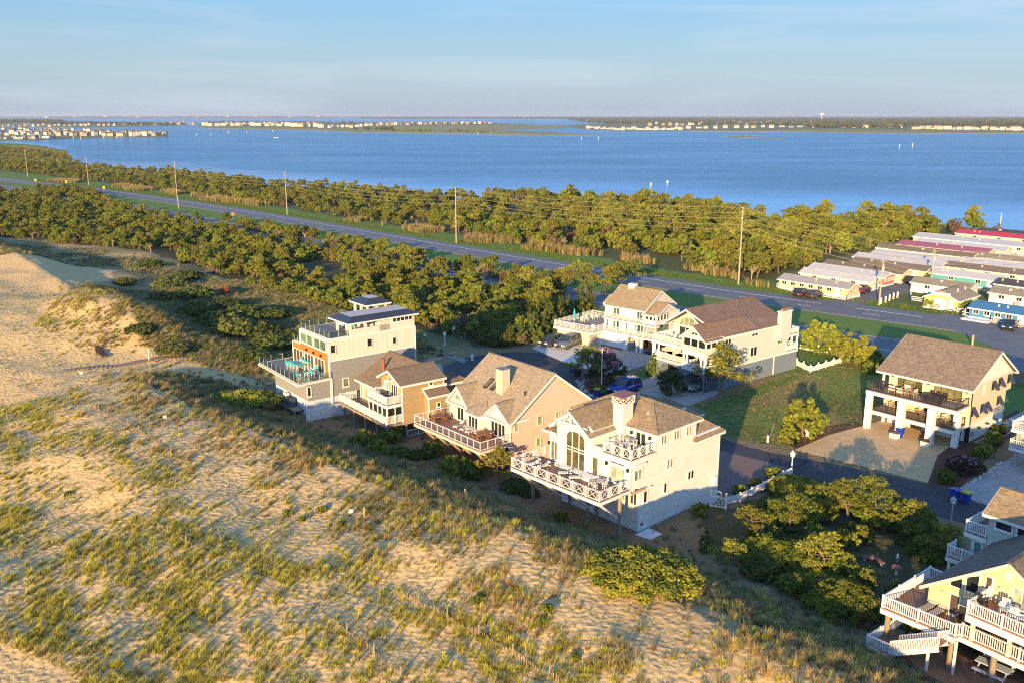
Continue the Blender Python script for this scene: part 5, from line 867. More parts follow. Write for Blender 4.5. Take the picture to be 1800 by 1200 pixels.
# ================================================================== plants
rng = np.random.default_rng(11)
BARK = mat("grey brown bark", (0.16, 0.11, 0.075), .95, .25, 3, .4, 8); DEADW = mat("bleached dead wood", (0.36, 0.27, 0.19), .95, .2, 3)
L_PINE = leafmat("pine needles", (0.055, 0.085, 0.014), (0.30, 0.285, 0.032)); L_OLIVE = leafmat("olive thicket leaves", (0.055, 0.095, 0.014), (0.265, 0.275, 0.030)); L_BAY = leafmat("bayberry leaves", (0.036, 0.070, 0.012), (0.25, 0.255, 0.022)); L_CEDAR = leafmat("cedar sprays", (0.030, 0.058, 0.015), (0.13, 0.145, 0.024)); L_RED = leafmat("rust red leaves", (0.18, 0.04, 0.02), (0.36, 0.10, 0.035), hue=.1); L_TAN = leafmat("dry brown leaves", (0.14, 0.09, 0.05), (0.29, 0.20, 0.11), hue=.15); L_MYR = leafmat("myrtle leaves", (0.028, 0.052, 0.014), (0.07, 0.085, 0.025)); L_PINK = leafmat("pink myrtle blossom", (0.30, 0.13, 0.17), (0.50, 0.26, 0.30), hue=.1); L_BURG = leafmat("burgundy leaves", (0.035, 0.018, 0.014), (0.085, 0.04, 0.025), hue=.1)
def leaves(blobs, n, size, seed, updown=.35, aspect=1.0, fill=.45):
    r = np.random.default_rng(seed); B = np.array([list(c) + list(rr) for c, rr in blobs], float); w = B[:, 3] * B[:, 4]; k = r.choice(len(B), n, p=w / w.sum())
    d = r.normal(size=(n, 3)); d /= np.linalg.norm(d, axis=1)[:, None]; lowr = r.random(n) < .6; d[:, 2] = np.where(lowr & (d[:, 2] < -updown), -d[:, 2], d[:, 2])
    rad = fill + (1.06 - fill) * r.random(n) ** .6; P = B[k, :3] + d * B[k, 3:] * rad[:, None]
    nn = d + r.normal(size=(n, 3)) * .55; nn /= np.linalg.norm(nn, axis=1)[:, None]; a = np.cross(nn, r.normal(size=(n, 3))); a /= np.linalg.norm(a, axis=1)[:, None]; b = np.cross(nn, a)
    s = size * r.uniform(.55, 1.35, n)[:, None]; a, b = a * s * aspect, b * s * .7
    V = np.stack([P - a - b * .4, P + a * .2 - b, P + a + b * .4, P - a * .2 + b], 1).reshape(-1, 3); F = np.arange(4 * n).reshape(n, 4)
    tb = r.random(len(B)); t = np.clip(.55 * tb[k] + .45 * r.random(n) + .15 * d[:, 2] * 0, 0, 1); return V, F, np.repeat(t, 4)
def leafmesh(name, V, F, T, mats, mi=None):
    me = bpy.data.meshes.new(name); me.vertices.add(len(V)); me.vertices.foreach_set("co", np.ascontiguousarray(V, np.float32).ravel()); me.loops.add(F.size); me.polygons.add(len(F)); me.loops.foreach_set("vertex_index", F.astype(np.int32).ravel())
    me.polygons.foreach_set("loop_start", np.arange(0, F.size, 4, dtype=np.int32)); me.polygons.foreach_set("loop_total", np.full(len(F), 4, np.int32))
    for m in mats: me.materials.append(m)
    if mi is not None: me.polygons.foreach_set("material_index", mi.astype(np.int32))
    me.update(calc_edges=True); a = me.attributes.new("tint", 'FLOAT', 'POINT'); a.data.foreach_set("value", np.ascontiguousarray(T, np.float32)); return me
def limbs(segs, m, name):
    mb = MB()
    for a, b, r0, r1 in segs: mb.tube(a, b, r0, r1, 6, caps=False)
    me = bpy.data.meshes.new(name); me.from_pydata(mb.v, [], mb.f); me.materials.append(m); me.update(); return me
def plan_tree(kind, H, R, seed):
    """skeleton segments and foliage blobs of one tree of height H and crown radius R"""
    r = random.Random(seed); segs = []; blobs = []
    if kind == 'pine':
        lean = Vector((r.uniform(-.15, .15) * H, r.uniform(-.15, .15) * H, 0)); p = [Vector((0, 0, -.3))]
        for i in range(1, 5): t = i / 4; p.append(Vector((lean.x * t + r.uniform(-.06, .06) * H, lean.y * t + r.uniform(-.06, .06) * H, H * .92 * t)))
        for i in range(4): segs.append((p[i], p[i + 1], .035 * H * (1 - i * .22), .035 * H * (1 - (i + 1) * .22)))
        n = 11
        for i in range(n):
            t = .38 + .58 * i / (n - 1); k = min(3, int(t * 4)); q = p[k] + (p[k + 1] - p[k]) * (t * 4 - k); a = i * 2.4 + r.uniform(-.4, .4); l = R * (1.15 - .75 * (t - .38) / .6) * r.uniform(.6, 1.05)
            e = q + Vector((math.cos(a) * l, math.sin(a) * l, r.uniform(.02, .14) * H)); segs.append((q, e, .014 * H, .005 * H)); w = R * r.uniform(.32, .5)
            blobs.append((e, (w, w, w * .5))); m_ = q + (e - q) * .6 + Vector((r.uniform(-.2, .2) * R, r.uniform(-.2, .2) * R, .03 * H)); blobs.append((m_, (w * .75, w * .75, w * .4)))
        blobs.append((p[4] + Vector((0, 0, .02 * H)), (R * .4, R * .4, R * .3)))
    elif kind == 'bushy':
        p0 = Vector((0, 0, -.3)); c = Vector((r.uniform(-.1, .1) * R, r.uniform(-.1, .1) * R, H * .45)); segs.append((p0, c, .03 * H, .02 * H)); n = 13
        for i in range(n):
            a = i * 2.399 + r.uniform(-.5, .5); f = math.sqrt((i + .5) / n) * .82; z = H * (.78 - .55 * f * f + r.uniform(-.10, .12)); e = Vector((math.cos(a) * R * f, math.sin(a) * R * f, z)); segs.append((c, e, .013 * H, .005 * H)); w = R * r.uniform(.26, .42); blobs.append((e, (w, w, w * r.uniform(.6, .9))))
        for i in range(5): a = i * 1.26 + r.random(); blobs.append((Vector((math.cos(a) * R * .6, math.sin(a) * R * .6, H * .3)), (R * .35, R * .35, H * .22)))
    elif kind == 'cedar':
        segs.append((Vector((0, 0, -.3)), Vector((0, 0, H * .9)), .03 * H, .006 * H)); n = 26
        for i in range(n): t = (i + .5) / n; a = i * 2.399; w = R * (1 - t) ** .8 * .8 + .12; blobs.append((Vector((math.cos(a) * w * .55, math.sin(a) * w * .55, H * (.06 + .92 * t))), (w * .55, w * .55, H * .085 + .1)))
    elif kind == 'dome':
        n = 46
        for i in range(n): a = i * 2.399; f = math.sqrt((i + .5) / n) * .9; z = H * (.86 * math.sqrt(max(0, 1 - f * f * .95))) * r.uniform(.8, 1.05); w = R * r.uniform(.13, .2); blobs.append((Vector((math.cos(a) * R * f, math.sin(a) * R * f, max(z - w * .5, w * .3))), (w, w, w * .85)))
        for i in range(8): a = i * .785; segs.append((Vector((0, 0, -.2)), Vector((math.cos(a) * R * .6, math.sin(a) * R * .6, H * .6)), .05, .02))
    elif kind == 'dead':
        def grow(p, d, l, rad, lev):
            e = p + d * l; segs.append((p, e, rad, rad * .6))
            if lev > 0:
                for _ in range(4 if lev > 1 else 5): v = (d * 1.0 + Vector((r.uniform(-1, 1), r.uniform(-1, 1), r.uniform(-.1, .6)))).normalized(); grow(p + d * l * r.uniform(.45, 1), v, l * r.uniform(.5, .75), rad * .5, lev - 1)
        grow(Vector((0, 0, -.2)), Vector((r.uniform(-.1, .1), r.uniform(-.1, .1), 1)).normalized(), H * .42, .03 * H + .03, 3)
    if kind in ('pine', 'bushy', 'cedar'):
        sub = []
        for c, rr in blobs:
            for _ in range(6 if kind != 'cedar' else 3):
                d = Vector((r.gauss(0, 1), r.gauss(0, 1), r.gauss(0, 1))).normalized(); f = r.uniform(.24, .5) * (1.15 if kind == 'bushy' else 1.0)
                q = Vector(c) + Vector((d.x * rr[0], d.y * rr[1], abs(d.z) * rr[2] if kind == 'pine' else d.z * rr[2])) * .85; sub.append((q, (rr[0] * f, rr[0] * f, rr[0] * f * r.uniform(.7, 1.3))))
                if kind == 'pine' and r.random() < .5: segs.append((Vector(c), q, .004 * H, .002 * H))
        blobs = sub
    return segs, blobs
class Plant:
    """one grown plant: its wood mesh and its leaf mesh, and one joined mesh for far woods"""
    def __init__(s, kind, H, R, n, size, lm, seed, wood=None, extra=None, part='crown'):
        s.H, s.R = H, R; segs, blobs = plan_tree(kind, H, R, seed); s.wood = limbs(segs, wood or BARK, "trunk"); s.part = part; s.leaf = None
        if n:
            V, F, T = leaves(blobs, n, size, seed); mats = [lm]; mi = np.zeros(len(F))
            if extra: V2, F2, T2 = leaves([(Vector(c) + Vector((0, 0, rr[2] * .3)), rr) for c, rr in blobs if c[2] > H * extra[2]] or blobs, int(n * extra[1]), size, seed + 5, -.3, fill=.95); F = np.concatenate([F, F2 + len(V)]); V = np.concatenate([V, V2]); T = np.concatenate([T, T2]); mats.append(extra[0]); mi = np.concatenate([mi, np.ones(len(F2))])
            s.leaf = leafmesh("crown", V, F, T, mats, mi)
    def place(s, name, label, cat, xy, sc=1.0, rz=None, group=None, z=None, zs=1.0):
        t = thing(name, label, cat, (xy[0], xy[1], (gz(*xy) if z is None else z) - .05), random.uniform(0, 6.28) if rz is None else rz, group); t.scale = sc if isinstance(sc, tuple) else (sc, sc, sc * zs)
        for nm, me in (("trunk" if s.part == 'crown' else "stems", s.wood), (s.part, s.leaf)):
            if me is not None: o = bpy.data.objects.new(nm, me); COL.objects.link(o); o.parent = t
        return t
    def joined(s, col, name):
        bm = bpy.data.meshes.new(name); wv = np.array([v.co for v in s.wood.vertices]) if len(s.wood.vertices) else np.zeros((0, 3)); wf = [tuple(p.vertices) for p in s.wood.polygons]
        lv = np.zeros((0, 3)); lf = []; tt = np.zeros(0)
        if s.leaf: lv = np.empty(len(s.leaf.vertices) * 3); s.leaf.vertices.foreach_get("co", lv); lv = lv.reshape(-1, 3); lf = [tuple(i + len(wv) for i in p.vertices) for p in s.leaf.polygons]; tt = np.empty(len(lv)); s.leaf.attributes["tint"].data.foreach_get("value", tt)
        bm.from_pydata(np.concatenate([wv, lv]).tolist(), [], wf + lf); bm.materials.append(s.wood.materials[0])
        if s.leaf: bm.materials.append(s.leaf.materials[0])
        bm.polygons.foreach_set("material_index", [0] * len(wf) + [1] * len(lf)); a = bm.attributes.new("tint", 'FLOAT', 'POINT'); a.data.foreach_set("value", np.concatenate([np.full(len(wv), .5), tt]).astype(np.float32)); bm.update()
        o = bpy.data.objects.new(name, bm); col.objects.link(o); return o
def scatter(name, P, rot, scl, pick, col):
    me = bpy.data.meshes.new(name); me.vertices.add(len(P)); me.vertices.foreach_set("co", np.ascontiguousarray(P, np.float32).ravel()); me.update()
    a = me.attributes.new("turn", 'FLOAT_VECTOR', 'POINT'); q = np.zeros((len(P), 3), np.float32); q[:, 2] = rot; a.data.foreach_set("vector", q.ravel())
    a = me.attributes.new("grow", 'FLOAT_VECTOR', 'POINT'); a.data.foreach_set("vector", np.ascontiguousarray(scl, np.float32).ravel()); a = me.attributes.new("pick", 'INT', 'POINT'); a.data.foreach_set("value", np.asarray(pick, np.int32))
    o = bpy.data.objects.new(name, me); COL.objects.link(o); tag(o, kind="stuff"); ng = bpy.data.node_groups.new(name, 'GeometryNodeTree'); ng.interface.new_socket("Geometry", in_out='INPUT', socket_type='NodeSocketGeometry'); ng.interface.new_socket("Geometry", in_out='OUTPUT', socket_type='NodeSocketGeometry')
    n, l = ng.nodes, ng.links; gi, go = n.new("NodeGroupInput"), n.new("NodeGroupOutput"); ip = n.new("GeometryNodeInstanceOnPoints"); ci = n.new("GeometryNodeCollectionInfo"); ci.inputs[0].default_value = col; ci.inputs["Separate Children"].default_value = True; ci.inputs["Reset Children"].default_value = True; ip.inputs["Pick Instance"].default_value = True
    def na(nm, ty): x = n.new("GeometryNodeInputNamedAttribute"); x.data_type = ty; x.inputs["Name"].default_value = nm; return [k for k in x.outputs if k.enabled][0]
    l.new(gi.outputs[0], ip.inputs["Points"]); l.new(ci.outputs[0], ip.inputs["Instance"]); l.new(na("pick", 'INT'), ip.inputs["Instance Index"]); l.new(na("grow", 'FLOAT_VECTOR'), ip.inputs["Scale"])
    e = n.new("FunctionNodeEulerToRotation"); l.new(na("turn", 'FLOAT_VECTOR'), e.inputs[0]); l.new(e.outputs[0], ip.inputs["Rotation"]); l.new(ip.outputs[0], go.inputs[0])
    md = o.modifiers.new("scatter", 'NODES'); md.node_group = ng; return o
def pts_in(poly, spacing, seed, jitter=.45):
    r = np.random.default_rng(seed); xs = [p[0] for p in poly]; ys = [p[1] for p in poly]; gx, gy = np.meshgrid(np.arange(min(xs), max(xs), spacing), np.arange(min(ys), max(ys), spacing)); gx = gx + (np.arange(gx.shape[0]) % 2)[:, None] * spacing / 2
    gx = gx.ravel() + r.uniform(-jitter, jitter, gx.size) * spacing; gy = gy.ravel() + r.uniform(-jitter, jitter, gy.size) * spacing; m = inpoly(gx, gy, poly); return gx[m], gy[m]
# kinds grown once
K_TH = [Plant('bushy', 3.2, 1.9, 3200, .13, L_OLIVE, 20 + i) for i in range(3)] + [Plant('pine', 4.0, 1.8, 2600, .125, L_PINE, 30 + i) for i in range(4)] + [Plant('bushy', 2.6, 1.6, 1300, .11, L_TAN, 40)] + [Plant('dead', 3.6, 1.5, 0, 0, None, 41, DEADW), Plant('bushy', 3.0, 1.8, 3000, .13, L_CEDAR, 43), Plant('dead', 3.9, 1.5, 0, 0, None, 47, DEADW)]
K_FW = [Plant('bushy', 5.0, 2.6, 2600, .19, L_OLIVE, 60 + i) for i in range(3)] + [Plant('pine', 6.5, 2.6, 2400, .185, L_PINE, 70 + i) for i in range(4)] + [Plant('bushy', 4.4, 2.2, 1300, .17, L_TAN, 80), Plant('dead', 5.6, 2, 0, 0, None, 81, DEADW), Plant('bushy', 4.6, 2.6, 2400, .19, L_CEDAR, 84), Plant('dead', 5.0, 2, 0, 0, None, 82, DEADW)]
P_TH = np.array([.17, .14, .12, .12, .11, .10, .07, .09, .045, .055, .045]); P_TH /= P_TH.sum(); P_FW = P_TH
NAMES = ["bushy_tree"] * 3 + ["pine_tree"] * 4 + ["brown_shrub", "dead_tree", "bushy_tree", "dead_tree"]
LOOK = ["round bushy olive tree"] * 3 + ["loose crooked pine"] * 4 + ["dry brown leaved bush", "bare bleached dead tree", "dark green bushy tree", "bare bleached dead tree"]
def wood(poly, spacing, kinds, probs, seed, n_ind, where, group, stuff, smin, smax, tall=None, clear=None):
    x, y = pts_in(poly, spacing, seed); r = np.random.default_rng(seed + 1); keep = fbm(x / 14, y / 14, seed, 3) > (.36 if 'dune' in where else .39)
    hd = dpoly(x, y, HWY[::3]); keep &= hd > 6
    nearside = (hd < 44) & ((x - HWY[20][0]) * 0 + 1 > 0)
    sx_, tx_ = st(x, y)
    if clear is not None: keep &= ~clear(x, y)
    x, y = x[keep], y[keep]; z = ground_z(x, y); ok = z > -.3; x, y, z = x[ok], y[ok], z[ok]; D = np.hypot(x, y); o = np.argsort(D); x, y, z, D = x[o], y[o], z[o], D[o]
    pk = r.choice(len(kinds), len(x), p=probs); sc = r.uniform(smin, smax, len(x)) * (1 if tall is None else tall(x, y)); zs = r.uniform(.8, 1.15, len(x))
    for i in range(min(n_ind, len(x))): k = pk[i]; kinds[k].place(NAMES[k], spot(LOOK[k], x[i], y[i], float(sc[i]), where), "tree" if 'shrub' not in NAMES[k] else "bush", (x[i], y[i]), float(sc[i]), z=float(z[i]), group=LOOK[k] + "s " + group, zs=float(zs[i]))
    q = slice(n_ind, None); col = bpy.data.collections.new(stuff + " kinds")
    for i, k in enumerate(kinds): k.joined(col, f"kind_{i:02d}")
    if len(x) > n_ind: scatter(stuff, np.stack([x[q], y[q], z[q] - .05], 1), r.uniform(0, 6.28, len(x[q])), np.stack([sc[q], sc[q], sc[q] * zs[q]], 1), pk[q], col)
    return len(x)
def project(x, y, z=0.0):
    d = Vector((x, y, z - CH)); f = d.y * _c - d.z * _s; return CX + CF * d.x / f, CY + CF * (-d.y * _s - d.z * _c) / f
def spot(look, x, y, sc, where):
    px, py = project(x, y, 1.0); big = "tall" if sc > 1.0 else ("low" if sc < .75 else "mid-sized")
    if "dune" in where:
        h_ = ["at the far left of the thicket", "above the sandy dune hollow", "above the rust red bush", "behind the modern grey house", "just right of the grey house roof", "behind the cul-de-sac lamp posts", "beside the cedar row"][min(6, max(0, int((px - 60) / 130)))]
        e_ = "at the highway edge" if dpoly(np.array([x]), np.array([y]), NEARL[::2])[0] < 16 else ("in the middle depth" if dpoly(np.array([x]), np.array([y]), NEARL[::2])[0] < 34 else "on the dune side")
    else:
        h_ = ["left of the centre pole", "right of the centre pole", "above the white deck house", "above the brown roof", "left of the tallest pole", "right of the tallest pole", "behind the first mobile homes", "behind the magenta roof"][min(7, max(0, int((px - 700) / 125)))]
        e_ = "at the roadside edge" if dpoly(np.array([x]), np.array([y]), HWY[::2])[0] < 20 else "deeper in the wood"
    return f"{big} {look} {h_}, {e_}"
def hwyside(x, y): 
    return dpoly(x, y, HWY[::3])
NEARL = offset(HWY, sgn * 33.2)
def clearA(x, y): return dpoly(x, y, NEARL[::2]) < 3.5
def clearB(x, y): return (dpoly(x, y, HWY[::2]) < 9 + 5 * vnoise(x / 15, y / 15, 8))
nA_ = wood(THICK_A, 1.95, K_TH, P_TH, 100, 185, "in the dune thicket", "in the dune thicket", "thicket", .42, 1.2, tall=lambda x, y: np.clip(.72 + .14 * sstep(70, 120, st(x, y)[1]), .7, .86) * (1 - .18 * sstep(-30, -10, x) * sstep(150, 110, y)), clear=clearA)
nB_ = wood(THICK_B, 3.6, K_FW, P_FW, 200, 95, "in the wood across the highway from the white deck house", "in the wood beyond the highway", "bayside_wood", .6, 1.0, tall=lambda x, y: .72 + .38 * sstep(-40, 60, x), clear=clearB)
print("trees", nA_, nB_)
# ---- single plants round the houses
PN = [Plant('pine', 4.2, 2.0, 3000, .10, L_PINE, 300 + i) for i in range(3)]; BAY = [Plant('dome', 2.3, 3.6, 14000, .095, L_BAY, 310 + i, part='foliage') for i in range(3)]; CED = [Plant('cedar', 3.6, 1.3, 2800, .13, L_CEDAR, 320 + i) for i in range(3)]; REDB = Plant('bushy', 2.2, 1.2, 1200, .13, L_RED, 330, part='foliage'); MYR = Plant('bushy', 3.6, 2.1, 4200, .13, L_MYR, 340, extra=(L_PINK, .22, .55)); MYG = Plant('bushy', 3.2, 1.9, 4200, .13, L_MYR, 341); BURG = Plant('dome', 2.0, 2.3, 6000, .12, L_BURG, 342, extra=(L_PINK, .03, .6), part='foliage'); BUSH = [Plant('bushy', 1.5, 1.1, 1800, .11, L_BAY, 350 + i, part='foliage') for i in range(3)]; GREENB = [Plant('bushy', 4.0, 2.2, 4000, .15, L_OLIVE, 360 + i) for i in range(2)]; DRK = [Plant('dome', 1.6, 2.0, 4200, .12, L_CEDAR, 370 + i, part='foliage') for i in range(2)]
def pp(px, py, z=None):
    q = at(px, py, 0 if z is None else z)
    for _ in range(6): q = at(px, py, gz(q.x, q.y))
    return (q.x, q.y)
ORD = ["leftmost", "second from left", "third from left", "fourth from left", "fifth from left", "sixth from left", "seventh from left", "eighth from left", "ninth from left", "tenth from left", "eleventh from left", "twelfth from left", "thirteenth from left", "fourteenth from left", "fifteenth from left", "sixteenth from left", "seventeenth from left", "eighteenth from left", "nineteenth from left", "rightmost"]
def shrub(k, name, label, px, py, sc, cat="shrub", group=None, zs=1.0, rz=None): return k.place(name, label, cat, pp(px, py), sc, group=group, zs=zs, rz=rz)
shrub(BAY[0], "bayberry_shrub", "broad sunlit bayberry mound on the dune crest below the white house", 1130, 1020, (1.12, .95, .80)); shrub(BAY[1], "bayberry_shrub", "long yellow-green bayberry mound beside the modern grey house deck", 428, 712, (1.25, .85, .85)); shrub(BAY[2], "bayberry_shrub", "dense rounded bayberry in front of the yellow house deck", 1478, 1075, (.78, .72, .95))
for i, (x, y, sc, t) in enumerate([(1395, 868, .62, "beneath the street lamp side of the garden"), (1450, 880, .58, "beside the street edge in the garden"), (1372, 898, .45, "just outside the white gate"), (1375, 925, .5, "in the middle of the shady garden"), (1345, 935, .35, "nearest the white house in the garden"), (1390, 990, .6, "at the seaward side of the garden"), (1330, 975, .45, "above the broad bayberry mound"), (1610, 930, .45, "beside the street lamp by the green house"), (1560, 925, .45, "along the street kerb left of the lamp"), (1500, 940, .42, "under the garden pines"), (1640, 975, .5, "by the corner of the green house"), (1420, 905, .55, "behind the leaning middle pine"), (1390, 905, .5, "between the gate and the middle pine"), (1345, 945, .45, "in the hollow left of the middle pine"), (1430, 960, .5, "below the leaning middle pine"), (1590, 900, .42, "on the street kerb behind the right pine"), (1500, 890, .45, "on the street kerb behind the tallest pine"), (1450, 1040, .5, "behind the rounded bayberry"), (1340, 1010, .5, "beside the low yellow-tipped pine")]): shrub((BAY + DRK)[i % 5], "garden_shrub", "dark green shrub " + t, x, y, sc * (1.25 if i % 5 < 3 else 1.7), group="shrubs in the shady garden")
for i, (x, y, sc, t) in enumerate([(1540, 925, 1.0, "tallest of the garden pines, beside the street"), (1490, 915, .85, "left of the tallest garden pine"), (1385, 935, .8, "leaning over the middle of the garden"), (1592, 950, .85, "right of the tallest garden pine"), (1450, 1010, .75, "with rusty tips at the garden's seaward edge"), (1275, 1000, .55, "low and yellow-tipped above the bayberry mound"), (875, 850, .75, "growing under the peach house deck"), (1265, 692, 1.4, "standing alone before the brown-roofed house"), (1648, 985, .7, "bare trunked beside the green house"), (1320, 940, .6, "short, near the white gate")]): shrub(PN[i % 3], "pine_tree", "crooked pine " + t, x, y, sc, "tree")
shrub(CED[0], "cedar_tree", "dark young cedar at the corner of the white house", 1240, 968, .6, "tree"); 
for i, (x, y) in enumerate(sorted([(855, 600), (875, 606), (895, 608), (915, 604), (938, 600), (955, 596), (975, 590), (845, 590), (905, 590), (930, 585), (965, 575), (950, 570), (985, 570), (1000, 555), (1020, 548), (1035, 545)])): shrub(CED[i % 3], "cedar_tree", "pointed dark cedar behind the cul-de-sac, " + ORD[i] + " of its row", x, y, random.uniform(.95, 1.4), "tree", "cedars behind the cul-de-sac")
for i, (x, y, sc, t) in enumerate([(398, 520, .8, "in the grassy hollow behind the dunes"), (968, 545, .9, "among the cedars behind the white deck house"), (985, 530, .7, "above the other red bush beside the cedars"), (620, 500, .6, "deep in the thicket above the grey house")]): shrub(REDB, "red_bush", "rust red bush " + t, x, y, sc, "bush")
shrub(MYR, "crepe_myrtle", "round tree with pale pink blossom on the island bed beside the flagpole", 1066, 672, 1.2, "tree"); shrub(MYG, "crepe_myrtle", "round green tree before the brown-roofed house garage arch", 1180, 692, 1.0, "tree"); shrub(CED[1], "cedar_tree", "dark bushy evergreen at the left corner of the brown-roofed house", 1148, 660, .95, "tree"); shrub(PN[1], "pine_tree", "dark pine leaning left over the island bed", 1038, 674, 1.1, "tree")
shrub(BURG, "burgundy_shrub", "big burgundy shrub with a few pink flowers beside the gravel drive", 1695, 828, .85); shrub(BUSH[0], "grey_shrub", "wispy grey-green shrub before the burgundy one", 1663, 848, .9)
for i, (x, y, sc, t) in enumerate([(1440, 622, 1.35, "behind the blue-grey house picket fence, tallest of three"), (1474, 626, 1.0, "right of the tallest tree by the picket fence"), (1504, 642, 1.15, "at the end of the picket fence by the road"), (1412, 768, 1.15, "by the gravel drive in the meadow"), (1385, 778, .5, "low beside the white road stake")]): shrub(GREENB[i % 2], "yellow_green_tree", "bright yellow-green tree " + t, x, y, sc, "tree")
for i, (x, y, sc) in enumerate(sorted([(1520, 640, .9), (1530, 655, .8), (1542, 648, .9), (1535, 632, .8)])): shrub(BUSH[i % 3], "hedge_shrub", "low hedge shrub behind the cream house, " + ORD[i], x, y, sc * 1.3, group="hedge by the cream house")
for i, (x, y, sc) in enumerate(sorted([(640, 790, 1.3), (665, 800, 1.0), (700, 800, 1.2), (735, 805, 1.1), (800, 835, 1.3), (830, 840, 1.1), (905, 860, 1.3), (930, 870, .9), (760, 800, 1.0), (985, 920, .7), (1230, 905, .7), (690, 775, 1.1)])): shrub((BUSH + DRK)[i % 5], "under_deck_shrub", "shady shrub under the raised sea decks, " + ORD[i], x, y, sc * (1.0 if i % 5 < 3 else .55), group="shrubs under the decks")
for i, (x, y, sc) in enumerate(sorted([(350, 555, 1), (385, 575, 1.1), (430, 560, 1), (300, 505, .9), (340, 525, 1), (455, 590, 1.0), (410, 590, 1.2), (480, 560, .8), (290, 530, .8), (520, 600, .8), (560, 620, .9), (330, 490, .8), (440, 630, .7), (250, 610, .6), (220, 500, .6), (300, 590, .6), (480, 610, .9), (395, 545, .9), (265, 470, .8), (600, 600, .9)])): shrub(DRK[i % 2], "dune_shrub", "low dark bayberry clump in the dune hollow, " + ORD[i], x, y, sc * 1.9, group="clumps in the dune hollow", zs=.8)
for i, (x, y, sc, l) in enumerate([(1050, 688, .7, "grey-green bush on the island bed, left"), (1085, 686, .8, "grey-green bush on the island bed beside the blue car"), (1068, 690, .5, "small bush under the flagpole"), (1730, 800, .9, "green bush along the step path, nearest the road"), (1745, 780, .9, "green bush along the step path, middle"), (1755, 762, .8, "green bush along the step path, farthest"), (1330, 858, .7, "green bush inside the white garden fence"), (1300, 868, .6, "bright bush inside the white gate"), (1360, 842, .8, "tall grassy bush by the lamp on the fence"), (1612, 1120, .9, "young dark bush before the wooden landing"), (1660, 1165, .8, "young dark bush below the yellow house deck"), (1716, 800, .6, "yellow-green bush beside the burgundy shrub")]): shrub(BUSH[i % 3], "garden_bush", l, x, y, sc)
for i, (x, y) in enumerate(sorted([(1636, 494), (1642, 493), (1720, 462), (1776, 460), (1783, 459), (1668, 480), (1635, 540), (1700, 548), (1692, 545)])): shrub(BUSH[i % 3], "trailer_shrub", "clipped shrub among the mobile homes, " + ORD[i], x, y, 1.1, group="shrubs in the trailer park")
for i, (x, y, sc) in enumerate(sorted([(1030, 515, 1.25), (1064, 520, 1.3), (1085, 508, 1.15), (1010, 500, 1.1), (990, 515, 1.1), (1110, 500, 1.15), (955, 520, 1.1), (930, 515, 1.1)])): shrub(PN[i % 3], "pine_tree", "tall open pine between the white deck house and highway, " + ORD[i], x, y, sc * .95, "tree", "pines behind the white deck house", zs=1.05)
for i, (x, y, sc) in enumerate(sorted([(505, 905, .35), (530, 915, .3), (565, 900, .35), (600, 925, .3), (615, 880, .3), (255, 1000, .35), (650, 930, .3), (840, 1060, .35), (960, 1075, .4), (955, 1095, .3), (730, 940, .35), (1010, 1160, .3), (845, 1125, .3), (785, 1085, .3), (120, 870, .3)])): shrub(BUSH[i % 3], "dune_seedling", "small bright green bush on the open sand, " + ORD[i], x, y, sc, group="seedlings on the dune sand")
fx, fy = pts_in(GARDEN, 2.6, 141, .4)
for i in range(len(fx)):
    if np.hypot(fx[i] - at(1560, 995, .8).x, fy[i] - at(1560, 995, .8).y) < 3.6: continue
    qx, qy = project(fx[i], fy[i], 1.0); k = i % 5
    if qx < 1335 or (qx < 1420 and qy < 890): continue
    (BUSH + DRK)[k].place("low_shrub", ("wispy green bush" if k < 3 else "flat dark shrub") + " in the shady garden, " + ("near the white gate" if qx < 1340 else "toward the street" if qy < 900 else "on the seaward side" if qy > 985 else "among the middle pines" if qx < 1480 else "towards the green house"), "shrub", (fx[i], fy[i]), random.uniform(.65, 1.15) * (1.0 if k < 3 else .6), group="undergrowth of the shady garden")
# ---- grasses
def tuft(name, n, hgt, spread, lean, lm, seed, w=.022):
    r = np.random.default_rng(seed); V = []; F = []; T = []
    for i in range(n):
        a = r.uniform(0, 6.28) if r.random() < .5 else r.normal(.6, .7); b = r.uniform(0, spread) ; o = np.array([math.cos(a) * b * .45, math.sin(a) * b * .45, -.05]); l = hgt * r.uniform(.55, 1.15); ll = lean * r.uniform(.3, 1.2); d = np.array([math.cos(a), math.sin(a), 0]); sd_ = np.array([-math.sin(a), math.cos(a), 0]) * w * r.uniform(.7, 1.3); m_ = o + d * ll * l * .35 + np.array([0, 0, l * .6]); e = o + d * ll * l + np.array([0, 0, l * (1 - .25 * ll)]); k = len(V)
        V += [o - sd_, o + sd_, m_ + sd_ * .8, m_ - sd_ * .8, e + sd_ * .25, e - sd_ * .25]; F += [(k, k + 1, k + 2, k + 3), (k + 3, k + 2, k + 4, k + 5)]; t = r.random(); T += [t * .7, t * .7, t, t, min(1, t + .3), min(1, t + .3)]
    return leafmesh(name, np.array(V), np.array(F), np.array(T), [lm])
G_Y = leafmat("yellow green beach grass", (0.19, 0.195, 0.026), (0.55, 0.48, 0.070), .25, .12); G_T = leafmat("tan seed grass", (0.19, 0.135, 0.055), (0.44, 0.31, 0.13), .25, .1); G_G = leafmat("grey green grass", (0.085, 0.105, 0.045), (0.20, 0.215, 0.10), .25, .1); G_L = leafmat("fresh lawn grass", (0.07, 0.13, 0.018), (0.21, 0.25, 0.04), .25, .1); G_R = leafmat("reed", (0.15, 0.14, 0.05), (0.30, 0.26, 0.10), .2, .15)
gcol = bpy.data.collections.new("grass kinds"); gk = []
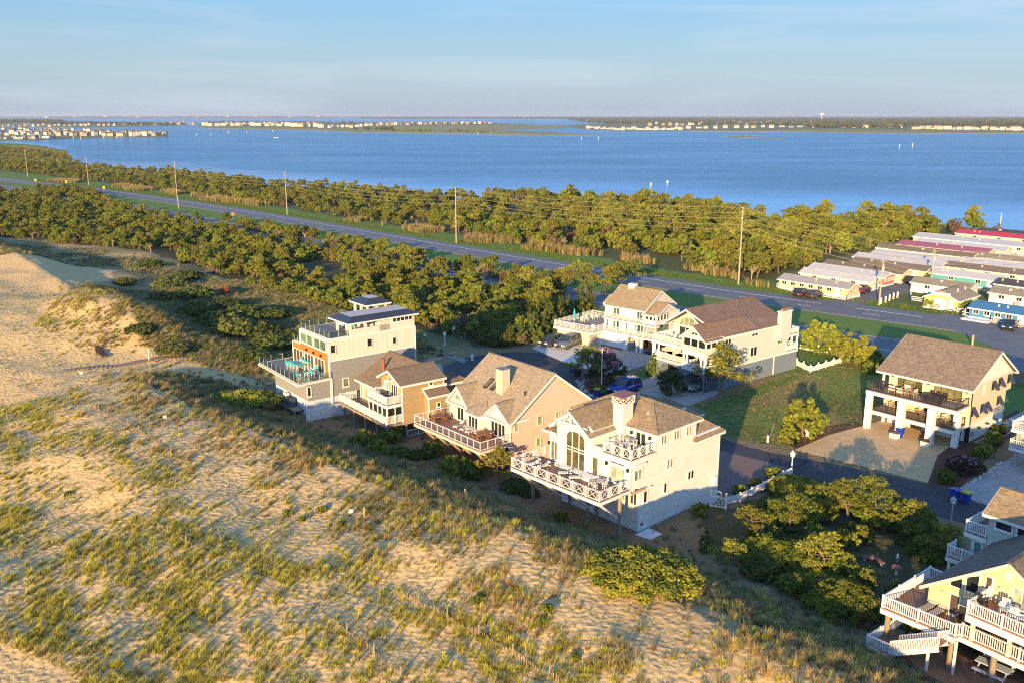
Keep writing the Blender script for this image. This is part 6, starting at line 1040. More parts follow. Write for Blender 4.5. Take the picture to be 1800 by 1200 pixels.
for i, (n, hh, sp_, le, m_) in enumerate([(46, .55, .55, .7, G_Y), (32, .64, .4, .6, G_Y), (60, .5, .8, .8, G_Y), (56, .75, .6, .6, G_T), (44, .62, .7, .8, G_T), (60, .6, .8, .8, G_G), (48, .7, .6, .7, G_G), (40, .28, .8, .9, G_L), (22, .6, .4, .25, G_R), (30, .45, .8, .9, G_T)]):
    o = bpy.data.objects.new(f"grass_{i:02d}", tuft(f"grass_{i:02d}", n, hh, sp_, le, m_, 500 + i, (.0125 if i < 7 else .02) if i != 8 else .03)); gcol.objects.link(o)
N = 420000; gs = rng.uniform(-8, 175, N); gt = rng.uniform(6, 78, N); gx = -gs * C5 + gt * S5; gy = gs * S5 + gt * C5
d_ = gt - np.interp(gs, CREST_S, CREST_T); n6 = fbm(gx / 5, gy / 5, 71, 3); n2_ = fbm(gx / 18, gy / 18, 73, 3); streak = fbm(gs / 9, gt / 2.5, 75, 3)
p_f = np.clip((.5 * n6 + .5 * streak - .36) * 3.2, .10, 1) * (.55 + .7 * n2_); p_f *= np.where((d_ > -11) & (gs > 42), .42, 1.0) * np.where(gs > 70, 1.15, 1)
p_c = .62 * np.clip((n6 - .28) * 3, .1, 1); p_l = np.where(d_ < 9, .5, .10); clump = sstep(.40, .58, fbm(gx / 1.3, gy / 1.3, 131, 3)) * .95 + .05
pr = np.where(d_ < -4, p_f * .9 * (.30 + .70 * clump), np.where(d_ < 1.5, p_c * np.where(gs < 45, .45, .40), p_l * .55)); pr = np.where((gs > 108) & (d_ > 0), .25 + .3 * n6, pr); pr = np.where(inpoly(gx, gy, SANDBLOW), .012, pr)
pr *= np.where((gs > 104) & (gt > 76), 0, 1); pr = np.where((gs < 104) & (d_ > 11), pr * .35, pr); pr *= np.where(inpoly(gx, gy, GARDEN), .25, 1)
corner = at_poly([(-200, 1110), (0, 1130), (90, 1160), (150, 1215), (-200, 1260)], 4); pr = np.where(inpoly(gx, gy, corner), .01, pr)
for hh_, u0, u1, v0_, v1_ in ((H1, -.5, 12, -3, 17), (H2, -.5, 10, -2, 11), (H3, -1, 10, 0, 9), (H4, -1, 9, -.5, 14.5), (H8, -9, 3.5, -3.5, 13)):
    rx = gx - hh_.xy[0]; ry = gy - hh_.xy[1]; uu = -rx * math.cos(hh_.B) + ry * math.sin(hh_.B); vv = rx * math.sin(hh_.B) + ry * math.cos(hh_.B); pr = np.where((uu > u0) & (uu < u1) & (vv > v0_) & (vv < v1_), 0, pr)
pr = np.where(dpoly(gx, gy, STREET) < 4.5, 0, pr); pr = np.where(np.hypot(gx - 1.5, gy - 119) < 13, 0, pr); pr = np.where((gs < 104) & (gt > 66), 0, pr)
ok = rng.random(N) < pr; gx, gy, d_, gs, gt, n6 = gx[ok], gy[ok], d_[ok], gs[ok], gt[ok], n6[ok]; zz = ground_z(gx, gy); u = rng.random(len(gx))
tanw = np.where(d_ < -9, .03, np.where(d_ < 5, .34, .22)); greyw = np.where(d_ < -5, .05, np.where(d_ < 2, .26, .55)); wild_ = (gs > 106) & (d_ > 0); tanw = np.where(wild_, .2, tanw); greyw = np.where(wild_, .6, greyw)
pk = np.where(u < tanw, np.where(rng.random(len(gx)) < .5, 3, 4), np.where(u < tanw + greyw, 5 + (rng.random(len(gx)) < .5), rng.integers(0, 3, len(gx))))
sc_ = (.34 + .80 * rng.random(len(gx)) ** 2.0) * np.where(d_ < -3, .8, 1.0); scatter("beach_grass", np.stack([gx, gy, zz], 1), rng.uniform(-.8, .8, len(gx)), np.stack([sc_, sc_, sc_ * rng.uniform(.8, 1.2, len(gx))], 1), pk, gcol); print("grass", len(gx))
# the wild hollow behind the dunes, on to the thicket
WILD = at_poly([(-250, 425), (0, 428), (140, 438), (250, 450), (330, 470), (430, 512), (560, 547), (700, 562), (740, 590), (620, 640), (480, 640), (330, 600), (240, 500), (215, 468), (150, 470), (60, 488), (0, 492), (-250, 500)], 1.5); xs, ys = pts_in(WILD, .62, 97, .5); nn = fbm(xs / 8, ys / 8, 88, 3); k = rng.random(len(xs)) < np.clip((nn - .3) * 2.6, .06, .85); xs, ys = xs[k], ys[k]; s_ = rng.uniform(.5, 1.3, len(xs)); scatter("hollow_grass", np.stack([xs, ys, ground_z(xs, ys)], 1), rng.uniform(0, 6, len(xs)), np.stack([s_, s_, s_ * .9], 1), rng.choice([5, 6, 5, 6, 0, 3, 9], len(xs)), gcol)
# meadow, verge and reeds
xs, ys = pts_in(LOT, .55, 91, .5); k = rng.random(len(xs)) < .9; xs, ys = xs[k], ys[k]; pk = np.where(fbm(xs / 9, ys / 9, 41, 4) > .5, rng.choice([9, 9, 7], len(xs)), rng.choice([7, 7, 7, 9], len(xs))); s_ = rng.uniform(.35, .8, len(xs)); scatter("meadow_grass", np.stack([xs, ys, np.zeros(len(xs))], 1), rng.uniform(0, 6, len(xs)), np.stack([s_, s_, s_ * .6], 1), pk, gcol)
L1, L2 = offset(HWY, sgn * -2.0), offset(HWY, sgn * -14.0); seg = range(len(HWY)); rp_ = [HWY[i] for i in seg]; rx, ry, rk, rs = [], [], [], []
for i in range(len(HWY) - 1):
    for _ in range(230):
        f = rng.random(); g = rng.random(); a0 = np.array(L1[i]) * (1 - f) + np.array(L1[i + 1]) * f; b0 = np.array(L2[i]) * (1 - f) + np.array(L2[i + 1]) * f; q_ = a0 * (1 - g) + b0 * g
        if -260 < q_[0] < 48 or (48 <= q_[0] and g < .3): 
            if g > .35 + .25 * math.sin(q_[0] * .11) and vnoise(np.array([q_[0] / 11]), np.array([q_[1] / 11]), 3)[0] > .52: rx.append(q_[0]); ry.append(q_[1]); rk.append(8 if rng.random() < .75 else 3); rs.append(rng.uniform(1.6, 2.8))
            elif g <= .35: rx.append(q_[0]); ry.append(q_[1]); rk.append(7); rs.append(rng.uniform(.8, 1.2))
rs = np.array(rs); scatter("roadside_reeds", np.stack([rx, ry, np.zeros(len(rx))], 1), rng.uniform(0, 6, len(rx)), np.stack([rs, rs, rs * 1.1], 1), rk, gcol)
xs, ys = pts_in(MARSH, 3.2, 95, .5); s_ = rng.uniform(3, 6, len(xs)); scatter("marsh_grass", np.stack([xs, ys, ground_z(xs, ys)], 1), rng.uniform(0, 6, len(xs)), np.stack([s_, s_, s_ * .35], 1), rng.choice([8, 0, 4], len(xs)), gcol)
# ================================================================== far shores
FWL = leafmat("distant tree leaves", (0.040, 0.055, 0.018), (0.12, 0.125, 0.035)); MARSHM = mat("marsh turf", (0.21, 0.19, 0.055), .95, .25, .02); FARSOIL = mat("far shore turf", (0.13, 0.14, 0.05), .95, .25, .02)  # far turf and leaf colours lightened to carry some of the haze
def land(name, pts, m, z=-.55): P = at_poly(pts, -1); mb = MB(); mb.prism([(x, y, z) for x, y in P], (0, 0, -1.2)); o = mb.build(name, m); tag(o, kind="structure"); return o
land("far_land", [(-300, 238), (0, 233), (100, 229), (200, 233), (297, 239.5), (290, 241.5), (180, 242.5), (95, 245), (60, 247), (0, 248), (-300, 251)], FARSOIL)
land("far_land", [(-300, 212), (0, 213), (160, 214.5), (330, 219), (318, 221), (240, 223), (130, 224.5), (40, 223), (-300, 226)], FARSOIL)
land("far_land", [(345, 218), (420, 214.5), (560, 214.5), (700, 216.5), (800, 215.5), (870, 217), (990, 222), (990, 226), (800, 229), (650, 231), (560, 229), (350, 224)], FARSOIL)
land("marsh", [(350, 223), (470, 225), (560, 226), (700, 222.5), (870, 220), (1000, 221), (990, 226), (860, 228), (1000, 235), (1050, 238.5), (900, 237.5), (760, 234.5), (640, 233.5), (560, 230), (470, 228), (360, 226)], MARSHM, -.5)
land("far_land", [(980, 222), (1100, 215), (1300, 213), (1800, 216), (2400, 222), (2400, 240), (1800, 233), (1500, 231), (1210, 230), (1110, 231), (1035, 228)], FARSOIL)
land("marsh", [(1210, 231), (1330, 230), (1440, 227.5), (1600, 230), (1800, 231.5), (2400, 238), (2400, 241), (1800, 235.5), (1650, 235.5), (1500, 234), (1420, 232.5), (1300, 231.8)], MARSHM, -.5)
land("marsh", [(1268, 240.5), (1300, 240), (1340, 241.3), (1382, 243), (1380, 244.5), (1340, 243.2), (1300, 242.2)], MARSHM, -.5)
land("far_land", [(60, 207), (300, 206.2), (560, 206.5), (630, 207.5), (560, 208.4), (300, 208), (100, 208.6), (50, 208.5)], FARSOIL)
land("far_land", [(600, 206), (1000, 206), (1500, 205.5), (2600, 205.5), (2600, 216), (1800, 217), (1300, 214.5), (1100, 215), (1010, 213), (990, 209.5), (900, 209), (800, 208.6), (700, 210), (640, 208.6)], FARSOIL)
land("far_land", [(-900, 206.2), (60, 206.2), (60, 207.6), (-900, 208)], FARSOIL)
# distant trees, far too many and too small to count
r_ = np.random.default_rng(77); fcol = bpy.data.collections.new("far crowns")
for i in range(4):
    V, F, T = leaves([((r_.uniform(-2, 2), r_.uniform(-2, 2), 5 + r_.uniform(-1, 3)), (3.2, 3.2, 3.0)) for _ in range(6)], 90, 1.7, 700 + i); o = bpy.data.objects.new(f"far_{i}", leafmesh(f"far_{i}", V, F, T, [FWL])); fcol.objects.link(o)
fp = []
def sprinkle(poly, n, s0, s1, lim=None):
    xs = [p[0] for p in poly]; ys = [p[1] for p in poly]; c = 0
    while c < n:
        x, y = r_.uniform(min(xs), max(xs)), r_.uniform(min(ys), max(ys))
        if inpoly(np.array([x]), np.array([y]), poly)[0]:
            c += 1; p = at(x, y, -1); 
            fp.append((p.x, p.y, -1.2, r_.uniform(s0, s1)))
sprinkle([(0, 211), (60, 211), (120, 214), (100, 218), (0, 218)], 220, .8, 1.3); sprinkle([(60, 215), (290, 219), (330, 220), (300, 222), (60, 219)], 260, .6, 1.0); sprinkle([(350, 216), (420, 215.5), (560, 216), (560, 218), (360, 219.5)], 120, .5, .9); sprinkle([(560, 216), (860, 218), (860, 220.5), (560, 221)], 90, .5, .85); sprinkle([(610, 227), (690, 228), (690, 231), (610, 230)], 22, .5, .8); sprinkle([(690, 231), (900, 233), (880, 234), (690, 233)], 14, .35, .6)
sprinkle([(1000, 213), (1100, 214), (1200, 213), (1430, 214), (1430, 222), (1250, 221), (1050, 219)], 700, .7, 1.2); sprinkle([(1430, 212), (1800, 214), (2300, 216), (2300, 226), (1800, 224), (1430, 224)], 1500, .75, 1.3); sprinkle([(1420, 221), (1500, 221), (1500, 226.5), (1420, 226.5)], 120, .9, 1.3); sprinkle([(1760, 218), (1900, 220), (1900, 227), (1760, 225)], 150, 1, 1.5); sprinkle([(1500, 224), (1800, 224.5), (1800, 228), (1500, 227)], 160, .6, 1.0)
sprinkle([(610, 206.8), (1010, 207), (1010, 210), (640, 209)], 1400, 1.0, 1.6); sprinkle([(1000, 206.3), (2400, 206.3), (2400, 215), (1300, 213.5), (1000, 212)], 6500, .9, 1.5); sprinkle([(60, 206.6), (560, 206.5), (600, 208), (100, 208.3)], 1500, 1.0, 1.6); sprinkle([(-700, 206.6), (60, 206.6), (60, 207.6), (-700, 207.6)], 900, 1, 1.6)
fp = np.array(fp); scatter("far_wood", fp[:, :3], r_.uniform(0, 6, len(fp)), np.stack([fp[:, 3] * 1.3, fp[:, 3] * 1.3, fp[:, 3]], 1), r_.integers(0, 4, len(fp)), fcol)
tag(bpy.data.objects["far_wood"], kind="stuff")
# waterside towns: every house one object, a handful of shapes
FW_ = [mat("far white wall", (.60, .57, .50), .7), mat("far cream wall", (.52, .44, .31), .7), mat("far grey wall", (.33, .32, .30), .7), mat("far tan wall", (.40, .30, .18), .7)]; FR_ = [mat("far grey roof", (.18, .165, .15), .8), mat("far brown roof", (.16, .10, .065), .8), mat("far white roof", (.5, .5, .49), .7), mat("far red roof", (.30, .07, .05), .8)]
def farhouse(w, d, hgt, rise, wall, roof, storeys):
    mb = MB(); mb.box(-w / 2, w / 2, -d / 2, d / 2, 0, hgt); mb.prism([(-w / 2 - .4, -d / 2 - .4, hgt), (-w / 2 - .4, d / 2 + .4, hgt), (-w / 2 - .4, 0, hgt + rise)], (w + .8, 0, 0), 1)
    for s_ in range(storeys):
        z = 1.0 + s_ * 2.8; n = max(2, int(w / 3.2))
        for i in range(n): x = -w / 2 + (i + .5) * w / n; mb.box(x - .7, x + .7, -d / 2 - .06, -d / 2 + .02, z, z + 1.5, 2); mb.box(x - .85, x + .85, -d / 2 - .04, -d / 2 + .01, z - .15, z, 3)
        for y in (-d / 4, d / 4): mb.box(w / 2 - .02, w / 2 + .06, y - .6, y + .6, z, z + 1.5, 2)
    me = bpy.data.meshes.new("far_house"); me.from_pydata(mb.v, [], mb.f); [me.materials.append(m) for m in (wall, roof, DARK, WHITE)]; me.polygons.foreach_set("material_index", mb.mi); me.update(); return me
FH = [farhouse(9, 8, 6, 3, FW_[0], FR_[0], 2), farhouse(11, 8, 6, 3, FW_[1], FR_[1], 2), farhouse(9, 9, 8.5, 3, FW_[0], FR_[1], 3), farhouse(8, 9, 5.5, 2.6, FW_[2], FR_[0], 2), farhouse(10, 8, 6, 3, FW_[3], FR_[0], 2), farhouse(22, 11, 11, 3.5, FW_[0], FR_[1], 3), farhouse(20, 11, 10, 3.5, FW_[1], FR_[0], 3), farhouse(14, 4.5, 3, .8, FW_[0], FR_[2], 1), farhouse(13, 9, 6, 3, FW_[3], FR_[3], 2)]
FHL = ["small white house with grey roof", "cream house with brown roof", "tall white house with brown roof", "grey house with grey roof", "tan house with grey roof", "long white apartment block", "long cream apartment block", "low white mobile home", "tan house with red roof"]
def town(line, n, kinds, where, jit=1.2, sc=1.0):
    L_ = np.linspace(0, 1, n); lx = [p[0] for p in line]; ly = [p[1] for p in line]
    for t in L_:
        x = lx[0] + (lx[-1] - lx[0]) * t + r_.uniform(-3, 3); y = np.interp(x, lx, ly) - abs(r_.normal()) * jit; k = int(r_.choice(kinds)); p = at(x, y, -1); o = bpy.data.objects.new("far_house", FH[k]); COL.objects.link(o); o.location = (p.x, p.y, -.9); o.rotation_euler = (0, 0, r_.uniform(-.9, .5)); s_ = sc * r_.uniform(.8, 1.15); o.scale = (s_, s_, s_)
        tag(o, FHL[k] + " " + where + ", " + ("left end", "left of its middle", "middle", "right of its middle", "right end")[min(4, int(t * 5))], "house", FHL[k] + "s " + where)
town([(-30, 246.5), (60, 245.5), (95, 244)], 13, [0, 2, 3, 7], "on the nearest left shore point", .6, .8); town([(0, 239), (90, 239), (200, 241), (292, 240)], 42, [0, 1, 2, 4, 2], "on the left peninsula", 1.3, .85); town([(0, 231), (110, 231.5), (200, 237)], 24, [0, 2, 3, 1], "behind the left peninsula", 1.2, .8); town([(0, 225), (130, 223), (325, 220.5)], 38, [0, 1, 4, 3], "in far left trees", 2.2, .9); town([(290, 219.5), (340, 220)], 6, [8, 4], "beside the far channel bridge", .4, 1.2)
town([(358, 222.5), (450, 222), (555, 224)], 17, [5, 6, 5], "on the mid-shore marsh edge", .5, .9); town([(400, 219), (560, 220)], 18, [2, 1, 0], "behind the apartment blocks", .8, 1.1); town([(560, 226), (620, 225), (720, 220), (862, 219.5)], 36, [2, 1, 0, 4], "on the mid far shore", 1.2, 1.15)
town([(1032, 226.5), (1090, 229.5), (1195, 229.5)], 30, [7, 7, 0], "in the pale right-shore park", 1.2, 1.0); town([(1140, 222), (1425, 219)], 34, [0, 1, 3, 4], "among right-shore trees", 2.2, 1.2); town([(1210, 227), (1425, 225)], 14, [7, 0, 1], "by the right-shore marsh", .6, 1.1); town([(1485, 226), (1580, 226)], 6, [1, 0], "by the far dark pines", .4, 1.1); town([(1605, 228.5), (1700, 229), (1830, 231)], 28, [5, 1, 2, 6], "at the shore's right end", 1.1, .72)
town([(80, 207.6), (560, 207.4)], 10, [5, 6], "on the horizon shore", .2, 2.2)
# ---- things on the bay
def marker(label, px, py, hgt=3.2): p = at(px, py, -1); t = thing("channel_marker", label, "channel marker", (p.x, p.y, -1.3), 0, "channel markers on the bay"); mb = MB(); mb.tube((0, 0, 0), (0, 0, hgt), .22 * hgt / 3, n=8); mb.build("pile", WHITE, t); mb = MB(); mb.box(-.45, .45, -.08, .08, hgt - .9, hgt); mb.build("board", WHITE2, t)
for x, y, hh_ in [(129, 245, 4), (142, 245.5, 4), (182, 243.5, 4), (205, 244, 4), (346, 238.5, 4), (371, 239, 4), (402, 235, 5), (434, 234, 4), (479, 233, 4), (573, 234, 4), (1022, 246.5, 4), (1052, 245.5, 4), (1581, 260, 4), (1604, 258.5, 4), (1144, 329, 2.3), (1173, 326, 2.6), (840, 237, 4), (863, 236.5, 4)]: marker("white channel marker pile standing in the open bay water", x, y, hh_)
p = at(1757, 404, -1); t = thing("mooring_mast", "tall pale mast standing in the water behind the mobile homes", "mast", (p.x, p.y, -1.3)); mb = MB(); mb.tube((0, 0, 0), (0, 0, 5.5), .14, .08, 8); mb.build("pole", WHITE, t)
p = at(1444, 212, -1); t = thing("water_tower", "white water tower above the far right wood", "water tower", (p.x, p.y, -1)); mb = MB(); mb.lathe([(5, 0), (3, 4), (2.6, 28), (4, 31)], n=14); mb.build("stem", WHITE2, t); mb = MB(); mb.lathe([(3, 30), (14, 35), (17, 40), (15, 45), (7, 49), (.5, 50)], n=18); mb.build("tank", WHITE, t)
p = at(485, 243, -1); t = thing("motor_boat", "small white motor boat alone on the bay", "boat", (p.x, p.y, -1.05), .4); mb = MB(); mb.prism([(-3, -1, .2), (2, -1, .2), (4, 0, .4), (2, 1, .2), (-3, 1, .2)], (0, 0, 1)); mb.build("hull", WHITE, t); mb = MB(); mb.box(-1, 1, -.7, .7, 1.2, 2.2); mb.build("cabin", GL, t)
p = at(83, 244.5, -1); t = thing("boat_house", "little white boathouse on piles off the left point", "boathouse", (p.x, p.y, -.9), -.2); mb = MB(); mb.box(-6, 6, -3, 3, .6, 3.6); mb.build("wall", WHITE, t); mb = MB(); mb.prism([(-6.4, -3.4, 3.6), (-6.4, 3.4, 3.6), (-6.4, 0, 5.0)], (12.8, 0, 0)); mb.build("roof", FR_[0], t)
# ---- utility poles and their wires
POLEW = mat("pale utility pole wood", (.36, .31, .25), .85, .15, 2, .2, 10); WIRE = mat("overhead cable", (.30, .26, .20), .6); INS = mat("insulator grey", (.4, .4, .4), .5)
def upole(px, py, hgt, label, arm=False, r=.17):
    p = at(px, py, 0); t = thing("utility_pole", label, "utility pole", (p.x, p.y, 0), .72, "utility poles along the highway"); mb = MB(); mb.tube((0, 0, -.3), (0, 0, hgt), r, r * .62, 10); mb.build("pole", POLEW, t)
    if arm: mb = MB(); mb.beam((-1.1, 0, hgt - .4), (1.1, 0, hgt - .4), .12, .14); mb.build("crossarm", POLEW, t); mb = MB(); mb.lathe([(.2, hgt - 2.2), (.22, hgt - 1.4), (.15, hgt - 1.3)], (.32, 0, 0), 10); mb.build("transformer", INS, t)
    for k in range(3):
        z = hgt - .25 - k * 1.05; mb = MB(); mb.tube((0, 0, z), (.42 * (1 if k % 2 else -1), 0, z + .12), .035, n=6); mb.lathe([(.06, z + .05), (.09, z + .15), (.05, z + .3)], (.42 * (1 if k % 2 else -1), 0, 0), 8); mb.build("insulator", INS, t)
    return Vector((p.x, p.y, hgt))
wh = ["beside the roadside reeds at the far left end", "left of the reed strip, second from the far left", "third from the left, before the bayside wood", "fourth from the left, before the bayside wood", "in the centre, rising above the reeds", "tallest-looking, left of the mobile homes"]
tops = [upole(-40, 301, 15.2, "tall grey utility pole just outside the left edge")] + [upole(x, y, h_, "tall pale utility pole " + w_) for (x, y, h_), w_ in zip([(49, 311, 15.2), (156, 326, 13.8), (312, 351, 15.6), (505, 378, 14.9), (802, 428, 15.2), (1298, 501, 16)], wh)]
lowp = upole(1545, 537, 8.6, "short timber pole with crossarm at the access road corner", True, .16); lowq = upole(1637, 497, 6.9, "short timber pole with transformer among the mobile homes", True, .15); far1 = at(2000, 430, 7); far2 = at(1760, 500, 6)
def wire(pts, z_off, label):
    mb = MB()
    for a, b in zip(pts[:-1], pts[1:]):
        a = Vector(a) + Vector((0, 0, z_off)); b = Vector(b) + Vector((0, 0, z_off)); sag = .014 * (b - a).length; pr_ = a
        for k in range(1, 11): t_ = k / 10; q_ = a.lerp(b, t_) - Vector((0, 0, sag * 4 * t_ * (1 - t_))); mb.tube(pr_, q_, .03, n=4, caps=False); pr_ = q_
    tag(mb.build("overhead_wire", WIRE), label, "power line", "wires along the highway")
for zo, w_ in ((-.1, "topmost"), (-1.2, "second"), (-2.3, "third")): wire(tops + [lowq + Vector((0, 0, -zo * -.3)), far1], zo, f"{w_} overhead wire strung along the highway poles")
for zo, w_ in ((-3.6, "fourth"), (-4.6, "lowest"),): wire(tops + [lowp + Vector((0, 0, 3.2)), far2 + Vector((0, 0, 3))], zo, f"{w_} overhead wire strung along the highway poles")
# road signs
for px, py, col, lab in ((117, 326, (.75, .55, .02), "yellow roadside sign farthest along the highway"), (63, 323, (.75, .55, .02), "yellow sign low behind the thicket at far left"), (410, 386, (.55, .14, .03), "orange roadside sign beyond the thicket"), (183, 337, (.7, .55, .05), "small yellow marker board by the reeds")):
    p = at(px, py, 0); t = thing("road_sign", lab, "road sign", (p.x, p.y, 0), -.6); mb = MB(); mb.tube((0, 0, 0), (0, 0, 1.6), .05); mb.build("post", INS, t); mb = MB(); mb.prism([(-.75, 0, 1.3), (.75, 0, 1.3), (.75, 0, 2.3), (-.75, 0, 2.3)], (0, .04, 0)); mb.build("sign_board", mat(lab, col, .5), t)
for px, py, h_ in ((314, 367, 4.2), (1709, 606, 1.5)): p = at(px, py, 0); t = thing("stub_pole", "short wooden stub pole in the highway median, " + ("left" if px < 900 else "right end"), "pole", (p.x, p.y, 0)); mb = MB(); mb.tube((0, 0, 0), (0, 0, h_), .16, n=8); mb.build("pole", POLEW, t)
# ================================================================== vehicles, furniture and small things
import bmesh
def ground_at(px, py, z=0.0): return at(px, py, z)
TYRE = mat("tyre rubber", (.02, .02, .02), .8); RIM = mat("alloy rim", (.45, .45, .46), .35, metal=.8); CARGL = glass_pane("car glass", (.02, .028, .032), .04); LAMP = mat("headlight lens", (.7, .7, .68), .15); TAIL = mat("tail light lens", (.35, .01, .01), .2)
def paint(name, col):
    m = mat(name, col, .25, .03, 1, spec=.5); b = m.node_tree.nodes["Principled BSDF"]; b.inputs["Coat Weight"].default_value = .6; return m
def bevelled(mb, name, m, parent, w=.06, seg=2):
    o = mb.build(name, m, parent); bm = bmesh.new(); bm.from_mesh(o.data); bmesh.ops.remove_doubles(bm, verts=bm.verts, dist=.001); bmesh.ops.recalc_face_normals(bm, faces=bm.faces); bmesh.ops.bevel(bm, geom=list(bm.edges), offset=w, segments=seg, affect='EDGES', clamp_overlap=True); bm.to_mesh(o.data); bm.free(); o.data.polygons.foreach_set("use_smooth", [True] * len(o.data.polygons)); return o
def car(label, px, py, heading, col, L=4.6, Wd=1.85, kind='suv', z=0.05, xy=None):
    p = at(px, py, z) if xy is None else Vector((*xy, z)); t = thing("parked_car", label, "car", (p.x, p.y, z), heading, "cars parked in the drives and verges"); pm = paint("paint " + label, col); h = L / 2; w = Wd / 2
    if kind == 'suv': body = [(-h, .42), (-h + .05, .95), (-h + .25, 1.08), (h - 1.35, 1.08), (h - .25, .92), (h, .72), (h, .4), (h - .3, .28), (-h + .3, .28)]; cab = [(-h + .12, 1.08), (-h + .38, 1.68), (h - 2.2, 1.70), (h - 1.25, 1.08)]; rf = (-h + .4, h - 2.22, 1.70)
    else: body = [(-h, .45), (-h + .05, .88), (-h + .7, .96), (h - 1.4, .92), (h - .3, .78), (h, .6), (h, .38), (h - .3, .25), (-h + .3, .25)]; cab = [(-h + .55, .94), (-h + 1.35, 1.40), (h - 2.2, 1.42), (h - 1.2, .92)]; rf = (-h + 1.38, h - 2.22, 1.42)
    mb = MB(); mb.prism([(x, -w, z_) for x, z_ in body], (0, Wd, 0)); bevelled(mb, "body", pm, t, .09)
    mb = MB(); a = [(x, -w + .06, z_) if z_ < 1.2 and z_ < rf[2] - .1 else (x, -w + .26, z_) for x, z_ in cab]; b = [(x, -y, z_) for x, y, z_ in a]; mb.add(a + b, [(3, 2, 1, 0), (4, 5, 6, 7)] + [(i, (i + 1) % 4, 4 + (i + 1) % 4, 4 + i) for i in range(4)]); mb.build("windows", CARGL, t)
    mb = MB(); mb.box(rf[0], rf[1], -w + .24, w - .24, rf[2] - .02, rf[2] + .05); bevelled(mb, "roof", pm, t, .03)
    mb = MB()
    for s_ in (-1, 1):
        A = [Vector((x, s_ * abs(y) * 1.005, z_)) for x, y, z_ in a]; mb.beam(A[0], A[1], .09, .07); mb.beam(A[3], A[2], .09, .07); xm = (A[0].x + A[3].x) / 2; mb.beam((xm, A[0].y, A[0].z), (xm - .1, A[1].y, A[1].z), .1, .05)
        if kind == 'suv': mb.beam((A[0].x + .75, A[0].y, A[0].z), (A[1].x + .7, A[1].y, A[1].z), .1, .05)
    mb.build("pillars", pm, t)
    for sx in (-1, 1):
        for sy in (-1, 1):
            wv_ = MB(); cx = sx * (h - .88); wv_.tube((cx, sy * (w - .2), .34), (cx, sy * (w + .012), .34), .34, n=18); wo = wv_.build("wheel", TYRE, t); rm = MB(); rm.tube((cx, sy * (w - .1), .34), (cx, sy * (w + .022), .34), .21, n=12); rm.build("rim", RIM, wo)
    for sy in (-1, 1):
        mb = MB(); mb.box(h - .16, h + .012, sy * (w - .38) - .2, sy * (w - .38) + .2, .62, .76); mb.build("headlight", LAMP, t); mb = MB(); mb.box(-h - .012, -h + .1, sy * (w - .22) - .13, sy * (w - .22) + .13, .74, .95); mb.build("tail_light", TAIL, t); mb = MB(); mb.box(h - 1.75, h - 1.6, sy * (w + .1) - .1, sy * (w + .1) + .1, 1.0, 1.14); mb.build("mirror", pm, t)
    mb = MB(); mb.box(h - .02, h + .015, -w + .62, w - .62, .45, .72); mb.build("grille", BLACK, t); return t
D_ = math.radians
car("long grey sport utility car with dark windows parked on the shell drive", 1001, 608, D_(-128), (.10, .12, .15), 5.6, 2.05); car("dark bronze saloon parked left of the grey sport utility car", 970, 605, D_(-128), (.035, .035, .04), 4.8, 1.9, 'saloon'); car("bright blue crossover car parked at the concrete drive mouth", 1098, 688, D_(-141), (.008, .05, .30), 4.7, 1.9); car("silver-grey car half inside the slate garage arch", 0, 0, D_(-142), (.15, .15, .16), 4.6, 1.85, 'saloon', xy=tuple(H6.world(1.8, -2.6, 0)[:2])); car("black car driving off the highway at the far right", 1774, 578, D_(-128), (.012, .013, .018), 4.7, 1.85, 'saloon'); car("dark purple-grey car parked left on the trailer park lawn", 1408, 521, D_(50), (.03, .02, .025), 4.6, 1.85); car("dark brown-grey car parked right on the trailer park lawn", 1432, 524, D_(50), (.04, .03, .028), 4.6, 1.85); car("dark red car between the cream and mint mobile homes", 1517, 515, D_(50), (.05, .008, .012), 4.5, 1.8); car("dark car parked behind the cream mobile home near the hedge", 1600, 497, D_(45), (.02, .02, .025), 4.4, 1.8, 'saloon')
# wheeled bins
def bin_(label, px, py, col, lid, rz=.6, z=.05): 
    p = at(px, py, z); t = thing("wheeled_bin", label, "wheeled bin", (p.x, p.y, z), rz, "wheeled bins at the kerb"); mb = MB(); mb.add([(-.24, -.26, .06), (.24, -.26, .06), (.24, .26, .06), (-.24, .26, .06), (-.32, -.36, 1.0), (.32, -.36, 1.0), (.32, .36, 1.0), (-.32, .36, 1.0)], [(0, 3, 2, 1), (4, 5, 6, 7), (0, 1, 5, 4), (1, 2, 6, 5), (2, 3, 7, 6), (3, 0, 4, 7)]); mb.build("body", mat("bin " + str(col), col, .45, .08, 3), t)
    mb = MB(); mb.prism([(-.36, -.4, 1.0), (-.36, .42, 1.0), (-.36, .42, 1.06), (-.36, .1, 1.13), (-.36, -.4, 1.06)], (.72, 0, 0)); mb.build("lid", mat("bin lid " + str(lid), lid, .45, .08, 3), t); mb = MB(); mb.tube((-.3, .47, 1.0), (.3, .47, 1.0), .03); mb.build("handle", BLACK, t)
    for s_ in (-1, 1): mb = MB(); mb.tube((s_ * .3, .3, .12), (s_ * .36, .3, .12), .12, n=10); mb.build("wheel", TYRE, t)
BL, YL, BK = (.01, .045, .33), (.55, .36, .01), (.02, .02, .022)
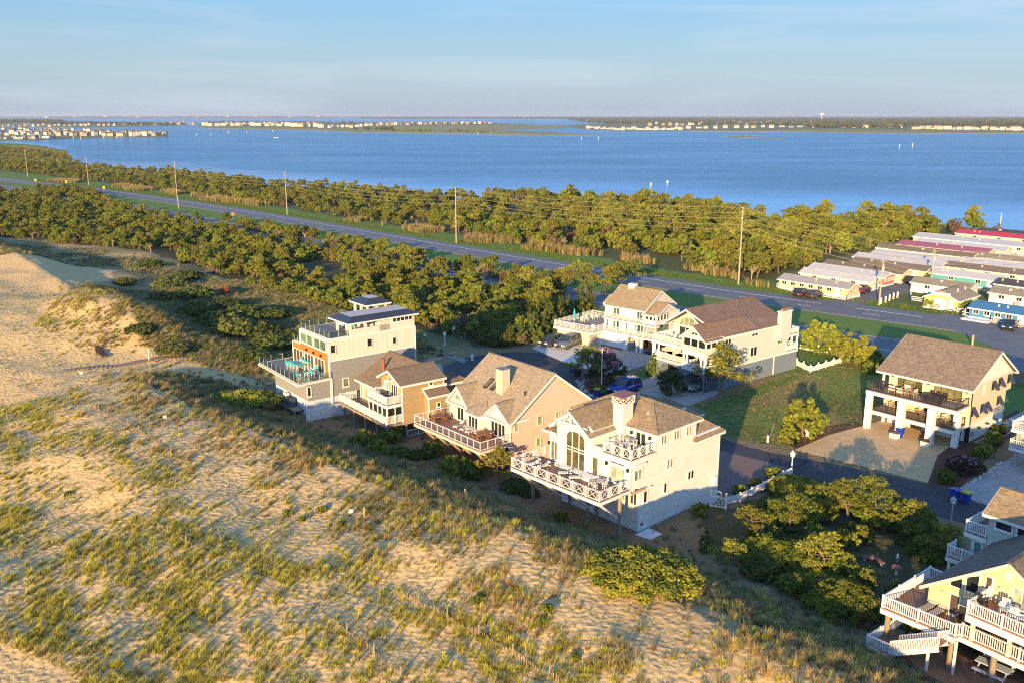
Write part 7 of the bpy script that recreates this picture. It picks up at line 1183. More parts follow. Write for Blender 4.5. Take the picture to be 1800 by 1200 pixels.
bin_("all-blue wheeled bin at the kerb before the burgundy shrub", 1678, 878, BL, BL); bin_("blue wheeled bin with yellow lid beside the all-blue one", 1697, 883, BL, YL); bin_("blue wheeled bin with yellow lid at the cul-de-sac edge", 1007, 652, BL, YL); bin_("black wheeled bin just below the cul-de-sac blue bin", 1016, 660, BK, BK, .9); bin_("dark grey wheeled bin behind the black one on the cul-de-sac", 1014, 651, BK, (.15, .15, .16), .2); bin_("blue wheeled bin with yellow lid beside the rock border", 1049, 697, BL, YL, 1.0); bin_("black wheeled bin next to the rock border", 1058, 702, BK, BK, .4); bin_("small blue bin behind the pillar of the cream house", 1581, 768, BL, BL)
# chairs, tables, loungers: one of each kind is built, the rest are copies
def chair_proto(name, cat, seatm, legm, sh=.4, w=.45, back=.45, arms=True, round_back=False, slats=0):
    t = thing(name, "", cat); mb = MB(); mb.box(-w / 2, w / 2, -w / 2, w / 2, sh - .05, sh); mb.build("seat", seatm, t); mb = MB()
    if round_back: mb.prism([(w * .5 * math.cos(a) * 1.05, w * .44, sh + .12 + back * .5 + back * .5 * math.sin(a)) for a in [i * math.pi / 6 for i in range(12)]], (0, .06, 0))
    elif slats:
        for i in range(slats): x = -w / 2 + (i + .5) * w / slats; mb.box(x - w / slats * .36, x + w / slats * .36, w * .45, w * .45 + .04, sh, sh + back)
    else: mb.box(-w / 2, w / 2, w * .44, w * .44 + .05, sh, sh + back)
    mb.build("backrest", seatm, t)
    for sx in (-1, 1):
        for sy in (-1, 1): mb = MB(); mb.beam((sx * w * .46, sy * w * .44, 0), (sx * w * .44, sy * w * .42, sh + (.22 if arms else (back if sy > 0 else 0))), .05, .05, up=(1, 0, 0)); mb.build("leg", legm, t)
        if arms: mb = MB(); mb.box(sx * w * .5 - .05, sx * w * .5 + .05, -w * .55, w * .5, sh + .2, sh + .24); mb.build("armrest", legm, t)
    return t
class Kind:
    def __init__(s, root): s.root = root; s.used = False
    def put(s, p, rz, label, group=None, sc=1.0):
        if not s.used: s.used = True; r = s.root; r.location = p; r.rotation_euler = (0, 0, rz); r["label"] = label; r.scale = (sc,) * 3; group and tag(r, group=group); return r
        return dup(s.root, p, rz, label, group, sc)
AQ = mat("aqua plastic", (.02, .42, .42), .45, .05, 3); WPL = mat("white plastic furniture", (.68, .67, .63), .5, .05, 3); BRW = mat("brown teak", (.22, .09, .04), .6, .2, 5); CUSH = mat("cream cushion", (.58, .52, .42), .9, .08, 4); WICK = mat("tan wicker", (.40, .24, .12), .85, .3, 25); IRON = mat("dark iron furniture", (.03, .027, .027), .5, .2, 6)
K_AQ = Kind(chair_proto("bar_chair", "chair", AQ, WPL, .62, .42, .42, True, True)); K_BR = Kind(chair_proto("deck_chair", "chair", BRW, BRW, .38, .45, .45, True, slats=4)); K_WH = Kind(chair_proto("patio_chair", "chair", WPL, WPL, .36, .42, .48, True, slats=4)); K_BK = Kind(chair_proto("iron_chair", "chair", IRON, IRON, .36, .42, .48, True)); K_AD = Kind(chair_proto("adirondack_chair", "chair", WPL, WPL, .3, .5, .6, True, slats=5)); K_WK = Kind(chair_proto("wicker_armchair", "armchair", CUSH, WICK, .32, .6, .4, True))
def table_proto(name, top, leg, shape, w, d, hh, n=4):
    t = thing(name, "", "table"); mb = MB(); mb.lathe([(w / 2, hh - .05), (w / 2, hh)], n=16) if shape == 'round' else mb.box(-w / 2, w / 2, -d / 2, d / 2, hh - .05, hh); mb.build("tabletop", top, t)
    for sx in (-1, 1):
        for sy in (-1, 1): mb = MB(); k = .34 if shape == 'round' else .45; mb.beam((sx * w * k, sy * d * k, 0), (sx * w * k, sy * d * k, hh - .05), .06, .06, up=(1, 0, 0)); mb.build("leg", leg, t)
    return t
def lounger_proto(name, cushm, frm):
    t = thing(name, "", "lounger"); mb = MB(); mb.box(-.28, .28, -.85, .30, .26, .34); mb.build("mattress", cushm, t); mb = MB(); mb.prism([(-.28, .3, .27), (-.28, .3, .35), (-.28, .88, .66), (-.28, .92, .58)], (.56, 0, 0)); mb.build("backrest", cushm, t); mb = MB(); mb.box(-.32, -.28, -.9, .9, .18, .25); mb.box(.28, .32, -.9, .9, .18, .25); mb.box(-.28, .28, -.9, -.86, .18, .25); mb.build("frame", frm, t)
    for sx in (-1, 1):
        for y in (-.8, .8): mb = MB(); mb.box(sx * .3 - .025, sx * .3 + .025, y - .03, y + .03, 0, .18); mb.build("leg", frm, t)
    return t
def facing(p, c): return math.atan2(c.x - p.x, -(c.y - p.y)) if False else math.atan2(p.y - c.y, p.x - c.x) - math.pi / 2
def round_(kind, c, n, r, label, group, a0=.4, sc=1.0):
    for i in range(n): a = a0 + i * 2 * math.pi / n; p = c + Vector((math.cos(a) * r, math.sin(a) * r, 0)); kind.put(p, a - math.pi / 2, label, group, sc)
# modern grey house: aqua bar set
z4 = lambda a, b, z: at(450 + a / 6.665, 560 + b / 6.667, z)
tq = table_proto("bar_table", AQ, WPL, 'rect', 2.4, .95, .78); tag(tq, "long aqua bar table on the glass-railed deck of the grey house"); tq.location = z4(485, 590, 5.38); tq.rotation_euler = (0, 0, H4.rz())
lf = Vector((math.cos(H4.rz()), math.sin(H4.rz()), 0)); ff = Vector((-lf.y, lf.x, 0))
for i in (-.8, 0, .8): K_AQ.put(tq.location + lf * i + ff * .75, H4.rz(), "aqua bar chair with white legs at the long aqua table, house side", "aqua bar chairs on the grey house deck"); K_AQ.put(tq.location + lf * i - ff * .75, H4.rz(180), "aqua bar chair with white legs at the long aqua table, sea side", "aqua bar chairs on the grey house deck")
for a, b, r, l in ((590, 715, 160, "near the middle of the front glass rail"), (655, 700, 200, "right of the table at the front glass rail"), (610, 590, 20, "by the screen doors, left"), (745, 620, 40, "by the screen doors, right"), (710, 655, 230, "in the right corner of the deck"), (500, 730, 170, "left end of the row at the front glass rail")): K_AQ.put(z4(a, b, 5.38), H4.rz(r), "aqua bar chair " + l, "aqua bar chairs on the grey house deck")
K_LQ = Kind(lounger_proto("roof_lounger", AQ, WPL)); K_LQ.put(H4.world(5.6, 7.6, 9.75), H4.rz(40), "aqua lounger on the roof terrace, left of two", "aqua loungers on the roof"); K_LQ.put(H4.world(4.7, 7.9, 9.75), H4.rz(20), "aqua lounger on the roof terrace, right of two", "aqua loungers on the roof"); K_AQ.put(H4.world(1.3, 6.8, 9.75), H4.rz(200), "aqua chair under the navy pavilion roof", "aqua bar chairs on the grey house deck", .9)
for i, (u, r, c_) in enumerate(((5.6, .42, BLACK), (3.9, .4, BLACK), (3.1, .45, BLACK))): t = thing("air_conditioner", "round dark air-conditioning unit on the plank platform, " + ("far left", "middle", "nearest the louvre fence")[i], "air conditioner", H4.world(u, -.6, 1.88)); mb = MB(); mb.lathe([(r, 0), (r, .85), (r * .9, .95)], n=14); mb.build("casing", mat("dark unit casing", (.07, .085, .10), .6, .1, 4), t); mb = MB(); mb.lathe([(r * .7, .95), (r * .7, .99)], n=14); mb.build("fan_grille", BLACK, t)
t = thing("air_conditioner", "white box air-conditioning unit between the round dark ones", "air conditioner", H4.world(4.8, -.45, 1.88), H4.rz()); mb = MB(); mb.box(-.4, .4, -.2, .2, 0, 1.2); mb.build("casing", WHITE2, t); mb = MB(); mb.lathe([(.26, 0), (.26, .02)], n=14); o = mb.build("fan_grille", mat("grey grille", (.3, .3, .3)), t); o.rotation_euler = (math.pi / 2, 0, 0); o.location = (0, -.2, .6)
# peach house deck
z2 = lambda a, b, z: at(700 + a / 4.617, 590 + b / 4.617, z)
tb = Kind(table_proto("round_table", BRW, BRW, 'round', 1.15, 1.15, .62)); c1, c2 = z2(335, 690, 4.1), z2(690, 835, 4.1)
tb.put(c1, 0, "round brown table at the far left of the peach house deck"); tb.put(c2, 0, "round brown table at the right of the peach house deck"); round_(K_BR, c1, 5, .85, "brown slatted armchair round the left table of the peach house deck", "brown chairs round the left table", .4, .85); round_(K_BR, c2, 5, .85, "brown slatted armchair round the right table of the peach house deck", "brown chairs round the right table", .4, .85)
K_L = Kind(lounger_proto("sun_lounger", mat("grey sling fabric", (.40, .38, .36), .8), WPL))
for i, (a, b) in enumerate(((495, 735), (545, 757), (592, 778))): K_L.put(z2(a, b, 4.1), H2.rz(12), "grey sling lounger on the peach house deck, " + ("leftmost", "middle", "rightmost")[i] + " of three", "loungers on the peach house deck", .76)
# white house decks
z3 = lambda a, b, z: at(880 + a / 4, 660 + b / 4, z)
K_LW = Kind(lounger_proto("striped_lounger", banded("striped cushion", (.62, .59, .56), 'Y', .12, .1, .12, .85, .3), WPL))
for i, (a, b) in enumerate(((238, 622), (305, 640), (452, 690), (528, 722))): K_LW.put(z3(a, b, 5.22), H1.rz(-12 if i < 2 else -40), "white striped lounger on the white house deck, " + ("far left end", "second from left", "third from left, by the windows", "nearest the round table")[i], "loungers on the white house deck", .64)
GLT = mat("glass table top", (.30, .30, .30), .15, .1, 3); c3 = z3(690, 775, 5.22); t = table_proto("round_table", GLT, WPL, 'round', .9, .9, .5); tag(t, "round glass table in the right corner of the white house deck"); t.location = c3; round_(K_WH, c3, 5, .66, "white slatted chair round the glass table on the white house deck", "white chairs round the glass table", .4, .66)
c4 = z3(895, 512, 7.64); t = table_proto("square_table", WPL, WPL, 'rect', .75, .75, .5); tag(t, "square white table on the upper balcony of the white house"); t.location = c4; t.rotation_euler = (0, 0, H1.rz()); round_(K_WH, c4, 4, .55, "white slatted chair round the square table on the upper balcony", "white chairs on the upper balcony", H1.rz(45), .66); t = table_proto("oval_table", GLT, WPL, 'rect', 1.2, .5, .7); tag(t, "grey-topped side table by the upper balcony doors"); t.location = H1.world(2.1, 1.2, 7.64); t.rotation_euler = (0, 0, H1.rz())
# cottage
K_BK.put(H3.world(1.3, -.8, 5.12), H3.rz(150), "dark iron chair on the cottage balcony, right", "iron chairs on the cottage balcony"); K_BK.put(H3.world(2.2, -.9, 5.12), H3.rz(210), "dark iron chair on the cottage balcony, left", "iron chairs on the cottage balcony")
# white deck house
um = thing("closed_umbrella", "closed aqua umbrella standing on the big white deck", "umbrella", H5.world(13.2, .2, 2.46)); mb = MB(); mb.tube((0, 0, 0), (0, 0, 2.3), .03); mb.build("pole", WPL, um); mb = MB(); mb.lathe([(.05, .75), (.22, .9), (.17, 1.7), (.04, 2.35)], n=10); mb.build("canopy", AQ, um)
for i, (u, v, r) in enumerate(((12.8, 1.8, 80), (12.9, 3.0, 90), (12.9, 4.4, 90), (12.9, 5.6, 95), (8.1, -1.4, 200), (7.9, 2.0, -80))): K_AD.put(H5.world(u, v, 2.46), H5.rz(r), "white slatted armchair on the big deck, " + ("nearest the aqua umbrella", "second along the far rail", "third along the far rail", "last along the far rail", "by the front right corner", "against the house wall")[i], "white armchairs on the big deck")
for i, u in enumerate((12.9, 12.0, 11.2)): t = table_proto("white_table", WPL, WPL, 'rect', .7, .6, .5); tag(t, "low white table along the front rail of the big deck, " + ("left", "middle", "right")[i], group="white tables on the big deck"); t.location = H5.world(u, -2.3, 2.46); t.rotation_euler = (0, 0, H5.rz())
# brown-roofed house upper deck
for i, (u, v) in enumerate(((8.6, -.6), (7.4, -1.0), (6.0, -.8), (5.0, .2))): K_WH.put(H6.world(u, v, 5.02), H6.rz(40 * i), "white patio chair on the upper deck of the brown-roofed house, " + ("leftmost", "second from left", "third from left", "rightmost")[i], "white chairs on the brown-roofed house deck")
# cream house terraces
for i, (u, v, r) in enumerate(((7.6, -1.9, 180), (6.6, -1.0, 0), (5.6, -1.5, -90), (6.6, -2.2, 180))): K_WK.put(H7.world(u, v, 4.37), H7.rz(r), "wicker armchair with cream cushions on the upper terrace, " + ("leftmost", "against the glass doors", "rightmost", "backing on the railing")[i], "wicker seats on the upper terrace", 1.2)
t = table_proto("low_table", CUSH, WICK, 'rect', 1.1, .8, .36); tag(t, "low cream-topped table amid the upper terrace wicker seats"); t.location = H7.world(6.6, -1.6, 4.37); t.rotation_euler = (0, 0, H7.rz())
t = table_proto("dining_table", IRON, IRON, 'rect', 2.2, .9, .62); tag(t, "long dark dining table on the cream house upper terrace"); t.location = H7.world(3.2, -1.5, 4.37); t.rotation_euler = (0, 0, H7.rz())
for i in range(3):
    for s_, w_ in ((-.8, "railing side"), (.8, "house side")): K_BK.put(H7.world(2.5 + i * .7, -1.5 + s_, 4.37), H7.rz(180 if s_ < 0 else 0), "dark chair at the long dining table, " + w_, "dark dining chairs on the terrace")
for i, (u, v, r) in enumerate(((9.1, -1.2, 100), (8.9, -2.3, 140))): K_BK.put(H7.world(u, v, 4.37), H7.rz(r), "dark iron chair at the left end of the upper terrace, " + ("rear", "front")[i], "iron chairs at the terrace end", 1.3)
for i, (u, v, r) in enumerate(((7.9, -.8, 90), (5.0, -.5, 0), (4.3, -1.2, -90), (2.0, -.8, 60))): K_WK.put(H7.world(u, v, 2.17), H7.rz(r), "tan wicker seat on the shaded lower terrace, " + ("leftmost", "second from left", "third from left", "rightmost")[i], "wicker seats on the lower terrace", 1.15)
REDF = leafmat("red potted flowers", (.10, .05, .02), (.42, .05, .02), hue=.1)
for i, (u, v) in enumerate(((5.9, -3.95), (2.5, -3.95))):
    t = thing("flower_box", "white flower box with red flowers at the foot of the " + ("left", "right") [i] + " middle pillar", "planter", H7.world(u, v, .06), H7.rz()); mb = MB(); mb.box(-.45, .45, -.3, .3, 0, .5); mb.build("box", WHITE, t); V, F, T = leaves([((0, 0, .55), (.42, .28, .2))], 260, .06, 900 + i); o = bpy.data.objects.new("flowers", leafmesh("flowers", V, F, T, [REDF])); COL.objects.link(o); o.parent = t
# yellow house decks
z8 = lambda a, b, z: at(1500 + a / 3.333, 840 + b / 3.333, z)
K_LT = Kind(lounger_proto("tan_lounger", mat("tan mesh fabric", (.46, .39, .29), .85), IRON)); K_LT.put(z8(435, 772, 4.52), H8.rz(-5), "tan mesh lounger on the yellow house deck, left of two", "tan loungers on the yellow house deck", .8); K_LT.put(z8(490, 797, 4.52), H8.rz(-5), "tan mesh lounger on the yellow house deck, right of two", "tan loungers on the yellow house deck", .8)
for i, (a, b) in enumerate(((625, 850), (700, 885), (745, 905), (800, 935))): K_BK.put(z8(a, b, 4.52), H8.rz(i * 90), "dark iron chair under the yellow house balcony, " + ("leftmost", "second from left", "third from left", "rightmost")[i], "iron chairs under the balcony", 1.1)
t = table_proto("slatted_table", BRW, IRON, 'rect', 1.7, .9, .6); tag(t, "brown slatted dining table under the yellow house balcony"); t.location = z8(900, 985, 4.52); t.rotation_euler = (0, 0, H8.rz())
for i, (a, b, r) in enumerate(((745, 755, 160), (880, 800, 10), (935, 835, 200), (975, 850, 120))): (K_BK if i == 0 else K_WH).put(z8(a, b, 6.52), H8.rz(r), ("dark", "white", "white", "white")[i] + " slatted chair on the yellow house upper balcony, " + ("left end", "against the wall", "beside the small table", "farthest right")[i], "chairs on the yellow house balcony", 1.15)
pt = thing("picnic_table", "pale blue-grey picnic table with benches on the ground deck", "picnic table", z8(815, 1150, 2.22), H8.rz(3)); PB = mat("pale blue grey paint", (.45, .50, .56), .6, .08, 3)
for nm, b in (("tabletop", (-.95, .95, -.35, .35, .62, .67)), ("bench", (-.9, .9, .55, .8, .36, .4)), ("bench", (-.9, .9, -.85, -.6, .36, .4)), ("backrest", (-.9, .9, .82, .87, .5, .62)), ("backrest", (-.9, .9, .84, .89, .7, .8))): mb = MB(); mb.box(*b); mb.build(nm, PB, pt)
for sx in (-.75, .75): mb = MB(); mb.beam((sx, -.7, 0), (sx, .25, .62), .07, .07); mb.beam((sx, .9, 0), (sx, -.25, .62), .07, .07); mb.beam((sx, .8, .1), (sx, .86, .8), .06, .06, up=(1, 0, 0)); mb.build("leg_frame", PB, pt)
# shady garden ornaments
REDT = mat("red brown plank top", (.26, .10, .07), .8, .15, 4); q = pp(1532, 984); t = thing("corner_bench", "L-shaped low bench with red-brown top and white legs in the shady garden", "bench", (q[0], q[1], gz(*q)), H8.rz(-20)); t.scale = (.62, .62, .8)
for nm, b, m_ in (("seat", (-.3, .3, -1.4, .3, .42, .5), REDT), ("seat", (.3, 2.1, -.3, .3, .42, .5), REDT), ("leg", (-.2, .2, -1.2, -1.05, 0, .42), WHITE), ("leg", (1.8, 1.95, -.2, .2, 0, .42), WHITE), ("leg", (-.1, .1, -.1, .1, 0, .42), WHITE)): mb = MB(); mb.box(*b); mb.build(nm, m_, t)
q = pp(1575, 1009); t = thing("bird_bath", "white pedestal bird bath with a red-brown bowl in the shady garden", "bird bath", (q[0], q[1], gz(*q))); t.scale = (.75, .75, .6); mb = MB(); mb.lathe([(.16, 0), (.12, .1), (.11, .9)], n=12); mb.build("pedestal", WHITE, t); mb = MB(); mb.lathe([(.15, .9), (.5, .98), (.5, 1.04), (.42, 1.0)], n=16); mb.build("bowl", REDT, t)
q = pp(1577, 986); t = thing("garden_statue", "small white statue on a red-brown disc behind the bird bath", "statue", (q[0], q[1], gz(*q))); t.scale = (.7, .7, .6); mb = MB(); mb.lathe([(.12, 0), (.12, .35)], n=12); mb.build("pedestal", WHITE, t); mb = MB(); mb.lathe([(.32, .35), (.32, .41)], n=14); mb.build("disc", REDT, t); mb = MB(); mb.lathe([(.12, .41), (.15, .6), (.09, .8), (.11, .95), (.03, 1.1)], n=12); mb.build("figure", WHITE, t)
def lamp(label, px, py, hgt, col, z=None, head='lantern'):
    q = pp(px, py); t = thing("street_lamp", label, "lamp post", (q[0], q[1], gz(*q))); mb = MB(); mb.tube((0, 0, 0), (0, 0, hgt), .07, .05, 8); mb.lathe([(.13, 0), (.13, .35), (.08, .4)], n=10); mb.build("post", col, t); mb = MB(); mb.lathe([(.08, hgt), (.2, hgt + .1), (.24, hgt + .42), (.1, hgt + .52)], n=8); mb.build("lantern", mat("frosted lantern", (.55, .56, .55), .3), t); mb = MB(); mb.lathe([(.28, hgt + .43), (.05, hgt + .66), (.04, hgt + .75)], n=8); mb.build("cap", col, t)
GRN = mat("green grey post", (.10, .14, .13), .6); GLM = mat("grey lamp post", (.33, .35, .34), .6)
lamp("grey lantern lamp post in the shrubs beside the green house", 1668, 942, 2.9, GLM); lamp("white lantern lamp post on the white garden fence", 1391, 832, 1.7, WHITE); lamp("green lamp post behind the grey house, left", 748, 618, 2.3, GRN); lamp("short white lamp post behind the grey house, middle", 782, 607, 1.4, WHITE); lamp("green lamp post behind the grey house, right", 798, 606, 2.3, GRN)
q = pp(1057, 684); t = thing("flagpole", "bare white flagpole standing on the island bed", "flagpole", (q[0], q[1], 0)); mb = MB(); mb.tube((0, 0, 0), (0, 0, 5.3), .07, .045, 10); mb.build("pole", WHITE, t); mb = MB(); mb.lathe([(.02, 5.28), (.09, 5.36), (.02, 5.45)], n=10); mb.build("finial", WHITE, t)
q = pp(830, 633); t = thing("fire_hydrant", "white fire hydrant beside the plank path", "hydrant", (q[0], q[1], 0)); mb = MB(); mb.lathe([(.2, 0), (.2, .08), (.15, .1), (.15, .7), (.18, .72), (.16, .85), (.05, .98)], n=12); mb.build("barrel", WHITE, t); mb = MB(); mb.tube((-.28, 0, .55), (.28, 0, .55), .08); mb.build("nozzle", WHITE, t)
q = pp(1349, 777); t = thing("utility_stake", "short white stake with a leaning pole at the street edge", "stake", (q[0], q[1], 0)); mb = MB(); mb.box(-.09, .09, -.09, .09, 0, .8); mb.build("post", WHITE, t); mb = MB(); mb.beam((.1, .2, .1), (.9, .8, 2.0), .05, .05); mb.build("pole", TIMBER, t)
q = pp(1419, 766); t = thing("white_stand", "small white basin stand by the mulch bed", "stand", (q[0], q[1], 0)); mb = MB(); mb.lathe([(.22, 0), (.16, .4), (.3, .6), (.32, .7)], n=12); mb.build("stand", WHITE, t); mb = MB(); mb.lathe([(.36, .7), (.38, .78)], n=12); mb.build("basin", WHITE, t)
q = pp(1141, 622); t = thing("basketball_hoop", "portable basketball hoop before the white deck house arches", "basketball hoop", (q[0], q[1], .06), 2.2); mb = MB(); mb.box(-.5, .5, -.35, .35, 0, .22); mb.build("base", BLACK, t); mb = MB(); mb.beam((0, .1, .2), (0, -.3, 2.5), .1, .1); mb.build("pole", BLACK, t); mb = MB(); mb.box(-.6, .6, -.65, -.6, 2.1, 2.9); mb.build("backboard", WPL, t); mb = MB(); [mb.tube((.22 * math.cos(i * .628), -.9 + .22 * math.sin(i * .628), 2.25), (.22 * math.cos((i + 1) * .628), -.9 + .22 * math.sin((i + 1) * .628), 2.25), .02, n=5) for i in range(10)]; mb.build("rim", mat("orange rim", (.5, .12, .02), .5), t)
# stones round the island bed and the corner drive
def stones(name, label, line, n, s0, s1, spread):
    t = thing(name, label, "rock border", (line[0][0], line[0][1], 0)); base = Vector((line[0][0], line[0][1], 0)); P = [Vector((*p, 0)) for p in line]; sm = []
    for k in range(3):
        me = bpy.data.meshes.new("rock"); bm = bmesh.new(); bmesh.ops.create_icosphere(bm, subdivisions=1, radius=1); [setattr(v, 'co', v.co * random.uniform(.75, 1.2)) for v in bm.verts]; bm.to_mesh(me); bm.free(); me.materials.append(mat(f"pale rock {k}", ((.42, .40, .36), (.33, .31, .28), (.5, .47, .43))[k], .9, .2, 4)); sm.append(me)
    for i in range(n): f = i / n * (len(P) - 1); a, b = P[int(f)], P[min(int(f) + 1, len(P) - 1)]; p = a.lerp(b, f % 1) + Vector((random.uniform(-1, 1) * spread, random.uniform(-1, 1) * spread, .08)) - base; o = bpy.data.objects.new("rock", sm[i % 3]); COL.objects.link(o); o.parent = t; o.location = p; r = random.uniform(s0, s1); o.scale = (r, r * .8, r * .6); o.rotation_euler = (0, 0, random.uniform(0, 6))
stones("rock_border", "band of pale rocks edging the island bed by the blue car", at_poly([(1020, 670), (1022, 685), (1032, 696), (1058, 697), (1078, 697)]), 80, .16, .34, .45); stones("rock_border", "line of small pale rocks edging the corner drive", at_poly([(1684, 862), (1712, 845), (1738, 828), (1762, 812)]), 40, .12, .24, .12)
# ---- fences
def picket(label, pts, z=0.0, hgt=1.0, name="picket_fence", scallop=0, solid=True):
    P = [Vector((x, y, z)) for x, y in pts]; t = thing(name, label, "fence", P[0]); b = P[0]
    for a_, b_ in zip(P[:-1], P[1:]):
        L_ = (b_ - a_).length; n = max(1, round(L_ / 1.8)); d = (b_ - a_) / n
        for i in range(n):
            p0, p1 = a_ + d * i - b, a_ + d * (i + 1) - b; mb = MB(); mb.beam(p0, p0 + Vector((0, 0, hgt + .15)), .12, .12, up=(1, 0, 0)); mb.build("post", WHITE2, t); mb = MB(); k = 9
            for j in range(k): f0, f1 = (j + .06) / k, (j + .94) / k; hz_ = hgt - scallop * math.sin(math.pi * (j + .5) / k); q0, q1 = p0.lerp(p1, f0), p0.lerp(p1, f1); mb.beam((q0 + q1) / 2 + Vector((0, 0, .08)), (q0 + q1) / 2 + Vector((0, 0, hz_)), (q1 - q0).length, .03, up=tuple((p1 - p0).normalized())) if False else mb.prism([q0 + Vector((0, 0, .08)), q1 + Vector((0, 0, .08)), q1 + Vector((0, 0, hz_)), q0 + Vector((0, 0, hz_))], (Vector((-d.y, d.x, 0)).normalized() * .03))
            mb.beam(p0 + Vector((0, 0, .3)), p1 + Vector((0, 0, .3)), .06, .08); mb.beam(p0 + Vector((0, 0, hgt - .3)), p1 + Vector((0, 0, hgt - .3)), .06, .08); o = mb.build("pickets", WHITE2, t); o["kind"] = "stuff"
    return t
picket("white scalloped picket fence around the lawn of the brown-roofed house", at_poly([(1400, 642), (1424, 654), (1490, 634), (1478, 625), (1399, 612)]), scallop=.28)
picket("white garden fence running from the gate to the lamp post", at_poly([(1275, 893), (1300, 886), (1340, 866), (1392, 838)]), .3, .75)
q = pp(1262, 892); g_ = thing("garden_gate", "white lattice gate with a ring on top beside the white house", "gate", (q[0], q[1], gz(*q)), H1.rz(20)); mb = MB(); mb.box(-.75, -.6, -.07, .07, 0, 1.5); mb.build("post", WHITE2, g_); mb = MB(); mb.box(.6, .75, -.07, .07, 0, 1.5); mb.build("post", WHITE2, g_); mb = MB()
for i in range(3): x = -.6 + i * .4; mb.beam((x, 0, .15), (x + .4, 0, .95), .05, .04); mb.beam((x, 0, .95), (x + .4, 0, .15), .05, .04)
mb.box(-.6, .6, -.03, .03, .08, .16); mb.box(-.6, .6, -.03, .03, .95, 1.03); [mb.beam((.25 * math.cos(i * .524), 0, 1.3 + .25 * math.sin(i * .524)), (.25 * math.cos((i + 1) * .524), 0, 1.3 + .25 * math.sin((i + 1) * .524)), .08, .08) for i in range(12)]; mb.build("lattice_panel", WHITE2, g_)
def railfence(label, pts, hgt=.95, rails=3):
    P = [Vector((x, y, 0)) for x, y in pts]; t = thing("rail_fence", label, "fence", P[0]); b = P[0]
    for a_, b_ in zip(P[:-1], P[1:]):
        n = max(1, round((b_ - a_).length / 2.4)); d = (b_ - a_) / n
        for i in range(n + 1): p0 = a_ + d * i - b; mb = MB(); mb.beam(p0, p0 + Vector((0, 0, hgt + .12)), .13, .13, up=(1, 0, 0)); mb.build("post", WHITE2, t)
        for k in range(rails): zz_ = hgt * (k + .7) / rails; mb = MB(); mb.beam(a_ - b + Vector((0, 0, zz_)), b_ - b + Vector((0, 0, zz_)), .05, .13); mb.build("rail", WHITE2, t)
railfence("white rail fence round the cream mobile home yard", at_poly([(1378, 500), (1364, 506), (1395, 515), (1440, 522), (1488, 529), (1510, 523)])); railfence("short white rail fence before the white mobile home", at_poly([(1600, 522), (1601, 529), (1634, 534)])); railfence("long white rail fence along the highway before the blue cottage", at_poly([(1682, 551), (1702, 549), (1690, 556), (1740, 566), (1790, 574), (1860, 587)]), .95, 2)
for i, (x, y) in enumerate(((1548, 535), (1556, 532), (1563, 529), (1570, 526), (1577, 524))): p = at(x, y, 0); t = thing("white_bollard", "short white post in the row at the access road mouth", "bollard", (p.x, p.y, 0), 0, "white posts at the access road"); mb = MB(); mb.box(-.12, .12, -.12, .12, 0, 1.15); mb.build("post", WHITE2, t); mb = MB(); mb.add([(-.14, -.14, 1.15), (.14, -.14, 1.15), (.14, .14, 1.15), (-.14, .14, 1.15), (0, 0, 1.27)], [(0, 1, 4), (1, 2, 4), (2, 3, 4), (3, 0, 4)]); mb.build("cap", WHITE2, t)
fw = thing("board_fence", "brown board fence behind the cream house along the highway", "fence", at(1790, 672, 0)); f0 = at(1772, 668, 0); f1 = at(1850, 690, 0); n = 40
for i in range(n): p = f0.lerp(f1, i / n) - fw.location; mb = MB(); d = (f1 - f0).normalized() * ((f1 - f0).length / n * .46); mb.prism([p - d, p + d, p + d + Vector((0, 0, 1.7)), p - d + Vector((0, 0, 1.7))], (0, .04, 0)); mb.build("board", TIMBER, fw)
# sand fences half buried on the dune
SLAT = mat("sand fence slat", (.30, .22, .14), .95, .25, 6)
def sandfence(label, pts, hgt=.5, gap=.11):
    t = thing("sand_fence", label, "sand fence", (0, 0, 0)); mb = MB(); pb = []; P = [Vector((*pp(x, y), 0)) for x, y in pts]; k = 0
    t.location = (P[0].x, P[0].y, gz(P[0].x, P[0].y)); o_ = t.location.copy()
    for a_, b_ in zip(P[:-1], P[1:]):
        L_ = (b_ - a_).length; n = int(L_ / gap); xs = [a_.x + (b_.x - a_.x) * i / n for i in range(n)]; ys = [a_.y + (b_.y - a_.y) * i / n for i in range(n)]; zs = ground_z(np.array(xs), np.array(ys)); d = (b_ - a_).normalized() * .022
        for x, y, z in zip(xs, ys, zs):
            k += 1; hh_ = hgt * (.55 + .45 * math.sin(k * .11) ** 2) * random.uniform(.85, 1.1); p = Vector((x, y, z - .1)) - o_; l_ = Vector((random.uniform(-.06, .06), random.uniform(-.06, .06), hh_ + .1)); mb.prism([p - d, p + d, p + d + l_, p - d + l_], (0, .012, 0))
            if k % 24 == 0: m2_ = MB(); m2_.tube(p, p + Vector((.05, 0, hgt + .45)), .05, n=6); pb.append(m2_)
    o = mb.build("slats", SLAT, t); o["kind"] = "stuff"; [m_.build("post", TIMBER, t) for m_ in pb]
sandfence("slat sand fence running down the dune at the bottom centre", [(690, 1040), (779, 1086), (880, 1140), (985, 1200)]); sandfence("half-buried slat sand fence left of the bottom centre one", [(565, 1082), (640, 1135), (712, 1198)], .4); sandfence("short slat sand fence in the middle of the grassy dune", [(268, 918), (312, 950), (365, 975)], .35); sandfence("faint buried sand fence high on the left dune", [(158, 712), (240, 755), (318, 812)], .3)
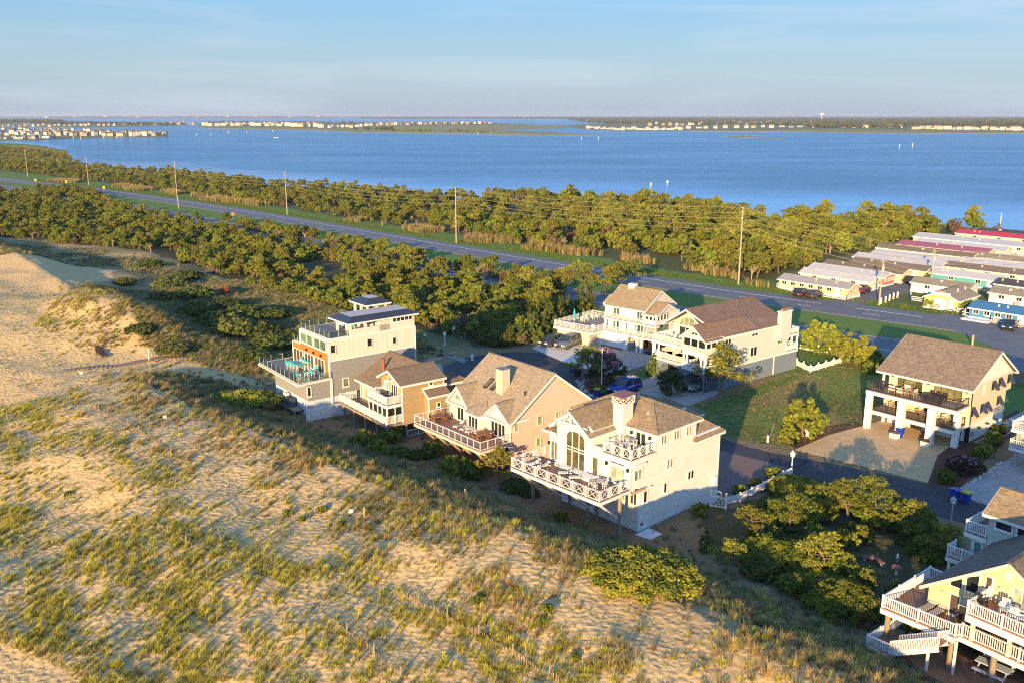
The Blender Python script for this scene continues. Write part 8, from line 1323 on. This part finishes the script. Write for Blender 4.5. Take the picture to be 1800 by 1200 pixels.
for x, y, h_, c_, l in ((262, 632, 1.5, WHITE, "white plastic pipe post on the dune by the boardwalk"), (640, 910, .8, TANWOOD, "short wooden post on the crest, left of two"), (817, 880, .9, TANWOOD, "wooden marker post on the crest below the white deck"), (852, 893, .7, TANWOOD, "smaller wooden post right of the marker post"), (331, 618, .7, WHITE, "low white stake behind the dune mound"), (91, 680, .9, TIMBER, "dark wooden post at the beach path"), (13, 735, .8, TIMBER, "dark wooden post at the far left of the dune")): q = pp(x, y); t = thing("marker_post", l, "post", (q[0], q[1], gz(*q))); mb = MB(); mb.tube((0, 0, -.2), (.04, 0, h_), .07, n=8); mb.build("post", c_, t); mb = MB(); mb.lathe([(.075, h_ - .02), (.03, h_ + .06)], (.04, 0, 0), 8); mb.build("cap", c_, t)
for x, y, l in ((143, 660, "small white sign low on the beach path"), (290, 738, "small white sign on the sandy slope, left"), (617, 905, "small white sign on the sandy slope, right")): q = pp(x, y); t = thing("small_sign", l, "sign", (q[0], q[1], gz(*q)), .4); mb = MB(); mb.box(-.03, .03, -.03, .03, -.1, .4); mb.build("stake", TIMBER, t); mb = MB(); mb.box(-.16, .16, -.04, -.01, .2, .5); mb.build("sign_board", WHITE, t)
K_DC = Kind(lounger_proto("beach_chair", mat("dark brown slats", (.05, .03, .025), .8), mat("dark brown frame", (.04, .025, .02), .8))); q = pp(174, 622); K_DC.put(Vector((q[0], q[1], gz(*q))), .5, "dark reclining beach chair on the open sand, left of two", "dark beach chairs", 1.2); q = pp(181, 626); K_DC.put(Vector((q[0], q[1], gz(*q))), .7, "dark reclining beach chair on the open sand, right of two", "dark beach chairs", 1.2)
# plank walkway over the dune
wk = thing("boardwalk", "weathered plank walkway from the beach to the grey house", "boardwalk", (0, 0, 0)); line = dens([pp(x, y) for x, y in [(112, 652), (190, 645), (260, 632), (330, 630), (400, 637), (470, 645), (520, 650)]], .45); wk.location = (line[0][0], line[0][1], gz(*line[0])); bp = [Vector((x, y, gz(x, y) + .12)) - wk.location for x, y in line]; pm_ = None
pk_ = MB(); pk_.box(-.19, .19, -.65, .65, -.03, .03); pme = None
for a_, b_ in zip(bp[:-1], bp[1:]):
    if pme is None: o = pk_.build("plank", TIMBER, wk); pme = o.data
    else: o = bpy.data.objects.new("plank", pme); COL.objects.link(o); o.parent = wk
    o.location = (a_ + b_) / 2; o.rotation_euler = (0, 0, math.atan2(b_.y - a_.y, b_.x - a_.x))
# ------------------------------------------------------------------ the morning air over the bay
hm = bpy.data.materials.new("morning haze"); hm.use_nodes = True; n_, l_ = NT(hm); n_.remove(n_["Principled BSDF"])
pv = n_.new("ShaderNodeVolumePrincipled"); pv.inputs["Color"].default_value = (.80, .86, .95, 1); pv.inputs["Density"].default_value = 0.00006; pv.inputs["Anisotropy"].default_value = 0.2
l_.new(pv.outputs[0], n_["Material Output"].inputs["Volume"])
mb = MB(); mb.box(-14000, 14000, -120, 24000, -4, 53); tag(mb.build("haze", hm), kind="stuff")
